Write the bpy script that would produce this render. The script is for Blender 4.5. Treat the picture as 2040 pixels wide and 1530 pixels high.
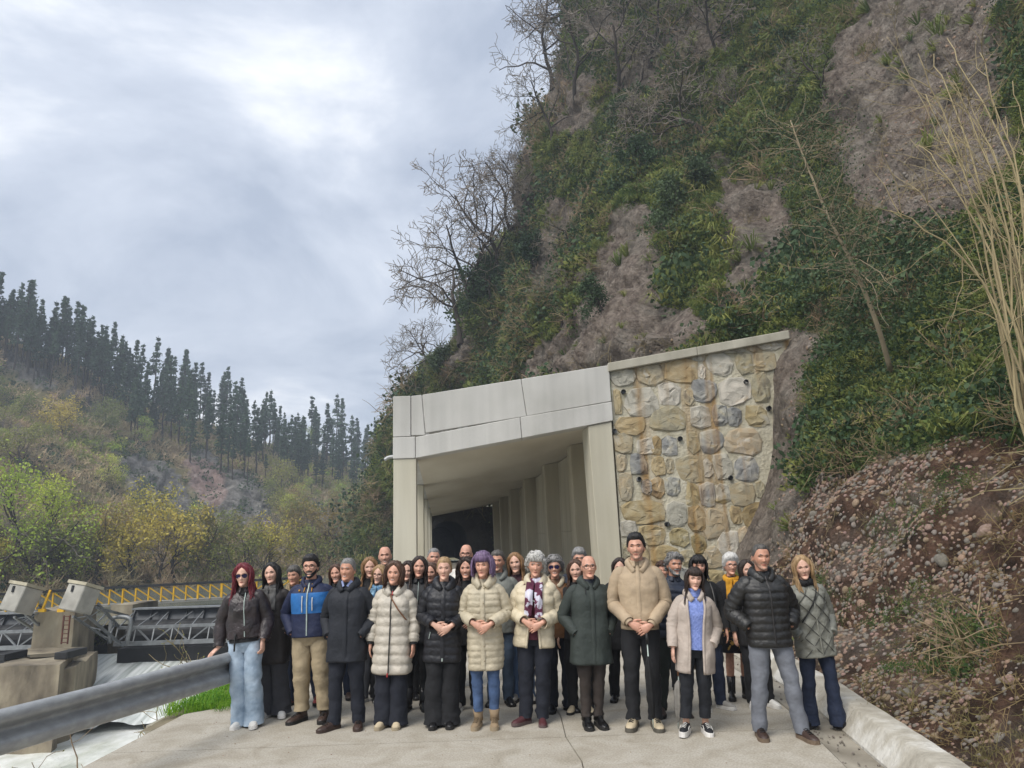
import bpy, bmesh, math, random
import numpy as np
from mathutils import Vector, Matrix, Euler
for o in list(bpy.data.objects): bpy.data.objects.remove(o)
S = bpy.context.scene
COL = S.collection
R = math.radians
# ------------------------------------------------------------------ camera
FPX = 1414.0; PITCH = R(12.37); ROLL = R(2.0); CZ = 1.85
fwd = np.array([0, math.cos(PITCH), math.sin(PITCH)])
up0 = np.array([0, -math.sin(PITCH), math.cos(PITCH)])
r0 = np.array([1., 0, 0])
cright = r0*math.cos(ROLL)-up0*math.sin(ROLL)
cup = up0*math.cos(ROLL)+r0*math.sin(ROLL)
CAMP = np.array([0, 0, CZ])
cd = bpy.data.cameras.new('camera'); cam = bpy.data.objects.new('camera', cd); COL.objects.link(cam)
cd.sensor_width = 36; cd.lens = 36*FPX/2040; cd.clip_start = .05; cd.clip_end = 3000
cam.matrix_world = Matrix(((cright[0], cup[0], -fwd[0], 0), (cright[1], cup[1], -fwd[1], 0), (cright[2], cup[2], -fwd[2], CZ), (0, 0, 0, 1)))
S.camera = cam
S.render.resolution_x = 1024; S.render.resolution_y = 768
def at(px, py, D):
    r = fwd+cright*(px-1020)/FPX-cup*(py-765)/FPX
    return CAMP+r*(D/r[1])
def gp(px, py, z=0.):
    r = fwd+cright*(px-1020)/FPX-cup*(py-765)/FPX
    return CAMP+r*((z-CZ)/r[2])
# ------------------------------------------------------------------ world, sun, exposure
SUN_EL = R(52); SUN_AZ = R(-140)      # azimuth from +Y clockwise: high behind the camera, to its left
W = bpy.data.worlds.new('World'); S.world = W; W.use_nodes = True
nt = W.node_tree; nt.nodes.clear()
def N(nt, t, **k):
    n = nt.nodes.new(t)
    for a, v in k.items(): setattr(n, a, v)
    return n
wo = N(nt, 'ShaderNodeOutputWorld'); bg = N(nt, 'ShaderNodeBackground'); bgs = N(nt, 'ShaderNodeBackground')
sky = N(nt, 'ShaderNodeTexSky', sky_type='NISHITA', sun_disc=False, sun_elevation=SUN_EL, sun_rotation=SUN_AZ)
tc = N(nt, 'ShaderNodeTexCoord'); sx = N(nt, 'ShaderNodeSeparateXYZ'); nt.links.new(tc.outputs['Generated'], sx.inputs[0])
zz = N(nt, 'ShaderNodeMath', operation='MAXIMUM'); nt.links.new(sx.outputs['Z'], zz.inputs[0]); zz.inputs[1].default_value = 0.0
za = N(nt, 'ShaderNodeMath', operation='ADD'); nt.links.new(zz.outputs[0], za.inputs[0]); za.inputs[1].default_value = .28
dx = N(nt, 'ShaderNodeMath', operation='DIVIDE'); nt.links.new(sx.outputs['X'], dx.inputs[0]); nt.links.new(za.outputs[0], dx.inputs[1])
dy = N(nt, 'ShaderNodeMath', operation='DIVIDE'); nt.links.new(sx.outputs['Y'], dy.inputs[0]); nt.links.new(za.outputs[0], dy.inputs[1])
cx = N(nt, 'ShaderNodeCombineXYZ'); nt.links.new(dx.outputs[0], cx.inputs[0]); nt.links.new(dy.outputs[0], cx.inputs[1])
cx.inputs[2].default_value = 26.9
n1 = N(nt, 'ShaderNodeTexNoise'); n1.inputs['Scale'].default_value = 1.5; n1.inputs['Detail'].default_value = 8; n1.inputs['Roughness'].default_value = .6; n1.inputs['Distortion'].default_value = .5
nt.links.new(cx.outputs[0], n1.inputs['Vector'])
cr = N(nt, 'ShaderNodeValToRGB'); nt.links.new(n1.outputs['Fac'], cr.inputs[0])
e = cr.color_ramp.elements
e[0].position = .36; e[0].color = (.33, .375, .46, 1)
e[1].position = .66; e[1].color = (.86, .87, .885, 1)
m_ = e.new(.52); m_.color = (.52, .56, .635, 1)
nt.links.new(cr.outputs[0], bg.inputs[0]); bg.inputs[1].default_value = 1.0
nt.links.new(sky.outputs[0], bgs.inputs[0]); bgs.inputs[1].default_value = .1
mx = N(nt, 'ShaderNodeMixShader'); mx.inputs[0].default_value = .88
nt.links.new(bgs.outputs[0], mx.inputs[1]); nt.links.new(bg.outputs[0], mx.inputs[2]); nt.links.new(mx.outputs[0], wo.inputs[0])
sd = bpy.data.lights.new('sun', 'SUN'); sd.energy = 2.3; sd.angle = R(38); sd.color = (1, .95, .88)
so = bpy.data.objects.new('sun', sd); COL.objects.link(so)
sdir = Vector((math.sin(SUN_AZ)*math.cos(SUN_EL), math.cos(SUN_AZ)*math.cos(SUN_EL), math.sin(SUN_EL)))
so.rotation_euler = sdir.to_track_quat('Z', 'Y').to_euler(); so.location = (0, 0, 40)
S.view_settings.view_transform = 'Standard'; S.view_settings.look = 'None'; S.view_settings.gamma = 1
S.view_settings.exposure = 0.74
S.render.engine = 'CYCLES'; S.cycles.max_bounces = 5; S.cycles.diffuse_bounces = 3; S.cycles.glossy_bounces = 2; S.cycles.transmission_bounces = 3; S.cycles.transparent_max_bounces = 6
# ------------------------------------------------------------------ helpers
def hx(h):
    h = h.lstrip('#'); c = [int(h[i:i+2], 16)/255 for i in (0, 2, 4)]
    return tuple(v/12.92 if v <= .04045 else ((v+.055)/1.055)**2.4 for v in c)
def _hash(ix, iy, iz, seed):
    h = (ix.astype(np.int64)*374761393+iy.astype(np.int64)*668265263+iz.astype(np.int64)*2147483647+seed*1274126177) & 0xffffffff
    h = ((h ^ (h >> 13))*1274126177) & 0xffffffff
    h = ((h ^ (h >> 16))*2246822519) & 0xffffffff
    return ((h ^ (h >> 15)) & 0xffff)/65535.
def worley(p, seed=0):
    p = np.asarray(p, float); i = np.floor(p).astype(np.int64); best = np.full(p.shape[:-1], 9.); sec = np.full(p.shape[:-1], 9.)
    for a in (-1, 0, 1):
        for b in (-1, 0, 1):
            for c in (-1, 0, 1):
                q = i+np.array([a, b, c]); o = np.stack([_hash(q[..., 0], q[..., 1], q[..., 2], seed+k*31) for k in range(3)], -1); d = np.linalg.norm(q+o-p, axis=-1)
                sec = np.minimum(sec, np.maximum(best, d)); best = np.minimum(best, d)
    return best, sec
def vnoise(p, seed=0):
    p = np.asarray(p, float); f = np.floor(p); t = p-f; t = t*t*(3-2*t); i = f.astype(np.int64)
    r = 0
    for a in (0, 1):
        wx = t[..., 0] if a else 1-t[..., 0]
        for b in (0, 1):
            wy = t[..., 1] if b else 1-t[..., 1]
            for c in (0, 1):
                wz = t[..., 2] if c else 1-t[..., 2]
                r = r+wx*wy*wz*_hash(i[..., 0]+a, i[..., 1]+b, i[..., 2]+c, seed)
    return r
def fbm(p, oct=4, seed=0, gain=.5, lac=2.03):
    p = np.asarray(p, float); a = 1.; s = 0; t = 0
    for o in range(oct):
        s = s+a*(vnoise(p, seed+o*17)*2-1); t += a; a *= gain; p = p*lac+11.3
    return s/t
def tag(o, label=None, cat=None, group=None, kind=None):
    if label: o['label'] = label
    if cat:
        o['category'] = cat
        if not kind and o.get('kind') is None: o['kind'] = 'thing'
    if group: o['group'] = group
    if kind: o['kind'] = kind
    return o
def empty(name, loc=(0, 0, 0), rz=0, label=None, cat=None, group=None):
    o = bpy.data.objects.new(name, None); COL.objects.link(o); o.location = Vector([float(v) for v in loc]); o.rotation_euler.z = rz
    o.empty_display_size = .2
    return tag(o, label, cat, group)
def mesh(name, v, f, mats=None, mi=None, smooth=True, attrs=None):
    me = bpy.data.meshes.new(name)
    me.from_pydata(np.asarray(v, float).tolist(), [], f if isinstance(f, list) else np.asarray(f).tolist())
    for m in (mats or []): me.materials.append(m)
    n = len(me.polygons)
    if smooth: me.polygons.foreach_set('use_smooth', np.ones(n, bool))
    if mi is not None: me.polygons.foreach_set('material_index', np.asarray(mi, np.int32))
    for k, a in (attrs or {}).items():
        at_ = me.attributes.new(k, 'FLOAT', 'POINT'); at_.data.foreach_set('value', np.asarray(a, np.float32))
    me.update(); return me
def link(name, me, parent=None, loc=None, rot=None, sc=None):
    o = bpy.data.objects.new(name, me); COL.objects.link(o)
    if parent is not None: o.parent = parent
    if loc is not None: o.location = Vector([float(x) for x in loc])
    if rot is not None: o.rotation_euler = rot
    if sc is not None: o.scale = sc
    return o
class MB:
    def __init__(s): s.v = []; s.f = []; s.m = []; s.n = 0
    def add(s, v, f, m=0):
        v = np.asarray(v, float).reshape(-1, 3); o = s.n
        s.v.append(v); s.n += len(v)
        s.f += [tuple(int(i)+o for i in q) for q in f]; s.m += [m]*len(f)
        return s
    def box(s, a, b, m=0, rot=None, piv=None):
        a = np.minimum(a, b).astype(float) if False else np.array(a, float); b = np.array(b, float)
        v = np.array([[x, y, z] for z in (a[2], b[2]) for y in (a[1], b[1]) for x in (a[0], b[0])])
        if rot is not None:
            c = np.array(piv if piv is not None else (a+b)/2); v = (v-c)@np.array(rot).T+c
        return s.add(v, [(0, 2, 3, 1), (4, 5, 7, 6), (0, 1, 5, 4), (2, 6, 7, 3), (0, 4, 6, 2), (1, 3, 7, 5)], m)
    def hexa(s, p, m=0):   # 8 points: bottom 4 (ccw), top 4
        return s.add(p, [(3, 2, 1, 0), (4, 5, 6, 7), (0, 1, 5, 4), (1, 2, 6, 5), (2, 3, 7, 6), (3, 0, 4, 7)], m)
    def tube(s, p, r, k=6, m=0, cap=True, flat=None):
        v, f = tube(p, r, k, cap, flat); return s.add(v, f, m)
    def bar(s, a, b, w, m=0, k=4): return s.tube([a, b], [w, w], k, m)
    def grid(s, V, m=0, wrap=False, flip=False):   # V (rows, cols, 3)
        V = np.asarray(V, float); r, c = V.shape[:2]
        f = gridf(r, c, wrap, flip); return s.add(V.reshape(-1, 3), f, m)
    def build(s, name, mats, parent=None, smooth=True, **k):
        if not isinstance(mats, (list, tuple)): mats = [mats]
        me = mesh(name, np.concatenate(s.v), s.f, mats, s.m if len(mats) > 1 else None, smooth)
        return link(name, me, parent, **k)
def gridf(r, c, wrap=False, flip=False):
    f = []
    for i in range(r-1):
        for j in range(c if wrap else c-1):
            a, b = i*c+j, i*c+(j+1) % c
            q = (a, b, b+c, a+c)
            f.append(q[::-1] if flip else q)
    return f
def frames(p):
    p = np.asarray(p, float); n = len(p); t = np.gradient(p, axis=0); t /= np.linalg.norm(t, axis=1)[:, None]+1e-12
    u = np.zeros_like(p); ref = np.array([0, 0, 1.]) if abs(t[0, 2]) < .9 else np.array([0, 1., 0])
    a = ref-t[0]*(ref@t[0]); a /= np.linalg.norm(a); u[0] = a
    for i in range(1, n):
        a = u[i-1]-t[i]*(u[i-1]@t[i]); a /= np.linalg.norm(a)+1e-12; u[i] = a
    return t, u, np.cross(t, u)
def tube(p, r, k=6, cap=True, flat=None):
    p = np.asarray(p, float); n = len(p); r = np.broadcast_to(np.asarray(r, float), (n,)) if np.ndim(r) < 2 else np.asarray(r, float)
    t, u, w = frames(p)
    an = np.linspace(0, 2*np.pi, k, endpoint=False)+(np.pi/4 if k == 4 else 0)
    if np.ndim(r) < 2: r = np.stack([r, r], 1)
    if flat: r = r*np.array(flat)
    V = p[:, None]+u[:, None]*(np.cos(an)[None, :, None]*r[:, 0][:, None, None])+w[:, None]*(np.sin(an)[None, :, None]*r[:, 1][:, None, None])
    f = gridf(n, k, True)
    V = V.reshape(-1, 3)
    if cap: f = f+[tuple(range(k))[::-1], tuple(range((n-1)*k, n*k))]
    return V, f
def crv(pts, n):   # catmull-rom through pts
    P = np.asarray(pts, float); P = np.vstack([2*P[0]-P[1], P, 2*P[-1]-P[-2]]); m = len(P)-3
    t = np.linspace(0, m-1e-6, n); i = t.astype(int); f = (t-i)[:, None]
    a, b, c, d = P[i], P[i+1], P[i+2], P[i+3]
    return .5*(2*b+(c-a)*f+(2*a-5*b+4*c-d)*f*f+(3*b-a-3*c+d)*f**3)
def interp(x, xs, ys): return np.interp(x, xs, ys)
def copy_tree(o, parent=None):
    c = o.copy(); COL.objects.link(c); c.parent = parent
    for ch in list(o.children): copy_tree(ch, c)
    return c
# ---- materials
MATS = {}
def pm(name, stops, scale=3., rough=.85, bump=.0, bscale=None, detail=5., stretch=(1, 1, 1), metal=0., tex='noise', rnd=0., sss=0., trans=0., coat=0., spec=.5, bdist=.05, distortion=0., attr=None, sheen=0., gain=1., streak=0., grit=0.):
    """principled material; colour = ramp over noise/voronoi in object space; rnd = per-object brightness spread"""
    m = bpy.data.materials.new(name); m.use_nodes = True; t = m.node_tree; b = t.nodes['Principled BSDF']
    L = t.links.new
    b.inputs['Roughness'].default_value = rough; b.inputs['Metallic'].default_value = metal; b.inputs['Specular IOR Level'].default_value = spec
    if sss: b.inputs['Subsurface Weight'].default_value = sss; b.inputs['Subsurface Radius'].default_value = (.012, .005, .003)
    if coat: b.inputs['Coat Weight'].default_value = coat
    if sheen: b.inputs['Sheen Weight'].default_value = sheen
    co = N(t, 'ShaderNodeTexCoord'); mp = N(t, 'ShaderNodeMapping'); mp.inputs['Scale'].default_value = stretch; L(co.outputs['Object'], mp.inputs[0])
    if isinstance(stops, str): stops = [stops]
    if tex == 'noise':
        nz = N(t, 'ShaderNodeTexNoise'); nz.inputs['Detail'].default_value = detail; nz.inputs['Distortion'].default_value = distortion
        fac = nz.outputs['Fac']
    else:
        nz = N(t, 'ShaderNodeTexVoronoi'); fac = nz.outputs['Color']
    nz.inputs['Scale'].default_value = scale; L(mp.outputs[0], nz.inputs['Vector'])
    r = N(t, 'ShaderNodeValToRGB'); L(fac, r.inputs[0])
    el = r.color_ramp.elements
    n = len(stops)
    pos = [(.3+.4*i/(n-1) if n > 1 else .5) for i in range(n)] if tex == 'noise' else [i/max(1, n-1) for i in range(n)]
    cs = []
    for i, s in enumerate(stops):
        if isinstance(s, tuple): pos[i] = s[0]; s = s[1]
        cs.append(tuple(min(.9, v*gain) for v in hx(s))+(1,))
    el[0].position = pos[0]; el[0].color = cs[0]
    if n > 1: el[1].position = pos[-1]; el[1].color = cs[-1]
    for i in range(1, n-1): q = el.new(pos[i]); q.color = cs[i]
    out = r.outputs[0]
    if rnd:
        oi = N(t, 'ShaderNodeObjectInfo'); hs = N(t, 'ShaderNodeHueSaturation'); mr = N(t, 'ShaderNodeMapRange')
        mr.inputs['To Min'].default_value = 1-rnd; mr.inputs['To Max'].default_value = 1+rnd
        L(oi.outputs['Random'], mr.inputs[0]); L(mr.outputs[0], hs.inputs['Value']); L(out, hs.inputs['Color'])
        m2 = N(t, 'ShaderNodeMath', operation='MULTIPLY_ADD'); L(oi.outputs['Random'], m2.inputs[0]); m2.inputs[1].default_value = -.06*rnd/.3; m2.inputs[2].default_value = .5+.03*rnd/.3
        L(m2.outputs[0], hs.inputs['Hue'])
        out = hs.outputs[0]
    for amt, sc_, st_ in ((streak, 1.1, (2.2, 2.2, .10)), (grit, 55., (1, 1, 1))):
        if not amt: continue
        m3 = N(t, 'ShaderNodeMapping'); m3.inputs['Scale'].default_value = st_; L(co.outputs['Object'], m3.inputs[0])
        q3 = N(t, 'ShaderNodeTexNoise'); q3.inputs['Scale'].default_value = sc_; q3.inputs['Detail'].default_value = 7; L(m3.outputs[0], q3.inputs['Vector'])
        r3 = N(t, 'ShaderNodeMapRange'); r3.inputs['From Min'].default_value = .34; r3.inputs['From Max'].default_value = .62; r3.inputs['To Min'].default_value = 1-amt; r3.inputs['To Max'].default_value = 1.; L(q3.outputs['Fac'], r3.inputs[0])
        h3 = N(t, 'ShaderNodeHueSaturation'); L(out, h3.inputs['Color']); L(r3.outputs[0], h3.inputs['Value']); out = h3.outputs[0]
    L(out, b.inputs['Base Color'])
    if bump:
        bn = N(t, 'ShaderNodeTexNoise'); bn.inputs['Scale'].default_value = bscale or scale*4; bn.inputs['Detail'].default_value = 6; L(mp.outputs[0], bn.inputs['Vector'])
        bp = N(t, 'ShaderNodeBump'); bp.inputs['Strength'].default_value = bump; bp.inputs['Distance'].default_value = bdist; L(bn.outputs['Fac'], bp.inputs['Height']); L(bp.outputs[0], b.inputs['Normal'])
    if trans:
        tl = N(t, 'ShaderNodeBsdfTranslucent'); mxs = N(t, 'ShaderNodeMixShader'); mxs.inputs[0].default_value = trans
        L(out, tl.inputs[0]); L(b.outputs[0], mxs.inputs[1]); L(tl.outputs[0], mxs.inputs[2]); L(mxs.outputs[0], t.nodes['Material Output'].inputs[0])
    MATS[name] = m; m['out'] = 0
    return m
def scatter(name, src, pts, scl, rot, label=None, cat=None, parent=None):
    """one stuff object: src instanced on points (geometry nodes)"""
    me = bpy.data.meshes.new(name); pts = np.asarray(pts, float); me.from_pydata(pts.tolist(), [], [])
    a = me.attributes.new('isc', 'FLOAT', 'POINT'); a.data.foreach_set('value', np.asarray(scl, np.float32))
    a = me.attributes.new('irot', 'FLOAT_VECTOR', 'POINT'); a.data.foreach_set('vector', np.asarray(rot, np.float32).ravel())
    o = link(name, me, parent); o['kind'] = 'stuff'
    if label: tag(o, label, cat)
    g = bpy.data.node_groups.new(name, 'GeometryNodeTree')
    g.interface.new_socket('Geometry', in_out='INPUT', socket_type='NodeSocketGeometry'); g.interface.new_socket('Geometry', in_out='OUTPUT', socket_type='NodeSocketGeometry')
    gi = g.nodes.new('NodeGroupInput'); go = g.nodes.new('NodeGroupOutput'); ip = g.nodes.new('GeometryNodeInstanceOnPoints')
    ob = g.nodes.new('GeometryNodeObjectInfo'); ob.inputs[0].default_value = src
    a1 = g.nodes.new('GeometryNodeInputNamedAttribute'); a1.data_type = 'FLOAT'; a1.inputs[0].default_value = 'isc'
    a2 = g.nodes.new('GeometryNodeInputNamedAttribute'); a2.data_type = 'FLOAT_VECTOR'; a2.inputs[0].default_value = 'irot'
    g.links.new(gi.outputs[0], ip.inputs['Points']); g.links.new(ob.outputs['Geometry'], ip.inputs['Instance'])
    g.links.new(a1.outputs[0], ip.inputs['Scale']); g.links.new(a2.outputs[0], ip.inputs['Rotation']); g.links.new(ip.outputs[0], go.inputs[0])
    md = o.modifiers.new('scatter', 'NODES'); md.node_group = g
    return o
def src_obj(name, me):   # geometry only referenced by scatters, never linked to the scene
    return bpy.data.objects.new(name, me)
# ------------------------------------------------------------------ materials of the setting
rng = np.random.default_rng(7); random.seed(7)
M_slab = pm('road_concrete', [(.25, '#a39a89'), (.42, '#b3ab9b'), (.6, '#c0b9ab'), (.78, '#a9a192')], 2.6, .9, .5, 70, 12, bdist=.012, distortion=.8, grit=.28, gain=0.84)
M_base = pm('joint_dirt', ['#4a443a', '#6b6458'], 5, .95)
M_kerb = pm('kerb_concrete', [(.3, '#8f887a'), (.48, '#b3ad9f'), (.62, '#d2cfc6')], 2.6, .9, .6, 20, 8, bdist=.03, gain=0.85)
M_gut = pm('gutter_concrete', ['#6f685b', '#9b9486'], 2, .85, .3, 30, 8, bdist=.02)
M_beam = pm('beam_concrete', [(.3, '#c3c1ba'), (.5, '#d0cec8'), (.7, '#d8d6d0')], .6, .8, .12, 30, 8, bdist=.01, streak=.16, grit=.08, gain=0.8)
M_pil = pm('pillar_concrete', [(.3, '#b5af9a'), (.5, '#c6c0ac'), (.7, '#d0cbb9')], .5, .85, .15, 25, 8, stretch=(1, 1, .35), bdist=.01, streak=.16, grit=.08, gain=0.84)
M_inner = pm('inner_concrete', [(.3, '#a39b84'), (.55, '#bab29c'), (.75, '#c9c3b0')], .45, .9, .15, 20, 8, stretch=(1, 1, .4), bdist=.01, streak=.16, grit=.08, gain=0.9)
M_soff = pm('soffit_concrete', [(.3, '#b3aa97'), (.6, '#c6bfae')], .5, .85, .1, 12, 6, stretch=(1, .25, 1), bdist=.01)
M_seam = pm('seam_dark_grey', '#77736a', 4, .9)  # plain darker grey of the fascia core, visible in the panel joints
M_cap = pm('coping_concrete', [(.3, '#aaa594'), (.7, '#c9c4b4')], 1.2, .9, .3, 30, 8, bdist=.01, streak=.2, grit=.1, gain=0.85)
M_hole = pm('pipe_black', '#0b0b0b', 3, .5)
M_dark = pm('tunnel_rock', ['#2f2c28', '#4a4641'], .8, .95, .8, 4, bdist=.2)
M_galv = pm('galvanised_steel', [(.3, '#8e9091'), (.55, '#9c9e9f'), (.75, '#abadad')], 9, .5, .06, 60, 8, metal=.4, stretch=(1, 1, 2))
M_bolt = pm('rusty_bolt', ['#4a3a30', '#6d5a4c'], 20, .7, metal=.4)
M_post = pm('post_paint', ['#b9bdc0', '#d0d3d4'], 6, .5)
M_riverwall = pm('river_wall_concrete', ['#5e584b', '#8a8373', '#9b9586'], 1.2, .9, .5, 8, 8, bdist=.04)
M_pier = pm('pier_concrete', [(.28, '#4a4338'), (.45, '#7c7261'), (.6, '#958b76'), (.75, '#ada48e')], .9, .92, .6, 7, 9, stretch=(1, 1, .6), bdist=.06, streak=.22)
M_cw = pm('counterweight_concrete', [(.3, '#7d7b74'), (.7, '#a6a39a')], 1.6, .9, .3, 20, 8, bdist=.03)
M_cwcap = pm('counterweight_cap', [(.3, '#8d8672'), (.7, '#b1aa94')], 1.6, .9, .3, 20, 8, bdist=.03)
M_yel = pm('yellow_paint', ['#c99a10', '#dfb01c'], 6, .5)
M_rail = pm('dark_handrail', ['#1e1f20', '#2c2d2e'], 6, .5)
M_gate = pm('gate_steel', [(.3, '#2f3236'), (.7, '#44484d')], 2, .55, .2, 20, 6, metal=.3, bdist=.01)
M_truss = pm('truss_steel', [(.3, '#6d7072'), (.7, '#8a8d8e')], 5, .5, metal=.4)
M_gdark = pm('gate_dark_steel', ['#141516', '#232426'], 2, .7)
M_rust = pm('rusty_ladder', ['#4a2a22', '#6a3a2d'], 6, .8)
# ------------------------------------------------------------------ road
def kx(Y): return np.interp(Y, [-3, 2, 4, 6, 8.3, 10, 12, 16, 19.6], [2.1, 2.35, 2.55, 2.82, 3.12, 3.24, 3.28, 3.15, 2.9])
road = MB()
ys = np.linspace(-4, 20.2, 60)
V = np.array([[[x, y, -.035] for x in (-3.93, 0, kx(y)-.05)] for y in ys])
road.grid(V, flip=False)
AX = -.107
def gx(x, Y): return x+AX*(Y-20)      # x measured at the portal plane, carried back along the gallery
V = np.array([[[gx(x, y), y, -.035] for x in (-3.4, 0, 3.4)] for y in np.linspace(20.2, 75, 12)])
road.grid(V)
road = road.build('road', M_base); tag(road, kind='structure')
rows = [-4, -2.6, 2.35, 7.32, 12.3, 17.3, 20.1]
for i in range(len(rows)-1):
    a, b = rows[i]+.006, rows[i+1]-.006
    for side in (0, 1):
        mb = MB(); n = 14; yy = np.linspace(a, b, n)
        if side == 0: xa = lambda y: -3.95+(.75*np.clip((y-8.9)/.6, 0, 1) if b > 8.9 else 0); xb = lambda y: -.0015+.42+.05*math.sin(y*1.3)+.02*math.sin(y*4.1)
        else: xa = lambda y: .0015+.42+.05*math.sin(y*1.3)+.02*math.sin(y*4.1); xb = lambda y: kx(y)-.30
        g = np.array([[[x, y, z+.004*fbm(np.array([x*.8, y*.8, 0.]), 2, 5)] for x, z in ((xa(y), -.03), (xa(y)+.004, 0), ((xa(y)+xb(y))/2, 0), (xb(y)-.004, 0), (xb(y), -.03))] for y in yy])
        mb.grid(g)
        mb.add([g[0, 0], g[0, 1], g[0, 2], g[0, 3], g[0, 4]], [(0, 4, 3, 2, 1)]); mb.add([g[-1, 0], g[-1, 1], g[-1, 2], g[-1, 3], g[-1, 4]], [(0, 1, 2, 3, 4)])
        mb.build('slab', M_slab, road, smooth=False)
for i in range(9):
    a, b = 20.1+i*5+.006, 25.1+i*5-.006
    MB().add([[gx(-3.35, a), a, 0], [gx(3.3, a), a, 0], [gx(3.3, b), b, 0], [gx(-3.35, b), b, 0]], [(0, 1, 2, 3)]).build('slab', M_slab, road, smooth=False)
# gutter and kerb (segments)
mb = MB(); yy = np.linspace(-4, 19.8, 70)
mb.grid(np.array([[[kx(y)-.295, y, -.004], [kx(y)-.17, y, -.028], [kx(y)+.01, y, -.012]] for y in yy])); gt = mb.build('gutter', M_gut); tag(gt, kind='structure')
kerb = empty('kerb', (0, 0, 0)); tag(kerb, 'long pale concrete kerb running along the foot of the rocky bank', 'kerb')
kj = [-4, 0, 3.6, 7.2, 10.8, 14.4, 17.8, 19.8]
for i in range(len(kj)-1):
    mb = MB(); yy = np.linspace(kj[i]+.004, kj[i+1]-.004, 26); g = []
    for y in yy:
        pr = [(0, -.03), (.0, .01), (.13, .185), (.155, .20), (.34, .205), (.37, .185), (.38, -.03)]
        row = []
        for k, (dx_, z) in enumerate(pr):
            q = np.array([kx(y)+dx_, y, z]); n_ = fbm(q*9, 3, 3)*.007+fbm(q*1.3, 2, 8)*.003
            row.append([q[0]+n_*(k > 0), y, z+(n_ if 0 < k < 6 else 0)])
        g.append(row)
    g = np.array(g); mb.grid(g)
    mb.add(g[0], [tuple(range(7))[::-1]]); mb.add(g[-1], [tuple(range(7))])
    mb.build('kerb_block', M_kerb, kerb).modifiers.new('edge', 'EDGE_SPLIT').split_angle = R(35)
# ------------------------------------------------------------------ gallery
gal = empty('rockfall_gallery', (0, 20, 0)); tag(gal, 'pale concrete rockfall gallery with sloping roof beam over the road', 'gallery')
GL = Vector((0, -20, 0))
def gbuild(mb, name, m, smooth=False, parent=None):
    o = mb.build(name, m, parent or gal, smooth=smooth)
    if parent is None: o.location = GL
    bv = o.modifiers.new('bevel', 'BEVEL'); bv.width = .015; bv.segments = 1; bv.limit_method = 'ANGLE'; bv.angle_limit = R(50)
    return o
def yb(zb): return zb
def tz(x): return 5.99+(x+2.78)*(6.70-5.99)/5.61 if x > -2.78 else 5.99     # top of parapet
def gz(x): return 4.86+(x+2.78)*(5.62-4.86)/5.61 if x > -2.78 else 4.80     # groove
def sz(x): return 4.19+(x+2.78)*(5.06-4.19)/5.61                               # soffit
# portal fascia: parapet panels (upper) and beam panels (lower), each its own piece
Y0, Y1 = 20.0, 20.55
def panel(x0, x1, lo, hi, name, proud=0., xs0=0, xs1=0, m=M_beam):
    mb = MB()
    p = [[x0+xs0, Y0-proud, lo(x0)], [x1+xs1, Y0-proud, lo(x1)], [x1+xs1, Y1, lo(x1)], [x0+xs0, Y1, lo(x0)],
         [x0, Y0-proud, hi(x0)], [x1, Y0-proud, hi(x1)], [x1, Y1, hi(x1)], [x0, Y1, hi(x0)]]
    mb.hexa(p); return gbuild(mb, name, m)
g_ = .006
panel(-3.43, -2.92-g_, lambda x: 4.815, lambda x: 5.99, 'parapet_panel', .02)
panel(-2.92+g_, -2.60-g_, lambda x: 4.84, lambda x: 5.99+max(0, x+2.78)*.127, 'parapet_panel', .0, 0, .09)
panel(-2.60+g_, .27-g_, lambda x: gz(x)+.012, tz, 'parapet_panel', .0, .09, .12)
panel(.27+g_, 2.83, lambda x: gz(x)+.012, tz, 'parapet_panel', .0, .12, 0)
panel(-3.43, -2.79-g_, lambda x: 4.19, lambda x: 4.80, 'beam_panel', .035)
panel(-2.79+g_, .20-g_, sz, lambda x: gz(x)-.012, 'beam_panel', .03, 0, .03)
panel(.20+g_, 2.84, sz, lambda x: gz(x)-.012, 'beam_panel', .03, .03, 0)
mb = MB(); mb.hexa([[-3.42, 20.03, 4.6], [2.82, 20.03, 5.45], [2.82, 20.5, 5.45], [-3.42, 20.5, 4.6], [-3.42, 20.03, 5.9], [2.82, 20.03, 6.5], [2.82, 20.5, 6.5], [-3.42, 20.5, 5.9]]); gbuild(mb, 'fascia_core', M_seam)
# front pillars
def prism(x0, x1, y0, y1, z0, zt0, zt1, name, m=M_pil, b0=0., b1=0.):
    mb = MB(); mb.hexa([[x0+b0, y0, z0], [x1+b1, y0, z0], [gx(x1, y1)-gx(x1, y0)+x1+b1, y1, z0], [gx(x0, y1)-gx(x0, y0)+x0+b0, y1, z0],
                        [x0, y0, zt0], [x1, y0, zt1], [gx(x1, y1)-gx(x1, y0)+x1, y1, zt1], [gx(x0, y1)-gx(x0, y0)+x0, y1, zt0]]); return gbuild(mb, name, m)
prism(-3.42, -2.775, 20.0, 20.9, -.03, 4.185, 4.185, 'pillar')
prism(2.13, 2.80, 20.02, 20.95, -.03, 4.94, 5.045, 'pillar', b0=.10, b1=.03)
for Y in (29.4, 39.5, 49.5, 59.5):
    prism(gx(-3.42, Y), gx(-2.775, Y), Y, Y+.9, -.03, 4.185, 4.185, 'pillar')
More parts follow.
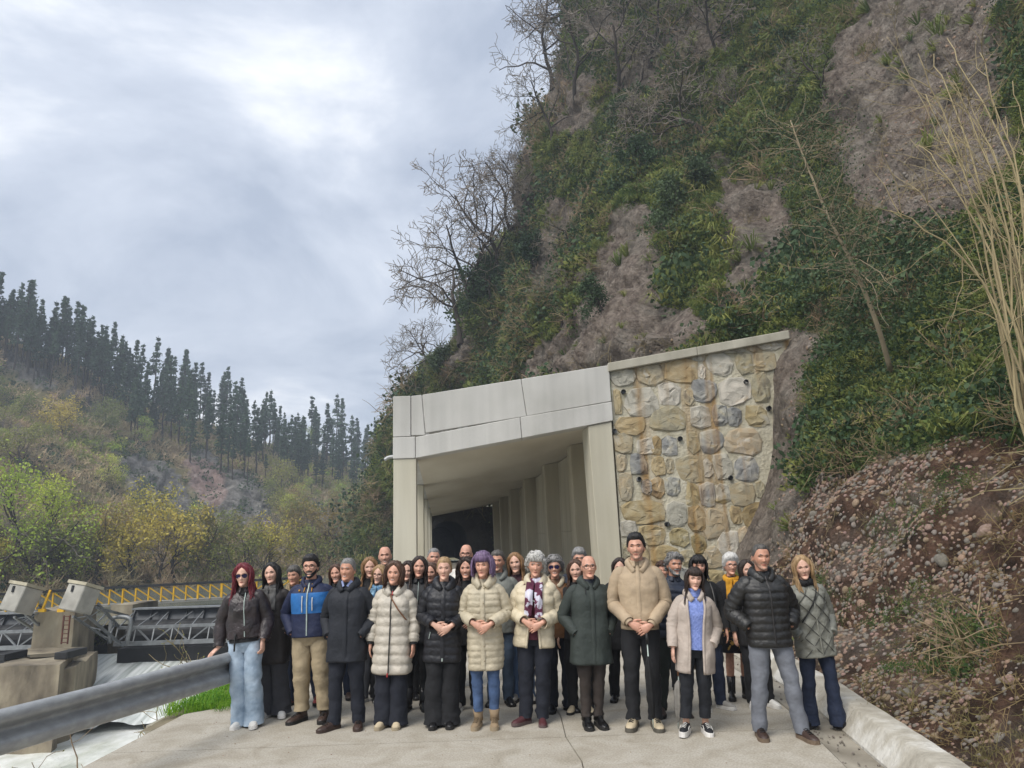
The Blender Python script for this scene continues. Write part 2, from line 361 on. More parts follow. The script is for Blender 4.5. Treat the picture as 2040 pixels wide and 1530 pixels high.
# longitudinal outer beam, roof slab, soffit panels
mb = MB(); mb.hexa([[-3.40, 20.56, 4.195], [-2.80, 20.56, 4.195], [gx(-2.80, 66), 66, 4.195], [gx(-3.40, 66), 66, 4.195], [-3.40, 20.56, 5.95], [-2.80, 20.56, 5.95], [gx(-2.80, 66), 66, 5.95], [gx(-3.40, 66), 66, 5.95]]); gbuild(mb, 'outer_beam', M_beam)
for a, b in ((20.56, 29.85), (29.86, 39.95), (39.96, 49.95), (49.96, 66)):
    mb = MB(); p = []
    for dz in (0, .75):
        for x, y in ((-2.79, a), (3.9, a), (3.9, b), (-2.79, b)): p.append([gx(x, y), y, sz(x)+dz+.004])
    mb.hexa(p); gbuild(mb, 'roof_slab', M_soff)
# inner wall panels and pilasters
pil = [24.6, 31.0, 38.5, 46.5, 54.5, 61.5]
ed = [20.9]+pil+[66]
for i in range(len(ed)-1):
    mid = [ed[i]+.004]
    for a, b in ((ed[i], (ed[i]+ed[i+1])/2), ((ed[i]+ed[i+1])/2, ed[i+1])):
        for z0, z1 in ((-.03, 2.1), (2.106, 5.06)):
            mb = MB(); x0, x1 = 3.05-.0, 3.6; a_, b_ = a+.005, b-.005
            bt = lambda z: .05*(5-z)/5*0
            mb.hexa([[gx(x0, a_), a_, z0], [gx(x1, a_), a_, z0], [gx(x1, b_), b_, z0], [gx(x0, b_), b_, z0], [gx(x0, a_), a_, min(z1, sz(x0)-.01)], [gx(x1, a_), a_, min(z1, sz(x0)-.01)], [gx(x1, b_), b_, min(z1, sz(x0)-.01)], [gx(x0, b_), b_, min(z1, sz(x0)-.01)]])
            gbuild(mb, 'wall_panel', M_inner)
for Y in pil:
    prism(gx(2.45, Y), gx(3.08, Y), Y, Y+.75, -.03, sz(2.45)-.002, sz(3.0)-.002, 'pilaster', M_inner, b0=.06)
# lamp bracket on the outer corner and a bat box under the roof
mb = MB(); mb.tube(crv([[-3.44, 20.3, 4.3], [-3.62, 20.28, 4.27], [-3.72, 20.26, 4.20]], 6), .05, 8); gbuild(mb, 'drain_pipe', M_galv)
mb = MB(); mb.box((gx(2.90, 25.9), 25.9, 4.25), (gx(3.04, 25.9), 26.1, 4.55)); gbuild(mb, 'wall_lamp', M_gdark)
# end of the gallery: rock with an arched tunnel mouth
tun = empty('road_tunnel', (gx(0, 66), 66, 0)); tag(tun, 'dark arched tunnel mouth in the rock at the far end of the gallery', 'tunnel')
mb = MB(); cxx = gx(-1.35, 66); rr = 1.75; hh = 2.0
arch = [(cxx+rr, -.1)]+[(cxx+rr*math.cos(t), hh+rr*math.sin(t)) for t in np.linspace(0, math.pi, 15)]+[(cxx-rr, -.1)]
outr = [(cxx+4.3, -.1)]+[(max(cxx-2.0, min(cxx+4.3, cxx+7*math.cos(t))), min(4.9, 1.0+9*math.sin(t))) for t in np.linspace(0, math.pi, 15)]+[(cxx-2.0, -.1)]
A3 = np.array([[x, 66+.25*fbm(np.array([x, z, 1.]), 2, 4), z] for x, z in arch]); O3 = np.array([[x, 66, z] for x, z in outr])
mb.grid(np.array([O3, (O3*.5+A3*.5)+np.array([[0, .5*fbm(np.array([p[0], p[2], 2.]), 2, 6), 0] for p in A3]), A3]))
B3 = A3+np.array([-3.5, 26, 0]); mb.grid(np.array([A3, B3])); mb.add(B3, [tuple(range(len(B3)))])
o = mb.build('tunnel_lining', M_dark, tun); o.location = (-gx(0, 66), -66, 0)
# ------------------------------------------------------------------ masonry wall
def zmat(name, stops, scale=2.2, gain=.86):
    return pm(name, stops, scale, .92, .8, 30, 9, rnd=.12, bdist=.02, distortion=.9, gain=gain)
ST = {'W': zmat('stone_white', [(.3, '#857f70'), (.42, '#aeaa9d'), (.58, '#c4beb0'), (.72, '#b3a078')]),
      'T': zmat('stone_tan', [(.3, '#7a7263'), (.45, '#aba28b'), (.58, '#ab9b7c'), (.7, '#bbb5a5')]),
      'O': zmat('stone_ochre', [(.28, '#837356'), (.45, '#a89670'), (.6, '#b3a585'), (.74, '#bab5a8')]),
      'G': zmat('stone_blue_grey', [(.3, '#6b6c6c'), (.48, '#8f8f8c'), (.62, '#b0ada1'), (.76, '#b5a583')]),
      'B': zmat('stone_brown', [(.3, '#6a5a42'), (.5, '#97835c'), (.7, '#b7a98a')])}
# mortar: grey-buff, with rust streaks running down from the stones
M_mort = pm('mortar', [(.3, '#a09a84'), (.5, '#b5af9b'), (.72, '#c3beac')], 2.2, .95, .8, 14, 8, bdist=.05, gain=1.0)
t = M_mort.node_tree; b = t.nodes['Principled BSDF']; src = b.inputs['Base Color'].links[0].from_socket
co = N(t, 'ShaderNodeTexCoord'); mp = N(t, 'ShaderNodeMapping'); mp.inputs['Scale'].default_value = (2.3, 0, .12); t.links.new(co.outputs['Object'], mp.inputs[0])
nz = N(t, 'ShaderNodeTexNoise'); nz.inputs['Scale'].default_value = 1.0; nz.inputs['Detail'].default_value = 3; t.links.new(mp.outputs[0], nz.inputs['Vector'])
rp = N(t, 'ShaderNodeValToRGB'); rp.color_ramp.elements[0].position = .51; rp.color_ramp.elements[0].color = (0, 0, 0, 1); rp.color_ramp.elements[1].position = .68; rp.color_ramp.elements[1].color = (.8, .8, .8, 1); t.links.new(nz.outputs[0], rp.inputs[0])
mxr = N(t, 'ShaderNodeMix', data_type='RGBA'); t.links.new(rp.outputs[0], mxr.inputs[0]); t.links.new(src, mxr.inputs[6]); mxr.inputs[7].default_value = hx('#8f6a30')+(1,); t.links.new(mxr.outputs[2], b.inputs['Base Color'])
for k_ in ST:
    t = ST[k_].node_tree; b = t.nodes['Principled BSDF']; src = b.inputs['Base Color'].links[0].from_socket
    co = N(t, 'ShaderNodeTexCoord'); mp = N(t, 'ShaderNodeMapping'); mp.inputs['Scale'].default_value = (2.3, 0, .12); t.links.new(co.outputs['Object'], mp.inputs[0])
    nz = N(t, 'ShaderNodeTexNoise'); nz.inputs['Scale'].default_value = 1.0; nz.inputs['Detail'].default_value = 3; t.links.new(mp.outputs[0], nz.inputs['Vector'])
    rp = N(t, 'ShaderNodeValToRGB'); rp.color_ramp.elements[0].position = .55; rp.color_ramp.elements[0].color = (0, 0, 0, 1); rp.color_ramp.elements[1].position = .68; rp.color_ramp.elements[1].color = (.5, .5, .5, 1); t.links.new(nz.outputs[0], rp.inputs[0])
    mxr = N(t, 'ShaderNodeMix', data_type='RGBA'); t.links.new(rp.outputs[0], mxr.inputs[0]); t.links.new(src, mxr.inputs[6]); mxr.inputs[7].default_value = hx('#8f6a30')+(1,); t.links.new(mxr.outputs[2], b.inputs['Base Color'])
wall = empty('masonry_wall', (5, 20, 0)); tag(wall, 'retaining wall of rough ochre and grey stones set in mortar beside the gallery', 'wall')
WL = Vector((-5, -20, 0)); YW = 20.12
def wz(zx, zy): return at(1200+zx*.31366, 650+zy*.31366, YW)
xs = np.linspace(2.86, 8.35, 66); mb = MB(); g = []
def wtop(x): return 6.52+(x-2.84)*(7.30-6.52)/5.22
for r_ in np.linspace(0, 1, 70):
    row = []
    for x in xs:
        z = -.05+r_*(wtop(x)+.05); q = np.array([x, 0, z])
        row.append([x, YW+.015*fbm(q*2.2, 4, 21)+.02*fbm(q*.6, 2, 23), z])
    g.append(row)
g = np.array(g); mb.grid(g)
top = g[-1]; bk = top+np.array([0, .9, 0]); mb.grid(np.array([top, bk]))
o = mb.build('mortar', M_mort, wall); o.location = WL
stones = '''127 323 150 110 W;305 312 150 130 T;500 290 205 155 O;745 240 160 140 W;615 200 75 45 W;632 290 45 95 W;905 235 105 140 T;1030 225 135 115 T;835 150 130 38 W;950 140 52 42 T;1065 128 150 48 W;
97 480 50 160 O;245 482 188 175 W;425 435 140 135 W;550 450 62 112 T;645 410 148 140 G;840 415 195 168 W;1005 390 118 182 T;177 632 182 112 O;420 590 215 165 T;620 572 122 145 W;748 568 95 135 G;838 575 88 118 G;980 568 132 125 O;
135 745 112 120 T;275 765 110 100 W;345 760 58 112 B;425 760 95 112 G;575 738 80 130 T;690 730 145 142 G;895 735 240 158 T;120 865 60 100 T;228 880 108 128 G;355 890 85 115 O;425 885 55 105 T;560 910 172 172 T;765 890 112 152 W;915 905 142 165 G;672 905 50 110 W;
150 1020 88 160 T;285 1020 60 92 G;350 1025 75 132 B;445 1020 85 112 G;570 1070 85 152 O;665 1070 88 152 G;760 1060 105 120 W;890 1070 150 150 T;1003 1040 58 102 T;260 1180 240 132 O;470 1190 122 152 W;600 1225 105 150 B;720 1250 145 175 T;985 1210 165 160 B;850 1200 70 110 O;
170 1290 102 100 W;315 1330 148 122 O;485 1340 112 112 O;615 1385 85 120 B;800 1380 125 150 W;255 1450 82 110 O;400 1460 165 125 O;690 1470 132 122 T;905 1330 80 105 T;545 1470 95 95 T;170 1440 75 110 T;150 1580 140 110 W;330 1590 170 110 T;520 1600 150 120 G;690 1610 140 120 O;840 1540 120 130 W;800 1660 130 110 T;150 1710 150 110 T;330 1710 160 100 O;520 1730 170 110 T'''
for si, s_ in enumerate(stones.replace('\n', '').split(';')):
    a = s_.split(); zx, zy, w, h = map(float, a[:4]); c = wz(zx, zy); k = 14.0/1000*.31366*1.06
    w, h = w*.00451*1.13, h*.00451*1.13
    rg = np.random.default_rng(si+3); nn = int(rg.integers(8, 12))
    an = np.linspace(0, 2*np.pi, nn, endpoint=False)+rg.uniform(-.16, .16, nn)
    e_ = 3.6+rg.uniform(-.8, 2.2)
    rad = (np.abs(np.cos(an))**e_+np.abs(np.sin(an))**e_)**(-1/e_)*(1+rg.uniform(-.14, .05, nn))
    ox, oz = np.cos(an)*rad*w/2, np.sin(an)*rad*h/2
    th = .032+.026*rg.random()
    V = [];
    for f_, dep in ((1.02, .03), (1.0, -th*.35), (.90, -th*.8), (.62, -th*1.0), (.3, -th*1.1)):
        for i in range(nn):
            V.append([c[0]+ox[i]*f_, YW+dep+rg.normal()*.012*(dep < -.015), c[2]+oz[i]*f_])
    V.append([c[0], YW-th*1.1, c[2]])
    f = gridf(5, nn, True)+[(4*nn+i, 4*nn+(i+1) % nn, 5*nn) for i in range(nn)]
    V = np.array(V); V[nn:5*nn, 0] += rg.normal(size=4*nn)*.016*np.repeat([.4, 1, 1.6, 2], nn); V[nn:5*nn, 2] += rg.normal(size=4*nn)*.016*np.repeat([.4, 1, 1.6, 2], nn)
    me = mesh('stone', V, f, [ST[a[4]]], None, False)
    o = link('stone', me, wall, WL)
for zx, zy in ((132, 418), (908, 356), (1054, 523), (76, 668), (491, 716), (231, 973), (810, 963), (409, 1257)):
    c = wz(zx, zy); mb = MB(); an = np.linspace(0, 2*np.pi, 14, endpoint=False)
    rg_ = lambda r_, y_: [[c[0]+r_*math.cos(q), y_, c[2]+r_*math.sin(q)] for q in an]
    mb.grid(np.array([rg_(.068, YW+.05), rg_(.068, YW-.10), rg_(.056, YW-.10), rg_(.056, YW+.25)]), wrap=True)
    mb.add(rg_(.056, YW-.04), [tuple(range(14))])
    o = mb.build('weep_pipe', M_hole, wall); o.location = WL
mb = MB()
for i, (xa, xb) in enumerate(((2.79, 5.4), (5.408, 8.12))):
    mb = MB(); p = []
    for dz in (-.02, .235):
        for x, y in ((xa, 19.93), (xb, 19.93), (xb, 21.0), (xa, 21.0)): p.append([x, y, wtop(x)+dz])
    mb.hexa(p); o = mb.build('coping', M_cap, wall, smooth=False); o.location = WL
    bv = o.modifiers.new('bevel', 'BEVEL'); bv.width = .02; bv.segments = 2
# ------------------------------------------------------------------ cliff
def dense(ctrl, nc, nr):
    C_ = np.array(ctrl, float)      # cols, rows, 3
    a = np.stack([crv(C_[:, j], nc) for j in range(C_.shape[1])], 1)
    return np.stack([crv(a[i], nr) for i in range(nc)], 0)
def colm(foot, pts): return [[foot[0], foot[1], foot[2] if len(foot) > 2 else .05]]+[at(*p) for p in pts]
cc = [
 colm((4.0, -6), [(3600, 1200, 2.6), (3600, 1000, 3.2), (3600, 800, 4), (3600, 500, 5.5), (3600, 250, 7), (3600, 0, 8.5), (3600, -250, 10), (3600, -550, 12.5)]),
 colm((3.4, 2.0), [(2900, 1330, 4), (2900, 1080, 4.8), (2900, 850, 6), (2900, 600, 7.5), (2900, 350, 9.5), (2900, 100, 11.5), (2900, -150, 13.5), (2900, -450, 16.5)]),
 colm((3.25, 3.9), [(2350, 1300, 5.2), (2350, 1080, 6), (2360, 850, 7.2), (2370, 620, 9), (2380, 380, 11.5), (2390, 120, 14), (2400, -120, 16.5), (2420, -420, 20)]),
 colm((3.3, 5.4), [(2060, 1270, 6.9), (2060, 1080, 7.9), (2070, 870, 9.3), (2080, 650, 11.5), (2090, 400, 14.5), (2100, 150, 17.5), (2110, -100, 20.5), (2120, -400, 25)]),
 colm((3.5, 7.5), [(1830, 1270, 8.6), (1840, 1080, 9.8), (1850, 880, 11.8), (1850, 650, 15), (1850, 420, 19), (1860, 180, 23), (1870, -80, 27), (1880, -400, 33)]),
 colm((3.65, 10.), [(1690, 1240, 10.6), (1690, 1080, 11.8), (1690, 900, 14.2), (1690, 670, 18), (1690, 440, 23), (1690, 200, 28), (1700, -60, 33), (1710, -400, 40)]),
 colm((3.85, 13.0), [(1590, 1210, 13.2), (1580, 1080, 14.8), (1568, 920, 17.9), (1575, 690, 19.9), (1570, 460, 26.5), (1570, 220, 32), (1570, -40, 37), (1570, -400, 45)]),
 colm((4.5, 17.2), [(1500, 1180, 17.4), (1480, 1095, 19.6), (1530, 930, 20.25), (1500, 665, 21.6), (1490, 480, 27.5), (1480, 240, 34), (1470, -20, 40), (1470, -400, 48)]),
 colm((5.2, 21.5), [(1400, 1150, 21.6), (1400, 1050, 21.8), (1400, 900, 22), (1390, 680, 22.5), (1385, 500, 29), (1370, 260, 36.5), (1360, 0, 43), (1350, -400, 51)]),
 colm((4.4, 23.5), [(1270, 1140, 24), (1270, 1050, 24), (1265, 900, 24.3), (1260, 720, 24.8), (1265, 540, 31), (1260, 300, 39), (1255, 30, 46), (1250, -400, 54)]),
 colm((3.2, 32), [(1150, 1130, 33), (1150, 1050, 33), (1150, 900, 33), (1130, 750, 33), (1145, 580, 37), (1145, 360, 44), (1150, 100, 50), (1170, -300, 58)]),
 colm((1.8, 45), [(1065, 1120, 45), (1065, 1050, 45), (1060, 920, 44), (1040, 770, 43), (1060, 600, 44), (1085, 420, 48), (1125, 200, 53), (1200, -200, 62)]),
 colm((-1, 67), [(980, 1110, 67), (975, 1040, 66), (965, 930, 62), (950, 790, 55), (1000, 640, 50), (1050, 480, 52), (1095, 290, 55), (1190, -80, 64)]),
 colm((-16, 72, -3), [(715, 1060, 75), (745, 990, 72), (800, 850, 66), (850, 760, 60), (925, 650, 56), (1030, 450, 54), (1065, 300, 56), (1300, -250, 66)]),
 colm((-16, 110, -3), [(790, 1080, 115), (800, 1000, 112), (830, 850, 100), (870, 760, 95), (950, 650, 90), (1050, 450, 90), (1080, 300, 92), (1300, -250, 100)]),
]
NCc, NCr = 440, 280
CG = dense(cc, NCc, NCr)
def normals(G):
    du = np.gradient(G, axis=0); dv = np.gradient(G, axis=1); n = np.cross(du, dv); return n/(np.linalg.norm(n, axis=2)[..., None]+1e-9)
def project(P):
    d = P-CAMP; z = d@fwd; z = np.where(np.abs(z) < .01, .01, z)
    return 1020+FPX*(d@cright)/z, 765-FPX*(d@cup)/z
def inpoly(px, py, poly):
    r = np.zeros(px.shape, bool); n = len(poly)
    for i in range(n):
        x1, y1 = poly[i]; x2, y2 = poly[(i+1) % n]
        if y1 == y2: continue
        c = ((y1 > py) != (y2 > py)) & (px < (x2-x1)*(py-y1)/(y2-y1)+x1); r ^= c
    return r
CN = normals(CG)
if (CN[..., 1].mean() > 0): CN = -CN
dist = np.clip(CG[..., 1], 4, 80)
cpx, cpy = project(CG)
big = fbm(CG*.16, 4, 31); ridg = 1-np.abs(fbm(CG*np.array([.35, .35, .55]), 4, 37))*2.2; fine = fbm(CG*1.6, 4, 41)
bed = fbm(np.stack([CG[..., 0]*.25, CG[..., 1]*.25, CG[..., 2]*1.3-CG[..., 0]*.3], -1), 3, 47)   # tilted bedding ledges
amp = np.interp(dist, [4, 9, 16, 30, 60], [.22, .36, .6, 1.2, 1.7])
foot = np.clip(np.arange(NCr)/20., 0, 1)[None, :]
w1, w2 = worley(CG*np.array([.22, .22, .34])+.3*fbm(CG*.5, 2, 3)[..., None], 5); w3, w4 = worley(CG*np.array([.75, .75, 1.1]), 9)
crag = np.clip((w2-w1)*2.2, 0, 1)*.75+np.clip((w4-w3)*2.2, 0, 1)*.25
nearwall = np.exp(-(((CG[..., 0]-5.5)/3.2)**2+((CG[..., 1]-20.5)/2.2)**2)) * (CG[..., 2] < 8)
hgal = ((CG[..., 1] > 20.5) & (CG[..., 1] < 66) & (CG[..., 2] < 8)).astype(float)
dsp = amp*(big*.9+(ridg-.5)*.35+bed*.4+(crag-.5)*.75)+np.minimum(amp, .5)*.35*fine
dsp *= foot*(1-.92*np.clip(nearwall*1.3, 0, 1))*(1-.9*hgal)
CG = CG+CN*dsp[..., None]
CN = normals(CG)
if (CN[..., 1].mean() > 0): CN = -CN
bare_polys = [
 [(1285, 405), (1360, 450), (1325, 560), (1365, 590), (1430, 640), (1400, 700), (1220, 765), (1070, 780), (1075, 690), (1150, 630), (1185, 540), (1225, 470)],
 [(1440, 330), (1570, 350), (1560, 500), (1525, 610), (1425, 650), (1430, 500)],
 [(1555, 630), (1650, 680), (1630, 830), (1610, 940), (1590, 1050), (1530, 1160), (1450, 1140), (1500, 1020), (1500, 900)],
 [(1700, -40), (1990, -40), (2010, 150), (1990, 250), (1900, 430), (1790, 470), (1700, 400), (1640, 300), (1650, 130)],
 [(1870, 240), (2010, 200), (2030, 330), (1900, 400)],
 [(1310, 50), (1450, 10), (1480, 115), (1350, 150)], [(1230, 110), (1330, 90), (1340, 200), (1240, 230)], [(1100, 130), (1200, 150), (1190, 280), (1090, 270)], [(1150, 20), (1260, 10), (1250, 90), (1160, 100)], [(1180, 320), (1240, 330), (1230, 400), (1170, 390)], [(1100, 380), (1160, 400), (1140, 470), (1090, 450)],
 [(1005, 250), (1080, 265), (1085, 340), (1010, 345)], [(985, 370), (1055, 350), (1065, 470), (985, 460)], [(865, 635), (945, 625), (945, 715), (870, 735)], [(1045, 450), (1125, 465), (1115, 580), (1055, 560)],
 [(1640, 940), (1800, 900), (2060, 850), (2400, 860), (2400, 1700), (1900, 1560), (1660, 1390), (1540, 1330), (1525, 1150), (1580, 1000)]]
bank_poly = bare_polys[-1]
jx = cpx+22*fbm(CG*.9, 3, 51); jy = cpy+22*fbm(CG*.9+7, 3, 53)
bare = np.zeros(cpx.shape)
for p in bare_polys: bare = np.maximum(bare, inpoly(jx, jy, p).astype(float))
bank = inpoly(jx, jy, bank_poly).astype(float)
spots = (fbm(CG*np.array([.5, .5, .7]), 3, 57) > .22) & (CN[..., 2] < .35)
bare = np.maximum(bare, spots*.8)
# material: conglomerate rock, soil bank, mossy ground under the plants
M_cliff = bpy.data.materials.new('cliff_rock'); M_cliff.use_nodes = True; t = M_cliff.node_tree; b = t.nodes['Principled BSDF']; b.inputs['Roughness'].default_value = .95; b.inputs['Specular IOR Level'].default_value = .25
L = t.links.new; co = N(t, 'ShaderNodeTexCoord')
def ramp(t, src, st):
    r = N(t, 'ShaderNodeValToRGB'); t.links.new(src, r.inputs[0]); el = r.color_ramp.elements
    el[0].position, el[0].color = st[0][0], hx(st[0][1])+(1,); el[1].position, el[1].color = st[-1][0], hx(st[-1][1])+(1,)
    for p_, c_ in st[1:-1]: q = el.new(p_); q.color = hx(c_)+(1,)
    return r.outputs[0]
def noise(t, co, sc, det=6, rough=.55): n_ = N(t, 'ShaderNodeTexNoise'); n_.inputs['Scale'].default_value = sc; n_.inputs['Detail'].default_value = det; n_.inputs['Roughness'].default_value = rough; t.links.new(co, n_.inputs['Vector']); return n_.outputs['Fac']
def mixc(t, fac, a, b_):
    m = N(t, 'ShaderNodeMix', data_type='RGBA')
    if isinstance(fac, float): m.inputs[0].default_value = fac
    else: t.links.new(fac, m.inputs[0])
    t.links.new(a, m.inputs[6]); t.links.new(b_, m.inputs[7]); return m.outputs[2]
oc = co.outputs['Object']
big_ = noise(t, oc, .35, 6); med = noise(t, oc, 2.4, 8)
rock = ramp(t, med, [(.28, '#453c35'), (.42, '#72665c'), (.55, '#92867b'), (.7, '#aba094')])
grey = ramp(t, med, [(.3, '#544f47'), (.5, '#867f75'), (.7, '#a8a196')])
rk = mixc(t, ramp(t, big_, [(.42, '#000000'), (.58, '#ffffff')]), rock, grey)
vor = N(t, 'ShaderNodeTexVoronoi'); vor.inputs['Scale'].default_value = 7; L(oc, vor.inputs['Vector'])
vor2 = N(t, 'ShaderNodeTexVoronoi'); vor2.inputs['Scale'].default_value = 19; L(oc, vor2.inputs['Vector'])
pebc = ramp(t, vor.outputs['Color'], [(0, '#4c423a'), (.4, '#796b60'), (.7, '#988a7d'), (1, '#b3a698')])
rk2 = mixc(t, .35, rk, pebc)
soil = ramp(t, noise(t, oc, 3.1, 9), [(.3, '#2e231b'), (.45, '#4b392d'), (.58, '#684f40'), (.72, '#836a58')])
pur = mixc(t, ramp(t, noise(t, oc, .8, 5), [(.50, '#000000'), (.62, '#b0b0b0')]), soil, rk2)
moss = ramp(t, noise(t, oc, 1.3, 8), [(.3, '#2a2e1b'), (.5, '#454b29'), (.68, '#67683f')])
ab = N(t, 'ShaderNodeAttribute', attribute_name='bare'); ak = N(t, 'ShaderNodeAttribute', attribute_name='bank')
col = mixc(t, ab.outputs['Fac'], moss, mixc(t, ak.outputs['Fac'], rk2, pur))
L(col, b.inputs['Base Color'])
ad = N(t, 'ShaderNodeMath', operation='MULTIPLY_ADD'); L(vor.outputs['Distance'], ad.inputs[0]); ad.inputs[1].default_value = -.6; L(noise(t, oc, 9, 9, .65), ad.inputs[2])
ad2 = N(t, 'ShaderNodeMath', operation='MULTIPLY_ADD'); L(vor2.outputs['Distance'], ad2.inputs[0]); ad2.inputs[1].default_value = -.4; L(ad.outputs[0], ad2.inputs[2])
vor3 = N(t, 'ShaderNodeTexVoronoi'); vor3.inputs['Scale'].default_value = 1.5; L(oc, vor3.inputs['Vector']); nb3 = noise(t, oc, 2.2, 10, .72)
ad3 = N(t, 'ShaderNodeMath', operation='MULTIPLY_ADD'); L(nb3, ad3.inputs[0]); ad3.inputs[1].default_value = 2.2; L(vor3.outputs['Distance'], ad3.inputs[2])
bp0 = N(t, 'ShaderNodeBump'); bp0.inputs['Strength'].default_value = .9; bp0.inputs['Distance'].default_value = .35; L(ad3.outputs[0], bp0.inputs['Height'])
bp = N(t, 'ShaderNodeBump'); bp.inputs['Strength'].default_value = 1.; bp.inputs['Distance'].default_value = .14; L(ad2.outputs[0], bp.inputs['Height']); L(bp0.outputs[0], bp.inputs['Normal']); L(bp.outputs[0], b.inputs['Normal'])
F_ = gridf(NCc, NCr)
V_ = CG.reshape(-1, 3); fc = np.array(F_); cen = V_[fc].mean(1)
cut = (cen[:, 0] > gx(-4.4, cen[:, 1])) & (cen[:, 0] < gx(2.9, cen[:, 1])) & (cen[:, 1] > 21) & (cen[:, 1] < 80) & (cen[:, 2] < 5.6)
fc = fc[~cut]
cliff = link('cliff', mesh('cliff', V_, fc, [M_cliff], None, True, {'bare': bare.ravel(), 'bank': bank.ravel()}))
tag(cliff, kind='structure')
CPX, CPY = project(V_); CNf = CN.reshape(-1, 3); CVIS = np.ones(len(V_), bool); CVIS[int(len(V_)*.985*13/14):] = False
CD = V_[:, 1]
def cliff_at(px, py):
    d = (CPX-px)**2+(CPY-py)**2+(~CVIS)*1e9+np.where(CD < 1, 1e9, 0)
    k = np.where(d < d.min()+60)[0]; i = k[np.argmin(CD[k])]; return V_[i], CNf[i]
# ------------------------------------------------------------------ river, far hillside
M_foam = bpy.data.materials.new('river_foam'); M_foam.use_nodes = True; t = M_foam.node_tree; b = t.nodes['Principled BSDF']; b.inputs['Roughness'].default_value = .35
oc = N(t, 'ShaderNodeTexCoord').outputs['Object']; mp = N(t, 'ShaderNodeMapping'); mp.inputs['Scale'].default_value = (1, .45, 1); mp.inputs['Rotation'].default_value = (0, 0, R(-25)); t.links.new(oc, mp.inputs[0])
t.links.new(ramp(t, noise(t, mp.outputs[0], .8, 9, .6), [(.3, '#98a093'), (.42, '#c6c9bd'), (.55, '#e0e2dc'), (.7, '#f0f1ee')]), b.inputs['Base Color'])
bp = N(t, 'ShaderNodeBump'); bp.inputs['Strength'].default_value = .6; bp.inputs['Distance'].default_value = .25; t.links.new(noise(t, mp.outputs[0], 2.2, 8), bp.inputs['Height']); t.links.new(bp.outputs[0], b.inputs['Normal'])
M_calm = pm('river_calm', ['#59605c', '#6d746f'], .6, .12, .5, 1.6, 6, stretch=(.35, 1.6, 1), bdist=.12)
g = np.array([[[x, y, -4.25+.16*fbm(np.array([x*.45, y*.35, 0]), 4, 61)] for x in np.linspace(-60, -4.0, 90)] for y in np.linspace(-6, 31.5, 80)])
o = MB().grid(g).build('river', M_foam); tag(o, kind='structure')
g = np.array([[[x, y, -1.25] for x in np.linspace(-90, -4.0, 8)] for y in np.linspace(33.2, 130, 12)])
o = MB().grid(g).build('river_upstream', M_calm); tag(o, kind='structure')
# near bank: ground shelf beside the road and a wall down to the water
M_ground = pm('bank_soil', ['#4a4434', '#6d6450', '#857b66'], 1.4, .95, .5, 12, 8, bdist=.04)
g = np.array([[[x, y, z-.02+(.05*fbm(np.array([x, y, 0]), 3, 66) if x < -3.6 else 0)] for x, z in ((-4.35, -.10), (-4.1, -.06), (-3.6, -.045), (-3., -.045))] for y in np.linspace(8.6, 72, 50)])
o = MB().grid(g).build('river_bank', M_ground); tag(o, kind='structure')
mb = MB()
mb.hexa([[-4.35, -6, -5.5], [-3.96, -6, -5.5], [-3.96, 9.0, -5.5], [-4.35, 9.0, -5.5], [-4.02, -6, -.04], [-3.96, -6, -.04], [-3.96, 9.0, -.04], [-4.02, 9.0, -.04]])
mb.hexa([[-4.9, 8.9, -5.5], [-4.0, 8.9, -5.5], [-4.0, 72, -5.5], [-4.9, 72, -5.5], [-4.4, 8.9, -.12], [-4.0, 8.9, -.12], [-4.0, 72, -.12], [-4.4, 72, -.12]])
o = mb.build('river_wall', M_riverwall, smooth=False); tag(o, 'rough concrete wall dropping from the road edge to the river', 'wall')
# ground sheet to the horizon
M_far = pm('valley_floor', ['#3c3f26', '#55542f', '#6b6742'], .05, .95)
g = np.array([[[x, y, -6.0] for x in np.linspace(-1500, 1500, 12)] for y in np.linspace(-800, 2200, 12)])
o = MB().grid(g).build('ground', M_far); tag(o, kind='structure')
hc = []
for px, ry, rD, bD in ((-1500, 480, 95, 56), (-500, 560, 110, 58), (0, 690, 135, 60), (200, 775, 150, 63), (400, 850, 170, 67), (600, 905, 195, 72), (760, 945, 225, 80), (900, 975, 260, 95), (1100, 1000, 300, 120)):
    rows = []
    for f in (0, .18, .4, .6, .8, 1.0):
        py = 1178+(ry-1178)*f; D = bD+(rD-bD)*f**1.15; rows.append(at(px, py, D))
    z0 = rows[0].copy(); z0[2] = -5; z0[1] -= 3
    e_ = rows[-1].copy(); e1 = e_+np.array([-8, 30, -1]); e2 = e_+np.array([-20, 110, -30])
    hc.append([z0]+rows+[e1, e2])
HG = dense(hc, 220, 150)
HN = normals(HG)
if HN[..., 2].mean() < 0: HN = -HN
hd = fbm(HG*.035, 4, 71)*5+fbm(HG*.16, 4, 73)*1.6
hf = np.clip(np.arange(150)/12, 0, 1)[None, :]
HG = HG+HN*(hd*hf)[..., None]; HN = normals(HG)
if HN[..., 2].mean() < 0: HN = -HN
hpx, hpy = project(HG)
rockp = [[(365, 905), (400, 895), (480, 940), (550, 975), (535, 1045), (470, 1045), (410, 1025), (375, 975)], [(220, 890), (300, 915), (360, 955), (385, 1020), (340, 1055), (280, 1015), (240, 960)], [(0, 700), (60, 720), (130, 770), (90, 780), (0, 740)], [(610, 1000), (660, 1010), (670, 1050), (620, 1040)], [(120, 770), (190, 800), (200, 830), (140, 800)]]
hj = hpx+14*fbm(HG*.25, 3, 75); hk = hpy+12*fbm(HG*.25+9, 3, 77)
hrock = np.zeros(hpx.shape); hred = inpoly(hj, hk, [(360, 920), (440, 930), (455, 990), (420, 1015), (385, 990)]).astype(float)
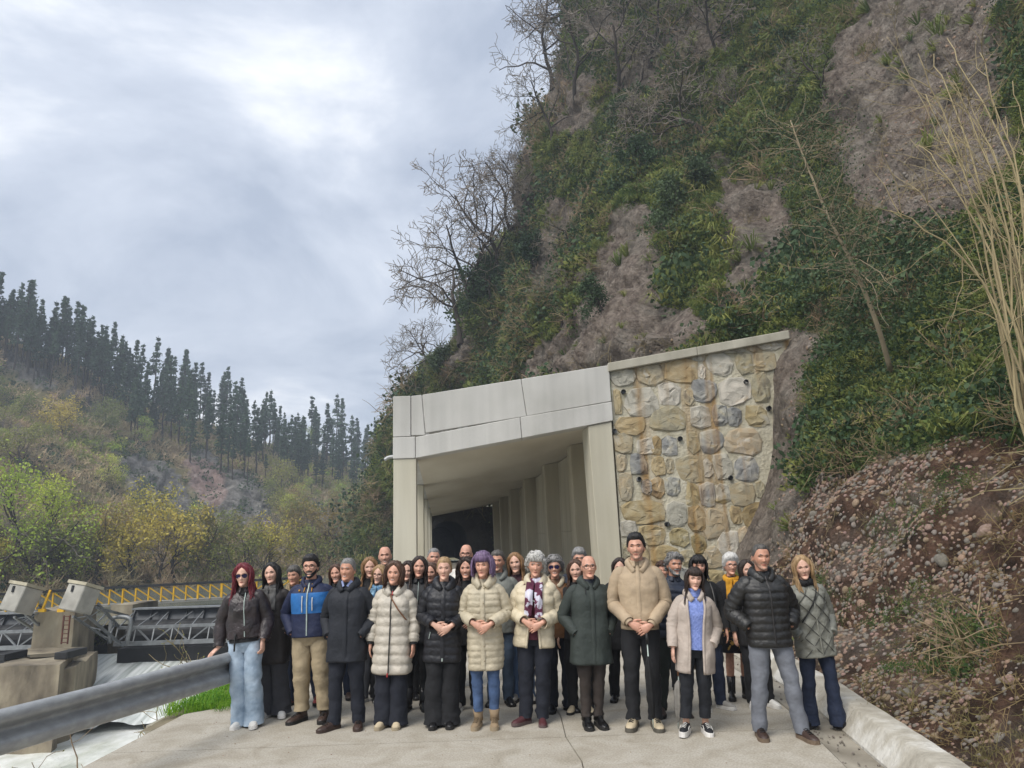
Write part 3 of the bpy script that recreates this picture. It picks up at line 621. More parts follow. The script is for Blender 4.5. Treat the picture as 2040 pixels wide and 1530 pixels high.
for p in rockp: hrock = np.maximum(hrock, inpoly(hj, hk, p))
HG = HG+HN*(hrock*1.2*(1-np.abs(fbm(HG*np.array([.5, .5, .9]), 4, 79))*2.5))[..., None]
M_hill = bpy.data.materials.new('hillside_ground'); M_hill.use_nodes = True; t = M_hill.node_tree; b = t.nodes['Principled BSDF']; b.inputs['Roughness'].default_value = .95
oc = N(t, 'ShaderNodeTexCoord').outputs['Object']
hgc = ramp(t, noise(t, oc, .09, 9, .65), [(.3, '#4a4730'), (.42, '#665f40'), (.52, '#78714c'), (.62, '#878061'), (.72, '#667040')])
hrc = ramp(t, noise(t, oc, .5, 9, .7), [(.3, '#2e2c2a'), (.45, '#5a5752'), (.6, '#83807a'), (.72, '#9a978f')])
hre = ramp(t, noise(t, oc, .6, 9, .7), [(.3, '#4a3a34'), (.5, '#857068'), (.7, '#a3928a')])
a1 = N(t, 'ShaderNodeAttribute', attribute_name='rock'); a2 = N(t, 'ShaderNodeAttribute', attribute_name='red')
t.links.new(mixc(t, a1.outputs['Fac'], hgc, mixc(t, a2.outputs['Fac'], hrc, hre)), b.inputs['Base Color'])
bp = N(t, 'ShaderNodeBump'); bp.inputs['Strength'].default_value = 1; bp.inputs['Distance'].default_value = .8; t.links.new(noise(t, oc, 1.1, 9, .7), bp.inputs['Height']); t.links.new(bp.outputs[0], b.inputs['Normal'])
HV = HG.reshape(-1, 3); HNf = HN.reshape(-1, 3)
hill = link('hillside', mesh('hillside', HV, gridf(220, 150), [M_hill], None, True, {'rock': hrock.ravel(), 'red': hred.ravel()})); tag(hill, kind='structure')
HPX, HPY = project(HV); hvis = np.tile(np.arange(150) < 132, 220)
def hill_at(px, py):
    d = (HPX-px)**2+(HPY-py)**2+(~hvis)*1e9; k = np.where(d < d.min()+30)[0]; i = k[np.argmin(HV[k, 1])]; return HV[i]
# ------------------------------------------------------------------ plants
def nrm(v): return v/(np.linalg.norm(v)+1e-9)
def leafquads(P, size, rg, nb=None, asp=.6, jit=.35):
    """one leaf quad (diamond) at each point"""
    n = len(P); a = rg.normal(size=(n, 3)); a /= np.linalg.norm(a, axis=1)[:, None]
    b_ = rg.normal(size=(n, 3))
    if nb is not None: b_ = np.cross(a, np.asarray(nb)+b_*.45)
    b_ = np.cross(a, b_); b_ /= np.linalg.norm(b_, axis=1)[:, None]+1e-9
    s = size*(1+rg.uniform(-jit, jit, n))[:, None]
    V = np.stack([P-a*s*.5, P-b_*s*asp*.5, P+a*s*.5, P+b_*s*asp*.5], 1).reshape(-1, 3)
    return V, np.arange(n*4).reshape(n, 4)
def walk(rg, p, d, L, n, gnarl, up):
    pts = [p]; st = L/n
    for i in range(n):
        d = nrm(d+rg.normal(size=3)*gnarl+np.array([0, 0, up])); p = p+d*st; pts.append(p)
    return np.array(pts), d
def tree_geo(seed, H=8., r=.16, lean=(0, 0), gnarl=.16, up=.04, spread=.9, nch=(7, 6, 5), lenf=(.55, .5, .45), minr=.012, start=.3, sides=(7, 5, 3, 3)):
    rg = np.random.default_rng(seed); tr = MB(); tw = MB(); tips = []
    def rec(p, d, L, rad, lv):
        n = (9, 7, 5, 3)[lv]; pts, de = walk(rg, p, d, L, n, gnarl*(1+.25*lv), up)
        rr = rad*np.linspace(1, .35 if lv < len(nch) else .5, n+1)
        if lv == 0: rr[0] *= 1.35
        (tr if lv < 2 else tw).tube(pts, np.maximum(rr, minr*.8), sides[lv], cap=False)
        tips.append(pts[-1])
        if lv >= len(nch): tips.extend(pts[1:]); return
        c = nch[lv]
        for i in range(c):
            t_ = start+(1-start)*(i+rg.random())/c if lv == 0 else .25+.75*(i+rg.random())/c
            k = min(int(t_*n), n-1); q = pts[k]+(pts[k+1]-pts[k])*(t_*n-k); dd = nrm(pts[k+1]-pts[k])
            s_ = nrm(np.cross(dd, rg.normal(size=3))); nd = nrm(dd*(1-spread*.45)+s_*spread*(.7+.5*rg.random()))
            rec(q, nd, L*lenf[lv]*(1.15-.5*t_)*rg.uniform(.75, 1.2), rr[k]*.55, lv+1)
    rec(np.zeros(3), nrm(np.array([lean[0], lean[1], 1.])), H*.62, r, 0)
    return tr, tw, np.array(tips)
M_bark = pm('bark_grey', ['#2f2a25', '#4d463d'], 3, .95, .5, 12, 6, stretch=(1, 1, .3), gain=1.5)
M_barkd = pm('bark_dark', ['#1d1916', '#37302a'], 3, .95, .5, 12, 6, stretch=(1, 1, .3), gain=1.5)
M_barkp = pm('bark_pale', ['#6a604d', '#8d8068'], 3, .9, .4, 14, 6, stretch=(1, 1, .3), gain=1.2)
M_twig = pm('twigs_grey', ['#4d4741', '#6b645b'], 2, .95, rnd=.15, gain=1.8)
M_twigb = pm('twigs_brown', ['#584c3a', '#7b6c52'], 2, .95, rnd=.2, gain=1.6)
def leafm(name, a, b_, rnd=.25, trans=.3, gain=1.5): return pm(name, [a, b_], 1.5, .7, trans=trans, rnd=rnd, spec=.25, gain=gain)
M_lime = leafm('leaf_lime', '#7a8c35', '#9aa548', gain=1.6); M_yel2 = leafm('leaf_yellow', '#86803a', '#a8a24e', gain=1.4); M_oliv = leafm('leaf_olive', '#535a2c', '#6f7340', gain=1.9); M_brwn = leafm('leaf_bronze', '#6a6038', '#827a4c', gain=1.5)
M_pine = leafm('pine_needles', '#1d2c20', '#364836', .2, .12, 1.9); M_ever = leafm('leaf_evergreen', '#1f2c1c', '#34432b', .25, .15, 2.1)
M_ivy = leafm('leaf_ivy', '#27371e', '#47562e', .35, .25, 2.2); M_ivyl = leafm('leaf_ivy_light', '#4a5529', '#697241', .35, .3, 1.8); M_fern = leafm('leaf_fern', '#3d4a22', '#6a6f3c', .35, .3, 1.7); M_straw = leafm('dry_grass', '#6d6040', '#8f8159', .3, .2, 1.2)
M_grass = leafm('leaf_grass', '#4f7a1e', '#7aa336', .25, .4, 1.3)
# --- bare trees of the cliff: five shapes shared by many trees
bare_src = []
for i in range(5):
    tr, tw, tips = tree_geo(100+i, 8., .115, ((-.25, .1, 0, .2, -.1)[i], 0), .2, .03, 1.0, (8, 7, 6), (.62, .58, .55), .017, .22)
    bare_src.append((mesh('trunk', np.concatenate(tr.v), tr.f, [M_barkd]), mesh('crown', np.concatenate(tw.v), tw.f, [M_twig])))
def plant_tree(name, src, loc, h, rz, label, cat, group, tilt=(0, 0), base=8.):
    o = empty(name, loc, 0, label, cat, group); s = h/base
    o.rotation_euler = (tilt[0], tilt[1], rz); o.scale = (s, s, s)
    link('trunk', src[0], o); link('crown', src[1], o)
    return o
def px2m(h, D): return h*D/FPX
for (px, py, h, k, tx, ty, lab) in (
  (965, 560, 215, 0, 0, -.12, 'bare winter tree with a wide crown at the sky edge of the cliff'),
  (930, 600, 190, 3, 0, -.3, 'bare grey tree leaning out beside the wide-crowned one on the cliff edge'),
  (885, 680, 235, 1, 0, -.35, 'tall bare tree reaching far out over the lowest cliff spur'),
  (850, 740, 150, 2, 0, -.4, 'small bare tree near the gallery roof at the end of the spur'),
  (820, 775, 90, 4, 0, -.6, 'low bare branches hanging over the outer gallery corner'),
  (1090, 290, 190, 4, 0, -.15, 'bare tree on the upper rock shoulder against the clouds'),
  (1060, 330, 120, 2, 0, -.3, 'short bare tree on the rock shoulder below a taller one'),
  (1190, 290, 330, 0, .05, -.25, 'large dark bare tree high on the cliff with a leaning trunk'),
  (1140, 210, 260, 1, 0, -.2, 'dark bare tree with a dense twiggy crown at the cliff top edge'),
  (1125, 540, 170, 3, .1, -.15, 'dark twisted bare tree in the middle of the overgrown cliff'),
  (1110, 650, 150, 1, .1, -.25, 'bare tree on the slope just above the gallery roof'),
  (1405, 290, 300, 2, .05, -.2, 'bare tree with a dark slanting trunk on the grassy upper ledge'),
  (1290, 300, 150, 4, 0, .1, 'small pale-stemmed bare tree in the middle of the upper cliff'),
  (1420, 140, 220, 3, 0, 0, 'bare tree standing under the grey rock outcrop near the cliff top'),
  (1300, 130, 240, 1, 0, -.15, 'slender bare tree below the broken rock near the cliff top'),
  (1480, 250, 160, 0, 0, .2, 'bare bush-like tree on the green rib beside the bare rock'),
  (1040, 640, 110, 2, .1, -.3, 'low spreading bare tree on the lower spur'),
  (1000, 470, 190, 1, 0, -.25, 'bare tree clinging to the step of the skyline'), (1020, 400, 150, 3, 0, -.35, 'small bare tree on the sheer skyline rock'), (910, 640, 190, 4, 0, -.2, 'bare tree between two taller ones at the sky edge of the spur'), (1085, 180, 200, 3, 0, -.3, 'bare tree spreading into the sky near the cliff top'), (1150, 60, 200, 2, 0, -.2, 'bare tree at the very top of the cliff edge'), (1240, 60, 220, 4, 0, 0, 'bare tree on the highest ledges'), (1350, 200, 230, 1, 0, .1, 'bare tree on the ledge between grey rocks'), (1060, 470, 150, 0, .1, -.1, 'bare tree in front of the pale rock step'),
  (1640, 200, 200, 4, 0, -.1, 'thin bare tree beside the tall purple rock face')):
    p, n = cliff_at(px, py); plant_tree('bare_tree', bare_src[k], p-n*.1, px2m(h, p[1])*(1.75 if px < 1000 or py < 200 and px < 1200 else 1.35), random.uniform(0, 6.28), lab, 'tree', 'bare trees growing on the cliff', (tx, ty))
# --- evergreen shrubs on the cliff
ev = []
for i in range(3):
    tr, tw, tips = tree_geo(200+i, 3., .07, (0, 0), .25, .02, 1.1, (7, 5), (.6, .55), .014, .1)
    rg = np.random.default_rng(i); P = np.concatenate([tips+rg.normal(size=tips.shape)*.16 for _ in range(14)])
    v, f = leafquads(P, .13, rg); ev.append((mesh('trunk', np.concatenate(tr.v+tw.v) if False else np.concatenate(tr.v), tr.f, [M_barkd]), mesh('crown', v, f, [M_ever], None, False)))
for (px, py, h, k, lab) in ((1330, 460, 150, 0, 'big dark evergreen bush above the bare rock bulge'), (1350, 380, 120, 1, 'dark evergreen bush high beside the ivy curtain'), (900, 640, 120, 2, 'dark evergreen bush below the bare trees of the spur'), (980, 600, 110, 0, 'dense dark bush on the spur under the twisted tree'), (860, 760, 80, 1, 'dark bush at the toe of the spur above the gallery'), (940, 700, 90, 2, 'rounded evergreen bush on the lower slope of the spur'), (1060, 540, 90, 1, 'evergreen bush between the rock steps of the spur'), (1230, 250, 120, 2, 'bluish evergreen bush below the high dark tree'), (1260, 370, 120, 0, 'evergreen bush on the middle ledge of the cliff'), (1570, 100, 140, 1, 'dark evergreen bush at the top of the green rib'), (1190, 620, 90, 2, 'ivy-covered round bush at the left edge of the bare rock')):
    p, n = cliff_at(px, py); o = plant_tree('evergreen_shrub', ev[k], p-n*.2, px2m(h, p[1])*1.2, random.uniform(0, 6.28), lab, 'shrub', 'evergreen shrubs on the cliff', (0, 0), 3.)
# --- ground cover on the cliff (instanced clumps)
rg = np.random.default_rng(5)
def clump_leaf(n, r, size, mat_, seed, flat=.6, asp=.7):
    rg = np.random.default_rng(seed); P = rg.normal(size=(n, 3)); P /= np.linalg.norm(P, axis=1)[:, None]; P *= (rg.random(n)**.45)[:, None]*r; P[:, 2] = P[:, 2]*flat+r*flat*.3
    v, f = leafquads(P, size, rg, np.array([0, 0, 1.]), asp); return src_obj('clump', mesh('clump', v, f, [mat_], None, False))
def clump_blade(n, L, w, mat_, seed, droop=.6):
    rg = np.random.default_rng(seed); V = []; F = []
    for i in range(n):
        a = rg.uniform(0, 6.28); d = np.array([math.cos(a), math.sin(a), 0]); s = np.array([-d[1], d[0], 0])*w; l_ = L*rg.uniform(.5, 1.2); b_ = d*rg.random()*.08
        p1 = b_+d*l_*.35+np.array([0, 0, l_*.7]); p2 = b_+d*l_*(.6+droop*.5)+np.array([0, 0, l_*(.95-droop*.8)])
        k = len(V); V += [b_-s, b_+s, p1+s*.8, p1-s*.8, p2]; F += [(k, k+1, k+2, k+3), (k+3, k+2, k+4)]
    return src_obj('tuft', mesh('tuft', V, F, [mat_], None, False))
def clump_twig(seed, n, L, mat_, minr=.006):
    rg = np.random.default_rng(seed); mb = MB()
    for i in range(n):
        d = nrm(rg.normal(size=3)*.8+np.array([0, 0, 1.])); pts, de = walk(rg, rg.normal(size=3)*.05, d, L*rg.uniform(.5, 1.1), 4, .25, 0); mb.tube(pts, np.linspace(minr*1.6, minr*.6, 5), 3, cap=False)
        for j in range(3):
            k = rg.integers(1, 4); p2, _ = walk(rg, pts[k], nrm(rg.normal(size=3)+d), L*.4, 3, .3, 0); mb.tube(p2, np.linspace(minr, minr*.4, 4), 3, cap=False)
    return src_obj('brush', mesh('brush', np.concatenate(mb.v), mb.f, [mat_], None, False))
fq = fc; A_ = V_[fq[:, 0]]; area = np.linalg.norm(np.cross(V_[fq[:, 1]]-A_, V_[fq[:, 3]]-A_), axis=1); fcen = V_[fq].mean(1); fn = CNf[fq].mean(1); fn /= np.linalg.norm(fn, axis=1)[:, None]
fpx, fpy = project(fcen); fb = bare.ravel()[fq].mean(1); fk = bank.ravel()[fq].mean(1); fD = np.clip(fcen[:, 1], 4, 90)
onwall = (fcen[:, 1] > 19) & (fcen[:, 1] < 66) & (fcen[:, 2] < np.interp(fcen[:, 0], [-8, 2.8, 8], [5.6, 6.4, 7.2]))
infr = (fpx > -150) & (fpx < 2300) & (fpy > -250) & (fpy < 1700) & (fcen[:, 1] > 3) & ~onwall & (fcen[:, 1] < 78)
def sample(n, w):
    p = area/fD**1.25*w*infr; p = p/p.sum(); i = rg.choice(len(fq), n, p=p); u = rg.random((n, 2)); q = fq[i]
    a, b_, c, d = V_[q[:, 0]], V_[q[:, 1]], V_[q[:, 2]], V_[q[:, 3]]
    P = (a*(1-u[:, :1])+b_*u[:, :1])*(1-u[:, 1:])+(d*(1-u[:, :1])+c*u[:, :1])*u[:, 1:]
    return P, fn[i], fD[i]
def rots(nn, upb=0.):
    out = []
    for v in nn:
        q = Vector((v[0], v[1], v[2]+upb)).normalized().to_track_quat('Z', 'Y'); e_ = (q @ Euler((0, 0, rg.uniform(0, 6.28))).to_quaternion()).to_euler(); out.append(tuple(e_))
    return np.array(out)
veg = np.clip(1-fb*1.05, 0, 1); nz1 = fbm(fcen*.22, 3, 81); nz2 = fbm(fcen*.4+5, 3, 83)
lz = np.zeros(len(fq))
for p_ in ([(1340, 380), (1465, 330), (1452, 560), (1400, 655), (1265, 600), (1300, 520)], [(1130, 560), (1230, 460), (1340, 340), (1370, 380), (1290, 440), (1200, 570), (1150, 640)], [(1440, 0), (1690, 0), (1600, 250), (1560, 350), (1440, 330), (1400, 200)], [(1880, 350), (2100, 150), (2100, 500), (1900, 480)], [(1020, 300), (1130, 270), (1200, 330), (1100, 360)]): lz = np.maximum(lz, inpoly(fpx, fpy, p_))
dkz = inpoly(fpx, fpy, [(1600, 480), (1800, 430), (2100, 560), (2100, 860), (1640, 940), (1590, 850)]).astype(float)
def put(name, src, n, w, s0, sD, lab, cat, upb=0., off=0.):
    P, nn, D = sample(n, w); sc = (s0+sD*D)*rg.uniform(.55, 1.35, n)*np.clip(1+1.3*fbm(P*.55, 2, 87), .45, 2.1)
    return scatter(name, src, P+nn*off, sc, rots(nn, upb), lab, cat)
put('ivy_cover', clump_leaf(46, .42, .11, M_ivy, 1), 15000, veg*(1.1-.7*lz)*(nz1 > -.2), .30, .024, 'dark ivy and leaves covering much of the cliff', 'ivy')
put('ivy_cover_light', clump_leaf(46, .42, .11, M_ivyl, 2), 11000, veg*(lz*1.6+.4*(nz2 > .0)+.03), .32, .025, 'bright green ivy hanging in curtains on the cliff', 'ivy', off=.1)
put('evergreen_cover', clump_leaf(60, .5, .09, M_ever, 3, .9), 6000, veg*((nz1 < .1)*.8+dkz*1.2+.1), .35, .032, 'blackish green low bushes over the cliff', 'shrubs')
put('fern_cover', clump_blade(26, .55, .016, M_fern, 4), 12000, veg*(.5+lz*.9+(nz2 > .1))+.03*(fb > .5)*(1-fk), .30, .020, 'olive grass and fern tufts on the cliff ledges', 'grass', .4)
put('dry_brush', clump_twig(5, 9, .9, M_twigb), 2600, veg*(.4+(nz2 < 0))+.0*fk+.05*(fb > .5), .4, .030, 'leafless brown brush and bramble stems on the cliff', 'brush', .3)
put('moss_tufts', clump_leaf(26, .2, .045, M_ivy, 6), 3200, fk*(nz2 > .16)*(fpy < 1350)*.8+dkz*.5, .4, .01, 'small green seedlings and moss on the earth bank', 'moss')
put('dry_stalks', clump_twig(7, 6, .55, M_straw, .004), 220, fk*(nz1 > -.2), .5, .0, 'dry roots and stalks lying on the earth bank', 'stalks', -.2)
# --- pebbles of the bank
pebm = []
M_peb = [pm('pebble_pink', ['#7d675b', '#9a8578'], 3, .95, .5, 20, rnd=.2), pm('pebble_grey', ['#6d675f', '#8d857a'], 3, .95, .5, 20, rnd=.2), pm('pebble_tan', ['#806b56', '#a08a74'], 3, .95, .5, 20, rnd=.2)]
def rockmesh(seed, m, sub=2):
    bm = bmesh.new(); bmesh.ops.create_icosphere(bm, subdivisions=sub, radius=1); rg = np.random.default_rng(seed); sx_ = rg.uniform(.7, 1.2, 3)*np.array([1, 1, .72])
    V = np.array([v.co[:] for v in bm.verts]); V = V*(1+.3*fbm(V*1.2+seed*3, 3, seed))[:, None]
    for k in range(5):
        d = nrm(rg.normal(size=3)); c = rg.uniform(.62, .85); pr = V@d; V = V-np.clip(pr-c, 0, None)[:, None]*d*.85
    V = V*sx_; f = [tuple(v.index for v in q.verts) for q in bm.faces]; bm.free(); return mesh('stone', V, f, [m], None, True)
for i in range(9): pebm.append(rockmesh(i, M_peb[i % 3], 2 if i < 6 else 1))
P, nn, D = sample(270, fk*(fpx < 2060)*(fpx > 1520)*(fpy < 1525)*(fpy > 900))
big3 = [(1958, 1058, 19), (1873, 1118, 15), (1850, 1240, 13), (2010, 1360, 14), (1765, 1095, 8), (1680, 1175, 8), (1665, 1155, 8), (1985, 1165, 9), (2010, 1190, 10), (1890, 905, 9), (1810, 1380, 11), (1760, 1390, 9), (1930, 1385, 10), (1990, 1470, 12), (1960, 1430, 9), (1850, 1050, 10), (1790, 1000, 8), (1730, 960, 7)]
for k, (px, py, r_) in enumerate(big3):
    p, n = cliff_at(px, py); s = r_*p[1]/FPX; o = link('stone', pebm[k % 6], cliff, p+n*s*.25, tuple(rots([n])[0]), (s, s, s))
for k in range(len(P)):
    s = rg.choice([4, 5, 6, 7, 9], p=[.3, .3, .2, .15, .05])*D[k]/FPX; link('stone', pebm[k % 6], cliff, P[k]+nn[k]*s*.15, tuple(rots([nn[k]])[0]), (s, s, s))
for q, nm in ((6, 'pink gravel'), (7, 'grey gravel'), (8, 'tan gravel')):
    P, n2, D = sample(2300, fk*(.25+1.2*(nz1 > .02))+.25*(fb > .5)*(fD < 24)); scatter('gravel', src_obj('pebble', pebm[q]), P, rg.uniform(.012, .035, len(P))*(.4+D/12), rots(n2), nm+' sticking out of the rock and earth bank', 'gravel')
# --- hazel stems leaning over the bank, slim leaning tree
hz = empty('hazel_bush', at(2060, 800, 9.2), 0, 'clump of pale leafless hazel stems fanning out over the bank', 'bush'); hb = np.array(hz.location)
rg2 = np.random.default_rng(12)
M_haz = pm('hazel_bark', ['#7d7052', '#a3946f'], 4, .85, .2, 20, 5, stretch=(1, 1, .3))
for i in range(26):
    b0 = np.array(at(2060+rg2.uniform(-25, 60), rg2.uniform(740, 980), 9.0+rg2.uniform(-.4, .5)))
    tx_, ty_ = 1760+rg2.random()**.8*330, rg2.uniform(60, 420)
    tp = np.array(at(tx_, ty_, 9.4+rg2.uniform(-.8, 1.6))); mid = (b0+tp)/2+np.array([.10+.2*rg2.random(), -.1, .35+.3*rg2.random()])
    pts = crv([b0, b0*.55+mid*.45+np.array([0, 0, .05]), mid, tp*.6+mid*.4+np.array([0, 0, .12]), tp], 13)+rg2.normal(size=(13, 3))*.018
    mb = MB(); r_ = rg2.uniform(.009, .022); mb.tube(pts, np.linspace(r_, r_*.28, 13), 6)
    for j in range(7):
        k = rg2.integers(4, 12); d = nrm(pts[k+0]-pts[k-1]+rg2.normal(size=3)*.55); p2, _ = walk(rg2, pts[k], d, rg2.uniform(.4, 1.2), 5, .15, .03); mb.tube(p2, np.linspace(r_*.4, .003, 6), 4, cap=False)
        for _ in range(2):
            kk = rg2.integers(1, 5); p3, _ = walk(rg2, p2[kk], nrm(d+rg2.normal(size=3)*.7), .35, 3, .2, .02); mb.tube(p3, np.linspace(.004, .002, 4), 3, cap=False)
    o = mb.build('stem', M_haz, hz); o.location = -Vector(hb)
sl = empty('slim_tree', at(1768, 705, 14.), 0, 'slim pale tree leaning left with sparse small leaves on the bank', 'tree'); sb = np.array(sl.location)
pts = crv([at(1775, 740, 14.6), at(1745, 640, 14.2), at(1700, 530, 14), at(1650, 430, 14.2), at(1600, 310, 14.5), at(1575, 240, 14.6)], 24); mb = MB(); mb.tube(pts, np.linspace(.055, .014, 24), 8)
tw = MB(); tips = []
for j in range(70):
    k = rg2.integers(7, 23); p2, _ = walk(rg2, pts[k], nrm(rg2.normal(size=3)*np.array([1, .8, .5])+np.array([0, -.2, .25])), rg2.uniform(.5, 1.7), 6, .22, .0); tw.tube(p2, np.linspace(.012, .004, 7), 4, cap=False); tips += list(p2[2:])
    for _ in range(3):
        p3, _ = walk(rg2, p2[rg2.integers(1, 6)], nrm(rg2.normal(size=3)), .5, 3, .2, 0); tw.tube(p3, .004, 3, cap=False); tips += list(p3[1:])
tips = np.array(tips); P = np.concatenate([tips+rg2.normal(size=tips.shape)*.10 for _ in range(5)]); v, f = leafquads(P, .055, rg2)
o = mb.build('trunk', M_barkp, sl); o.location = -Vector(sb); o = tw.build('branches', M_barkp, sl); o.location = -Vector(sb)
o = link('crown', mesh('crown', v, f, [M_ever], None, False), sl, -sb)
# ------------------------------------------------------------------ far hillside trees
pine_src = []
for i in range(6):
    rg3 = np.random.default_rng(300+i); H = 16.; tr = MB(); tr.tube(np.array([[.1*math.sin(z), .1*math.cos(z*.7), z] for z in np.linspace(0, H, 9)]), np.linspace(.22, .03, 9), 5, cap=False)
    cs = []; z = H*(.36+.09*(i % 4)); V = []
    while z < H*.99:
        fr = (H-z)/(H*.6); Lb = (.10+2.0*fr**.8)*rg3.uniform(.45, 1.25)
        for b_ in range(6):
            a = rg3.uniform(0, 6.28); n_ = int(6+8*fr); L_ = Lb*rg3.uniform(.55, 1.15)
            tt = rg3.uniform(.15, 1, n_)**.8; V.append(np.stack([math.cos(a)*tt*L_, math.sin(a)*tt*L_, z+tt*L_*.12-.25*tt**2*L_+rg3.normal(size=n_)*.10], 1)+rg3.normal(size=(n_, 3))*.10)
        z += rg3.uniform(.35, .95)
    v, f = leafquads(np.concatenate(V), .62, rg3, np.array([0, 0, 1.]), .42); pine_src.append((mesh('trunk', np.concatenate(tr.v), tr.f, [M_barkd]), mesh('crown', v, f, [M_pine], None, False)))
rg4 = np.random.default_rng(44)
def ridge(px): return np.interp(px, [-500, 0, 200, 400, 600, 760, 900], [560, 690, 775, 850, 905, 945, 975])
n_p = 0
for k in range(280):
    px = -60+860*(k+rg4.normal()*2.2)/280; off = rg4.random()**1.3*(45 if px < 240 else 95)
    if px > 800: continue
    p = hill_at(px, ridge(px)+off-6); plant_tree('pine_tree', pine_src[k % 6], p-np.array([0, 0, .4]), px2m(rg4.choice([80, 105, 120, 130, 145, 165])*rg4.uniform(.92, 1.08)*np.interp(px, [0, 800], [1.05, .8]), p[1]), rg4.uniform(0, 6.28), 'tall dark pine in the plantation along the top of the far hillside', 'pine', 'pines along the far hillside', (0, 0), 16.)
# deciduous: shapes x foliage
dec = {}
def decid(key, seed, bark, leafmat, nl, size, sprd=.35, H=9., tw_mat=None, nch=(8, 6, 5)):
    tr, tw, tips = tree_geo(seed, H, .17, (0, 0), .16, .06, .95, nch, (.62, .55, .5), .02, .2, (5, 4, 3, 3)); rg = np.random.default_rng(seed)
    ms = [tw_mat or M_twig]; V0 = np.concatenate(tw.v); F0 = list(tw.f); mi = [0]*len(F0)
    if nl:
        P = tips[rg.integers(0, len(tips), nl)]+rg.normal(size=(nl, 3))*sprd; v, f = leafquads(P, size, rg); F0 += (f+len(V0)).tolist(); V0 = np.concatenate([V0, v]); mi += [1]*nl; ms.append(leafmat)
    dec.setdefault(key, []).append((mesh('trunk', np.concatenate(tr.v), tr.f, [bark]), mesh('crown', V0, F0, ms, mi, False)))
for s in range(2):
    decid('lime', 400+s, M_barkd, M_lime, 2200, .17, .3); decid('yellow', 410+s, M_barkd, M_yel2, 1900, .27, .4); decid('olive', 420+s, M_bark, M_oliv, 1150, .30, .4); decid('bronze', 430+s, M_bark, M_brwn, 1100, .24); decid('bare', 440+s, M_bark, None, 0, .2, tw_mat=M_twig)
names = {'lime': 'fresh lime-green', 'yellow': 'yellow-green', 'olive': 'olive', 'bronze': 'bronze-leaved', 'bare': 'leafless grey-brown'}
def dtree(key, px, py, h, lab=None, i=0):
    p = hill_at(px, py)
    plant_tree({'lime': 'lime_green_tree', 'yellow': 'yellow_green_tree', 'olive': 'olive_tree_crown' if False else 'olive_green_tree', 'bronze': 'bronze_tree', 'bare': 'leafless_tree'}[key], dec[key][i % 2], p-np.array([0, 0, .3]), px2m(h, p[1]), rg4.uniform(0, 6.28), lab or names[key]+' spring tree among the others on the lower far hillside', 'tree', names[key]+' trees on the far hillside', (0, 0), 9.)
for a in (('yellow', 120, 880, 125, 'broad round yellow-green tree below the pines on the far hillside'), ('lime', 75, 1165, 310, 'tall bright lime-green tree rising from the far river bank'), ('bronze', 190, 1165, 230, 'bronze tree with dark forked trunk on the far river bank'), ('yellow', 345, 1160, 200, 'yellow-topped slender tree in front of the far rock face'), ('lime', 605, 905, 85, 'single vivid lime tree at the foot of the pines'), ('bronze', 578, 1085, 105, 'rounded bronze tree right of the far rock face'), ('olive', 565, 1000, 110, 'tall olive tree against the lower edge of the pines'), ('bare', 375, 770, 110, 'pale leafless tree standing up among the pines'), ('bare', 345, 800, 115, 'leafless tree with fine crown behind the pines'), ('lime', 25, 1168, 270, 'tall lime-green tree with thin trunks near the weir pier'), ('yellow', 250, 1166, 190, 'yellow-green tree leaning behind the sluice gate'), ('lime', 150, 1120, 230, 'bright green tree higher on the far bank beside the bronze one'), ('yellow', 300, 1100, 170, 'yellow-green tree just below the grey far rock face'), ('olive', 40, 930, 120, 'olive tree left of the broad yellow-green one'), ('lime', 450, 1165, 110, 'young light green tree beside the yellow railing'), ('lime', 515, 1160, 100, 'light green sapling on the river bank behind the group')): dtree(a[0], a[1], a[2], a[3], a[4])
ks = ['bare', 'olive', 'bronze', 'bare', 'olive', 'bare', 'yellow', 'bronze']
for k in range(58):
    px = rg4.uniform(-60, 720); py = rg4.uniform(1060, 1172); dtree(ks[k % 8], px, py, rg4.uniform(85, 150)*(.75+.5*(py-1060)/112), None, k)
for k in range(105):
    px = rg4.uniform(-60, 770); lo = ridge(px)+70; py = lo+(1060-lo)*rg4.random()
    if any(inpoly(np.array([px]), np.array([py-d_]), q_)[0] for d_ in (0, 25, 50, 75) for q_ in rockp): continue
    dtree(['bare', 'lime', 'olive', 'bronze', 'bare', 'olive'][k % 6], px, py, rg4.uniform(55, 95), None, k)
# undergrowth of the hillside
HF = np.array(gridf(220, 150)); hcen = HV[HF].mean(1); hpx_, hpy_ = project(hcen); har = np.linalg.norm(np.cross(HV[HF[:, 1]]-HV[HF[:, 0]], HV[HF[:, 3]]-HV[HF[:, 0]]), axis=1)
hr_ = np.maximum(hrock.ravel()[HF].mean(1), sum(inpoly(hpx_, hpy_-dy_, p_).astype(float) for p_ in rockp for dy_ in (18, 34))); hr_ = np.clip(hr_, 0, 1); hok = (hpx_ > -120) & (hpx_ < 830) & (np.tile(np.arange(149) < 131, 219))
def hput(name, src, n, w, s0, sD, lab, cat):
    p = har*w*hok/np.clip(hcen[:, 1], 50, 400)**1.2; p /= p.sum(); i = rg4.choice(len(HF), n, p=p); P = hcen[i]+rg4.normal(size=(n, 3))*np.array([.5, .5, 0]); scatter(name, src, P, (s0+sD*hcen[i, 1])*rg4.uniform(.6, 1.4, n), np.stack([rg4.normal(size=n)*.15, rg4.normal(size=n)*.15, rg4.uniform(0, 6.28, n)], 1), lab, cat)
hn = fbm(hcen*.06, 3, 91)
M_hilltw = pm('twigs_hill', ['#7a6c54', '#978a6c'], 2, .95, rnd=.25, gain=1.6)
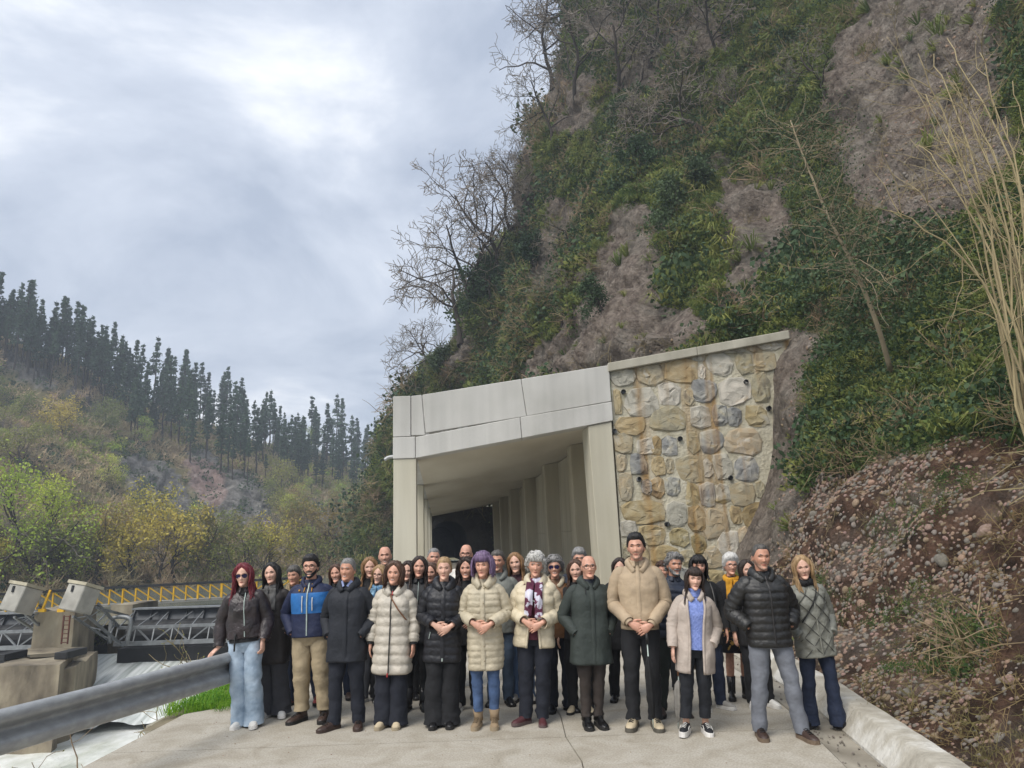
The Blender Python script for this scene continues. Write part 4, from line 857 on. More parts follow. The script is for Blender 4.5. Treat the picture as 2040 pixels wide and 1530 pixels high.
hput('hill_brush', clump_twig(21, 16, 2.2, M_hilltw, .035), 5000, (1-hr_), .5, .004, 'leafless brown undergrowth over the far hillside', 'undergrowth')
hput('hill_bushes', clump_leaf(60, 1.3, .38, M_oliv, 22, .8), 3400, (1-hr_)*(hn > -.15), .4, .005, 'olive bushes over the far hillside', 'bushes')
hput('hill_bushes_light', clump_leaf(60, 1.2, .34, M_lime, 23, .8), 2400, (1-hr_)*(hn > .05)*(hpy_ > 880), .4, .004, 'light green bushes over the far hillside', 'bushes')
hput('hill_bushes_dark', clump_leaf(60, 1.3, .36, M_ever, 24, .8), 1300, (1-hr_)*(hn < .0)+.3*hr_, .4, .005, 'dark green bushes over the far hillside', 'bushes')
# brush at the toe of the spur and grass beside the road
n = 900; P = np.stack([rg4.uniform(-4.25, -3.05, n), rg4.uniform(9.0, 13.5, n)**1, np.full(n, -.05)], 1); P = P[(P[:, 0] < -3.22+.1*np.sin(P[:, 1]*3))]
scatter('grass_strip', clump_blade(16, .17, .004, M_grass, 31, .35), P, rg4.uniform(.5, 1.25, len(P)), np.stack([np.zeros(len(P)), np.zeros(len(P)), rg4.uniform(0, 6.28, len(P))], 1), 'bright green grass strip growing along the left road edge', 'grass')
n = 420; yy = rg4.uniform(3.5, 14, n); xo = np.where(rg4.random(n) < .55, rg4.uniform(-.30, .0, n), rg4.uniform(.36, .60, n)); P = np.stack([kx(yy)+xo, yy, np.where(xo < .1, -.008, .08)], 1)
scatter('kerb_grit', src_obj('grit', pebm[7]), P, rg4.uniform(.004, .016, n), rg4.uniform(0, 6, (n, 3)), 'loose grit lying in the gutter along the kerb', 'grit')
n = 260; P = np.stack([rg4.uniform(-3.8, 2.4, n), rg4.uniform(4.5, 12, n), np.full(n, .002)], 1)
scatter('road_grit', src_obj('grit', pebm[8]), P, rg4.uniform(.003, .008, n), rg4.uniform(0, 6, (n, 3)), 'tiny stones scattered over the concrete road', 'grit')
# ------------------------------------------------------------------ guard rail
gr = empty('guard_rail', (-3.6, 6.5, 0), 0, 'galvanised steel crash barrier at the left edge of the road above the river', 'guard rail'); GRL = Vector((3.6, -6.5, 0))
gpath = np.array([[-5.2, .8], [-4.75, 2.6], [-4.3, 4.2], [-3.86, 5.57], [-3.52, 6.8], [-3.20, 8.1], [-3.06, 8.75]])
gfull = crv(np.c_[gpath, np.zeros(7)], 120)
prof = [(-.012, .375), (.03, .372), (.062, .350), (.072, .315), (.06, .285), (-.005, .245), (-.02, .222), (-.005, .199), (.06, .159), (.072, .124), (.062, .085), (.03, .058), (-.012, .055)]
def railseg(a, b, off):
    s = np.clip(np.linspace(a, b, 34), 0, 119); P = np.stack([np.interp(s, np.arange(120), gfull[:, k]) for k in range(2)], 1); T = np.gradient(P, axis=0); T /= np.linalg.norm(T, axis=1)[:, None]; Nn = np.stack([T[:, 1], -T[:, 0]], 1)
    pr = crv(np.c_[np.array(prof), np.zeros(len(prof))], 40)
    mb = MB(); g = np.array([[[P[i, 0]+Nn[i, 0]*(d+off), P[i, 1]+Nn[i, 1]*(d+off), .385+z] for d, z, _ in pr] for i in range(34)]); mb.grid(g); o = mb.build('rail', M_galv, gr); o.location = GRL
    sm = o.modifiers.new('solid', 'SOLIDIFY'); sm.thickness = .004; return P, Nn
ja = 52
railseg(0, ja+3, 0.); railseg(ja, 119, .006)
def gpos(s, d, z): i = int(s); T = gfull[min(i+1, 119)]-gfull[i-1]; T /= np.linalg.norm(T); return np.array([gfull[i, 0]+T[1]*d, gfull[i, 1]-T[0]*d, z])
for s in (8, 54):
    mb = MB(); c = gpos(s, -.14, 0); mb.box((c[0]-.05, c[1]-.04, -.6), (c[0]+.05, c[1]+.04, .70)); o = mb.build('post', M_post, gr, smooth=False); o.location = GRL
    mb = MB(); c = gpos(s, -.055, 0); mb.hexa([[c[0]-.05, c[1]-.09, .40], [c[0]+.05, c[1]-.09, .40], [c[0]+.05, c[1]+.05, .40], [c[0]-.05, c[1]+.05, .40], [c[0]-.05, c[1]-.09, .7], [c[0]+.05, c[1]-.09, .7], [c[0]+.05, c[1]+.05, .7], [c[0]-.05, c[1]+.05, .7]]); o = mb.build('spacer', M_galv, gr, smooth=False); o.location = GRL
for s, z in ((ja+1.2, .69), (ja+4.0, .69), (ja+1.2, .47), (ja+4., .47), (ja+2.6, .575)):
    c = gpos(s, .066, z); mb = MB(); T = gfull[int(s)+1]-gfull[int(s)]; T /= np.linalg.norm(T); n_ = np.array([T[1], -T[0], 0]); mb.tube([c, c+n_*.012, c+n_*.02], [.021, .019, .008], 10); o = mb.build('bolt', M_bolt, gr); o.location = GRL
c = gpos(100, .05, .52); mb = MB(); mb.box(c-np.array([.03, .012, .015]), c+np.array([.03, .012, .015])); o = mb.build('reflector', pm('reflector_white', '#e8e8e4', 3, .3), gr); o.location = GRL
# ------------------------------------------------------------------ weir: apron, pier, gates, footbridge
M_weirwater = bpy.data.materials.new('falling_water'); M_weirwater.use_nodes = True; t = M_weirwater.node_tree; b = t.nodes['Principled BSDF']; b.inputs['Roughness'].default_value = .4
oc = N(t, 'ShaderNodeTexCoord').outputs['Object']; mp = N(t, 'ShaderNodeMapping'); mp.inputs['Scale'].default_value = (3.2, .22, .22); mp.inputs['Rotation'].default_value = (0, 0, R(18)); t.links.new(oc, mp.inputs[0])
t.links.new(ramp(t, noise(t, mp.outputs[0], 1.4, 6, .55), [(.32, '#8f958f'), (.45, '#b9beb9'), (.58, '#d3d7d3'), (.7, '#e6e8e5')]), b.inputs['Base Color'])
bp = N(t, 'ShaderNodeBump'); bp.inputs['Strength'].default_value = .5; bp.inputs['Distance'].default_value = .1; t.links.new(noise(t, mp.outputs[0], 1.8, 6), bp.inputs['Height']); t.links.new(bp.outputs[0], b.inputs['Normal'])
V = []
for v in np.linspace(0, 1, 40):
    row = []
    for u in np.linspace(0, 1, 90):
        x = -19.2+u*15.0; y = 33.0-v*6.5+.6*math.sin(u*3)*v; z = -2.45-1.75*v**1.25 if v < .86 else -2.45-1.75*v**1.25+.0
        z += .07*vnoise(np.array([x*1.7+v*2, v*2.5, 3.]), 5)*(v > .05)+(.30*max(0, (v-.72)/.28))*vnoise(np.array([x*2.1, y*2.1, 9.]), 7)
        row.append([x, y, z])
    V.append(row)
o = MB().grid(np.array(V), flip=True).build('weir_water', M_weirwater); tag(o, kind='structure')
# splash mound where the flow hits the near bank
V = np.array([[[-14.2+u*6.5, 29.2+v*3.2, -2.85+.45*math.sin(math.pi*v)*math.sin(math.pi*min(1, u*1.2))**.6*(.55+.8*vnoise(np.array([u*9, v*7, 2.]), 11))] for u in np.linspace(0, 1, 46)] for v in np.linspace(0, 1, 26)])
o = MB().grid(V).build('foam', M_foam); tag(o, kind='structure')
# sill under the gates
pier = empty('weir_pier', at(100, 1300, 27), 0, 'weathered concrete weir pier with a stepped platform and rusty ladder in the river', 'pier'); PL = -Vector(pier.location)
def pb(mb, name, m, smooth=False, parent=pier, loc=None, bev=.05):
    o = mb.build(name, m, parent, smooth=smooth); o.location = PL if loc is None else loc
    if bev: bv = o.modifiers.new('bevel', 'BEVEL'); bv.width = bev; bv.segments = 2; bv.limit_method = 'ANGLE'
    return o
def rough(mb, amp=.06, sub=10):   # subdivided, slightly weathered copy of the box faces
    return mb
def wbox(x0, x1, y0, y1, z0, z1, n=12, amp=.05, taper=0., round_=0.):
    """box with gridded, worn faces"""
    mb = MB(); u = np.linspace(0, 1, n)
    def face(f):
        G_ = np.array([[f(a, b_) for a in u] for b_ in u]); d = fbm(G_*1.3, 4, 15)*amp; c = np.array([(x0+x1)/2, (y0+y1)/2, (z0+z1)/2]); e_ = (G_-c)/np.array([x1-x0, y1-y0, z1-z0]); mb.grid(G_+e_*d[..., None]*2)
    X = lambda a: x0+(x1-x0)*a; Y = lambda a: y0+(y1-y0)*a; Z = lambda a: z0+(z1-z0)*a
    face(lambda a, b_: [X(a), y0, Z(b_)]); face(lambda a, b_: [X(1-a), y1, Z(b_)]); face(lambda a, b_: [x0, Y(1-a), Z(b_)]); face(lambda a, b_: [x1, Y(a), Z(b_)]); face(lambda a, b_: [X(a), Y(b_), z1])
    return mb
def wprism(fl, fr, br, bl, z0, z1, n=14, amp=.05):
    """upright block on a four-cornered plan, faces gridded and worn"""
    mb = MB(); u = np.linspace(0, 1, n); Q = [np.array([p[0], p[1]]) for p in (fl, fr, br, bl)]; c = sum(Q)/4
    def face(G_):
        d = fbm(G_*1.1, 4, 15)*amp; e_ = G_-np.array([c[0], c[1], (z0+z1)/2]); e_ /= np.linalg.norm(e_, axis=2)[..., None]; mb.grid(G_+e_*d[..., None])
    for k in range(4):
        a, b_ = Q[k], Q[(k+1) % 4]; face(np.array([[[*(a+(b_-a)*x), z0+(z1-z0)*z] for x in u] for z in u]))
    face(np.array([[[*((Q[0]*(1-x)+Q[1]*x)*(1-y)+(Q[3]*(1-x)+Q[2]*x)*y), z1] for x in u] for y in u])); return mb
zt = at(100, 1218, 29.5)[2]; zp = at(90, 1305, 27.4)[2]; pX0 = at(66, 1250, 29.5)[0]; pX1 = at(190, 1250, 32.5)[0]
pb(wprism(at(66, 1250, 29.5), at(146, 1250, 29.5), at(190, 1250, 32.5), at(118, 1250, 33.2), -5.5, zt), 'pier_wall', M_pier, True, bev=0)
pb(wprism(at(-8, 1325, 25), at(120, 1325, 25), at(168, 1290, 29.6), at(58, 1290, 29.6), -5.5, zp, 16, .10), 'platform', M_pier, True, bev=0)
pb(wprism(at(120, 1330, 25.6), at(150, 1330, 26.2), at(196, 1290, 30.2), at(150, 1290, 29.6), -5.5, zp-.25, 14, .22), 'buttress', M_pier, True, bev=0)
pb(wprism(at(0, 1390, 24.4), at(112, 1390, 24.4), at(125, 1380, 25.3), at(0, 1380, 25.3), -5.5, zp-1.5, 12, .07), 'toe', M_pier, True, bev=0)
mb = MB(); c0 = at(128, 1226, 28.95); c1 = at(140, 1226, 28.95); zb = at(128, 1283, 28.95)[2]
mb.box((c0[0], 28.88, zb), (c0[0]+.04, 28.93, c0[2])); mb.box((c1[0], 28.88, zb), (c1[0]+.04, 28.93, c0[2]))
for z in np.linspace(zb+.05, c0[2]-.05, 7): mb.box((c0[0], 28.87, z), (c1[0]+.04, 28.9, z+.03))
pb(mb, 'ladder', M_rust, bev=0)
for a in (30, 150):
    c = at(a if a < 100 else 108, 1303 if a < 100 else 1302, 26.4); mb = MB()
    c = at(22 if a < 100 else 143, 1303, 26.6)
    mb.box((c[0]-.25, 26.0, zp+.02), (c[0]+.2, 27.2, zp+.25)); pb(mb, 'steel_box', M_gdark, bev=.02)
mb = MB(); mb.add(*(lambda c: ([[c[0]+.9*math.cos(q)*(1+.3*math.sin(3*q)), c[1]+.5*math.sin(q), zp+.045] for q in np.linspace(0, 6.28, 14, endpoint=False)], [tuple(range(14))]))(at(97, 1298, 27))); pb(mb, 'puddle', pm('wet_concrete', ['#3f3a33', '#4d473e'], 2, .15), bev=0)
# trickle from a drain hole
mb = MB(); c = at(127, 1352, 26.5); mb.tube(crv([c, c+np.array([-.05, -.15, -.4]), c+np.array([-.12, -.25, -1.3])], 8), np.linspace(.07, .13, 8), 6); pb(mb, 'drain_trickle', M_weirwater, True, bev=0)
M_blk = M_gdark
def gate(x0, x1, name_label, cwpx, D=33., flip=1):
    g = empty('sluice_gate', (x0, D, -2.4), 0, name_label, 'sluice gate'); GLc = -Vector(g.location)
    def b_(mb, n, m, smooth=False, par=None):
        o = mb.build(n, m, par or g, smooth=smooth)
        if par is None: o.location = GLc
        return o
    zt_ = at(350, 1211, 33)[2]; zm = at(350, 1233, 32.7)[2]; zl = at(350, 1284, 31.5)[2]
    npan = max(2, int((x1-x0)/.76)); w = (x1-x0)/npan
    for i in range(npan):
        a = x0+i*w; mb = MB(); mb.hexa([[a+.015, 32.75, zm], [a+w-.015, 32.75, zm], [a+w-.015, 32.85, zm], [a+.015, 32.85, zm], [a+.015, 33.0, zt_], [a+w-.015, 33.0, zt_], [a+w-.015, 33.1, zt_], [a+.015, 33.1, zt_]]); b_(mb, 'skin_panel', M_gate)
        mb = MB(); mb.hexa([[a-.02, 32.6, zm], [a+.02, 32.6, zm], [a+.02, 32.8, zm], [a-.02, 32.8, zm], [a-.02, 32.92, zt_+.01], [a+.02, 32.92, zt_+.01], [a+.02, 33.0, zt_+.01], [a-.02, 33.0, zt_+.01]]); b_(mb, 'rib', M_gate)
    mb = MB(); mb.box((x0, 32.6, zt_+.0), (x1, 33.15, zt_+.06)); b_(mb, 'top_flange', M_truss)
    mb = MB(); V = np.array([[[x, 32.75+.9*math.sin(q)*0+.0-(.55*math.cos(q)), zm-.55+.55*math.sin(q)] for q in np.linspace(-2.2, 1.7, 12)] for x in (x0, x1)]); mb.grid(V, flip=True); mb.box((x0, 32.7, zl-.6), (x1, 32.9, zm)); b_(mb, 'lower_skin', M_gdark, False)
    zc1 = at(350, 1247, 31.6)[2]; zc0 = at(350, 1279, 31.4)[2]
    for z, y, r_ in ((zc1, 31.6, .06), (zc0, 31.4, .085)):
        mb = MB(); mb.box((x0, y-r_, z-r_), (x1, y+r_, z+r_)); b_(mb, 'chord', M_truss)
    n2 = max(2, int((x1-x0)/1.5)); w2 = (x1-x0)/n2
    for i in range(n2+1):
        a = x0+i*w2
        mb = MB(); mb.bar([a, 31.4, zc0], [a, 31.6, zc1], .035); b_(mb, 'strut', M_truss)
        if i < n2:
            mb = MB(); mb.bar([a+w2/2, 31.6, zc1], [a+w2/2, 31.4, zc0], .03); b_(mb, 'strut', M_truss)
            for q in (0, 1): mb = MB(); mb.bar([a+w2*q, 31.4, zc0], [a+w2/2, 31.6, zc1], .04); b_(mb, 'brace', M_truss)
        mb = MB(); mb.bar([a, 31.6, zc1], [a, 32.75, zm+.3], .03); b_(mb, 'brace', M_truss)
        if i < n2: mb = MB(); mb.bar([a+w2/2, 31.6, zc1], [a+w2/2+.3, 32.75, zm+.3], .03); b_(mb, 'brace', M_truss)
    mb = MB(); mb.box((x0, 31.7, zl-.75), (x1, 32.7, zl-.12)); b_(mb, 'seal_beam', M_gdark)
    # counterweight block on its arm
    px, py = cwpx; c = at(px, py, 28.6); Rm = np.array(Euler((R(-16), R(8), R(-16))).to_matrix())
    mb = MB(); mb.box(c+np.array([-.42, -.42, -.52]), c+np.array([.42, .42, .46]), 0, Rm, c); o = b_(mb, 'counterweight', M_cw); bv = o.modifiers.new('bevel', 'BEVEL'); bv.width = .03
    mb = MB(); mb.box(c+np.array([-.46, -.46, .46]), c+np.array([.46, .46, .58]), 0, Rm, c); k = b_(mb, 'cap', M_cwcap, par=o)
    mb = MB(); q = c+Rm@np.array([-.1, -.44, .26]); mb.tube([q+np.array([0, .03, .12]), q+np.array([0, -.03, -.1])], .05, 8); b_(mb, 'lifting_ring', M_gdark, par=o)
    e1 = c+Rm@np.array([.3, .2, -.5]); arms = [(e1, at(px+85, py+95, 31.5)), (e1+np.array([-.5, .1, -.1]), at(px+60, py+85, 31.5)), (e1+np.array([.2, .5, .3]), at(px+80, py+60, 32)), (c+Rm@np.array([.4, .5, -.2]), at(px+95, py+35, 32.5))]
    for a, e_ in arms: mb = MB(); mb.bar(a, e_, .06); b_(mb, 'arm', M_truss)
    for k in range(7):
        f = (k+.5)/7; mb = MB(); i, j = k % 3, (k+1) % 3; mb.bar(arms[i][0]*(1-f)+arms[i][1]*f, arms[j][0]*(1-f*.8)+arms[j][1]*f*.8, .03); b_(mb, 'lacing', M_truss)
    mb = MB(); hp = [at(px+58, py+90, 31), at(px+62, py+48, 31), at(px+70, py+38, 31), at(px+92, py+38, 31), at(px+101, py+48, 31), at(px+92, py+92, 31)]; mb.tube(crv(hp, 20), .09, 6); b_(mb, 'bent_frame', M_truss, True)
    return g
gate(at(246, 1240, 32)[0], -4.6, 'steel sluice gate with panels and truss between the pier and the near bank', (160, 1192))
gate(pX0-10, pX0-.2, 'steel sluice gate beyond the pier with a second counterweight block', (43, 1193))
# side abutment behind the gate
ab = wbox(at(232, 1210, 36)[0], at(275, 1210, 36)[0], 35.5, 38, -5, at(250, 1203, 36)[2], 8, .04).build('abutment', M_pier); tag(ab, 'small concrete abutment in the water behind the panelled sluice gate', 'abutment')
# footbridge with yellow railing
fb_ = empty('footbridge', (-18, 41, -1), 0, 'footbridge with bright yellow lattice railing crossing behind the weir', 'footbridge'); FL = -Vector(fb_.location)
def fbb(mb, n, m): o = mb.build(n, m, fb_, smooth=False); o.location = FL; return o
A = at(-120, 1222, 36.); B = at(190, 1206, 40.); Cc = at(620, 1186, 45.); A0 = at(-120, 1183, 36.); zdeck = B[2]; ztop = at(190, 1173, 40.)[2]
def seg(u): return (A+(B-A)*u*2 if u < .5 else B+(Cc-B)*(u-.5)*2)
for a, b_ in ((0, .5), (.5, 1)):
    p, q = seg(a), seg(b_); mb = MB(); p[2] = q[2] = zdeck; d = nrm(q-p); s = np.array([-d[1], d[0], 0])*.9
    mb.hexa([p-[0, 0, .12], q-[0, 0, .12], q+s-[0, 0, .12], p+s-[0, 0, .12], p, q, q+s, p+s]); fbb(mb, 'deck', M_cw)
    for off in (0, 1):
        mb = MB(); mb.bar(p+s*off+[0, 0, ztop-zdeck], q+s*off+[0, 0, ztop-zdeck], .075); fbb(mb, 'handrail', M_rail)
    L_ = np.linalg.norm(q-p); n = int(L_/.62)
    for i in range(n+1):
        f = i/n; c = p+(q-p)*f; e_ = c+d*(.62 if f < .62 or a == 0 else -.62)
        mb = MB(); mb.bar(c, c+[0, 0, ztop-zdeck-.06], .05); fbb(mb, 'baluster', M_yel)
        mb = MB(); mb.bar(c+[0, 0, ztop-zdeck-.08], (c+d*1.0*(1 if (a == 0 or f < .62) else -1))+[0, 0, .06], .045); fbb(mb, 'diagonal', M_yel)
        if i % 2 == 0: mb = MB(); mb.bar(c+s, c+s+[0, 0, ztop-zdeck-.06], .045); fbb(mb, 'baluster', M_yel)
for px in (84, 122):
    c = at(px, 1216, 28.9); mb = MB(); mb.box(c-np.array([.13, .06, .06]), c+np.array([.13, .06, .06])); fbb(mb, 'bracket', M_yel)
    mb = MB(); mb.bar(c, c+np.array([.12, .2, .75]), .05); fbb(mb, 'baluster', M_yel)
# river-side twigs by the barrier
M_gb = M_twigb
for k, (px, py, D, h, lab) in enumerate(((395, 1300, 12, 1.2, 'thin leafless twigs rising beside the barrier over the water'), (330, 1440, 10, 1.4, 'tangled dry twigs below the barrier at the slab edge'), (160, 1500, 9.2, 1.2, 'sparse dry twigs with seed heads low over the foaming water'))):
    p = at(px, py, D); o = empty('dry_twigs', p-np.array([0, 0, h*.55]), 0, lab, 'twigs', 'dry twigs by the river edge'); rg = np.random.default_rng(k); mb = MB(); tips = []
    for j in range(7):
        pts, d = walk(rg, rg.normal(size=3)*.1, nrm(rg.normal(size=3)*.6+np.array([-.1 if k else 0, 0, .8 if k == 0 else .3])), h*rg.uniform(.6, 1.1), 7, .22, .02); mb.tube(pts, np.linspace(.012, .004, 8), 4, cap=False)
        for _ in range(4): p2, _ = walk(rg, pts[rg.integers(2, 7)], nrm(d+rg.normal(size=3)), h*.3, 4, .3, 0); mb.tube(p2, .004, 3, cap=False); tips += list(p2[2:])
    mb.build('stems', M_gb, o); v, f = leafquads(np.array(tips), .03, rg); link('buds', mesh('buds', v, f, [M_oliv], None, False), o)
# purple board far away on the river bank, small white panel, lamp pole
p = hill_at(530, 1062); o = empty('notice_board', p, 0, 'small purple notice board with white lines on the far bank', 'sign'); mb = MB(); w = px2m(8, p[1]); mb.box((-w, -.05, .8), (w, 0, .8+px2m(19, p[1]))); mb.build('panel', pm('purple_board', '#5a3a78', 3, .6), o, smooth=False)
h_ = px2m(19, p[1])
for k in range(5): mb = MB(); mb.box((-w*.75, -.09, .85+h_*(.1+.17*k)), (w*(.7-.2*(k % 2)), -.055, .85+h_*(.16+.17*k))); mb.build('text_line', pm('white_lines', '#d8d4e0', 3, .6) if k == 0 else MATS['white_lines'], o, smooth=False)
for s in (-.6, .6): mb = MB(); mb.bar([w*s, 0, -.5], [w*s, 0, .8], .06); mb.build('post', M_post, o)
p = hill_at(135, 745); o = empty('utility_pole', p, 0, 'thin pale utility pole standing on the far hillside in front of pines', 'pole'); H_ = px2m(85, p[1]); mb = MB(); mb.tube([[0, 0, -.5], [0, 0, H_]], [.16, .1], 8); mb.build('shaft', M_post, o); mb = MB(); mb.bar([-.6, 0, H_-.6], [.6, 0, H_-.6], .07); mb.build('crossarm', M_post, o)
# ------------------------------------------------------------------ people
def fab(name, c, rough=.8, c2=None, scale=9, bump=.15, bs=60, **k):
    if name in MATS: return MATS[name]
    r_, g_, b_ = hx(c); f = lambda v, s: max(0, min(255, int(round(255*(12.92*v*s if v*s <= .0031308 else 1.055*(v*s)**(1/2.4)-.055)))))
    d = '#%02x%02x%02x' % (f(r_, .78), f(g_, .78), f(b_, .78)); l_ = '#%02x%02x%02x' % (f(r_, 1.15), f(g_, 1.15), f(b_, 1.15))
    return pm(name, [d, c2 or l_], scale, rough, .55 if bump >= .1 else bump, 17 if bump == .15 else (22 if bump == .1 else bs), 4, bdist=.022 if bump >= .1 else .006, **k)
SKIN = [fab('skin_fair', '#caa08b', .5, bump=.03, scale=30), fab('skin_rosy', '#c4937d', .5, bump=.03, scale=30), fab('skin_warm', '#b8876f', .5, bump=.03, scale=30)]
M_lip = fab('lips', '#a3665b', .4, bump=0); M_teeth = fab('teeth', '#e6ddd0', .3, bump=0); M_eyew = fab('eye_white', '#d8d2c8', .2, bump=0); M_iris = fab('iris', '#2b2019', .2, bump=0)
def hairm(name, c, c2=None): return MATS[name] if name in MATS else pm(name, [c, c2 or c], 14, .42, .5, 60, 4, stretch=(4, 4, .5), bdist=.01, spec=.4)
HR = {'red': hairm('hair_red', '#4a1219', '#74212e'), 'black': hairm('hair_black', '#0e0c0c', '#1f1b1a'), 'dark': hairm('hair_dark_brown', '#1d1512', '#37281f'), 'brown': hairm('hair_brown', '#35241a', '#5a4030'), 'light': hairm('hair_light_brown', '#6d4f34', '#92714c'), 'blond': hairm('hair_blond', '#7d6446', '#ad9069'), 'grey': hairm('hair_grey', '#5d5c5b', '#8d8b88'), 'white': hairm('hair_white', '#a3a19c', '#cfcdc8'), 'purple': hairm('hair_purple', '#48384f', '#7d6888'), 'dgrey': hairm('hair_dark_grey', '#34322f', '#605c57')}
PHI = np.radians(np.concatenate([np.linspace(-90, -52, 8), np.linspace(-48, 18, 32), np.linspace(23, 90, 13)]))
_u = np.concatenate([np.linspace(-180, -78, 9), np.linspace(-70, 70, 29), np.linspace(78, 171, 9)]); THE = np.radians(_u)
def headgrid(sex='f', wid=1., jaw=1., nose=1., seed=0):
    ph, th = np.meshgrid(PHI, THE, indexing='ij'); cph = np.where(ph > 0, np.cos(ph)**.72, np.cos(ph)); x = np.sin(th)*cph; f = np.cos(th)*cph; z = np.sin(ph); k = np.clip(-z, 0, 1)
    X = .074*wid*np.sign(x)*np.abs(x)**.93; F = np.where(f > 0, .092*np.abs(f)**.82, -.100*np.abs(f)); Z = .115*z
    X = X*(1-(.34 if sex == 'f' else .24)/jaw*k**1.5); F = np.where(f < 0, F*(1-.6*k), F); sm = lambda v, a, b_: np.clip((v-a)/(b_-a), 0, 1)**2*(3-2*np.clip((v-a)/(b_-a), 0, 1))
    F = F+.055*sm(k, .55, 1.); fr = np.clip(f*2.2, 0, 1); ax = np.abs(X)
    F0 = F.copy()
    ns = np.clip((.014-Z)/.046, 0, 1); prof = ns**1.2*.023*nose*(1-sm(-Z, .030, .044))
    d = prof*np.exp(-(X/(.0062+.0050*ns))**2)+.005*np.exp(-((Z-.025)/.009)**2)*np.exp(-(X/.05)**4)*(1.3 if sex == 'm' else .7)
    d = d-.0125*np.exp(-((ax-.031)/.0155)**2-((Z-.006)/.0115)**2)+.004*np.exp(-((ax-.043)/.02)**2-((Z+.030)/.02)**2)
    d = d+.0065*np.exp(-(X/.022)**2)*np.exp(-((Z+.063)/.0095)**2)-.004*np.exp(-(X/.03)**2)*np.exp(-((Z+.079)/.006)**2)+.006*np.exp(-(X/.022)**2-((Z+.096)/.014)**2)-.003*np.exp(-((ax-.05)/.015)**2-((Z+.055)/.02)**2)
    F = F+d*fr
    G_ = np.stack([X, -F, Z], -1); return G_, th, f
class Head:
    def __init__(s, sex, seed, wid=1., jaw=1., nose=1.): s.G, s.th, s.f = headgrid(sex, wid, jaw, nose, seed)
    def front(s, X, Z):
        m = s.f > .05; d = (s.G[..., 0]-X)**2+(s.G[..., 2]-Z)**2+(~m)*9; i = np.unravel_index(d.argmin(), d.shape); return s.G[i][1]
def ell(c, r, nu=10, nv=7, R_=None):
    u = np.linspace(0, 2*np.pi, nu, endpoint=False); v = np.linspace(-np.pi/2, np.pi/2, nv); V = np.array([[[math.cos(b_)*math.cos(a)*r[0], math.cos(b_)*math.sin(a)*r[1], math.sin(b_)*r[2]] for a in u] for b_ in v])
    if R_ is not None: V = V@np.array(R_).T
    return V+np.array(c)
def hand(mb, w, d, n, side, curl=.35, m=0, sc=1.):
    d = nrm(np.array(d, float)); n = np.array(n, float); n = nrm(n-d*(n@d)); s = np.cross(d, n)*side; w = np.array(w, float)
    g = []
    an = np.linspace(0, 2*np.pi, 10, endpoint=False)
    for t_, a, b_ in ((-.03, .022, .018), (0, .024, .018), (.03, .034, .018), (.065, .040, .016), (.09, .040, .013), (.098, .030, .008)):
        g.append([w+d*t_*sc+s*math.cos(q)*a*sc+n*math.sin(q)*b_*sc for q in an])
    mb.grid(np.array(g), m, wrap=True, flip=side > 0); mb.add(g[-1], [tuple(range(10))], m)
    for off, L_, r_ in ((-.030, .060, .0078), (-.010, .074, .0086), (.011, .078, .0088), (.030, .070, .0086)):
        p = w+d*.086*sc+s*off*sc; dd = d.copy(); pts = [p]; c = curl
        for k, fr in enumerate((.42, .32, .26)):
            dd = nrm(dd*math.cos(c)+n*math.sin(c)) if k else nrm(dd*math.cos(c*.6)+n*math.sin(c*.6)); p = p+dd*L_*fr*sc; pts.append(p)
        mb.tube(pts, np.array([r_*1.05, r_, r_*.92, r_*.6])*sc, 6, m)
    p = w+d*.022*sc+s*.030*sc; dd = nrm(d*.62+s*.62+n*.4); pts = [p, p+dd*.034*sc, p+dd*.034*sc+nrm(dd+d*.6+n*.3)*.030*sc, p+dd*.034*sc+nrm(dd+d*.6+n*.3)*.048*sc]
    mb.tube(pts, np.array([.0125, .0105, .0095, .006])*sc, 6, m)
def sect(a, b_, cy, z, n=40, e_=2.5, off=0.):
    t_ = np.linspace(0, 2*np.pi, n, endpoint=False)+off; c, s = np.cos(t_), np.sin(t_); return np.stack([a*np.sign(s)*np.abs(s)**(2/e_), cy-b_*np.sign(c)*np.abs(c)**(2/e_), np.full(n, z)], 1)
ZB = [.35, .55, .70, .80, .88, 1.05, 1.22, 1.32, 1.375, 1.415, 1.445, 1.48]
PROF = {'f': ([.17, .172, .174, .174, .172, .150, .163, .164, .152, .102, .066, .056], [.12, .12, .12, .12, .12, .108, .130, .108, .086, .066, .058, .054]),
        'm': ([.17, .172, .174, .174, .172, .168, .184, .186, .172, .116, .074, .062], [.12, .12, .12, .122, .123, .125, .132, .115, .092, .070, .062, .058])}
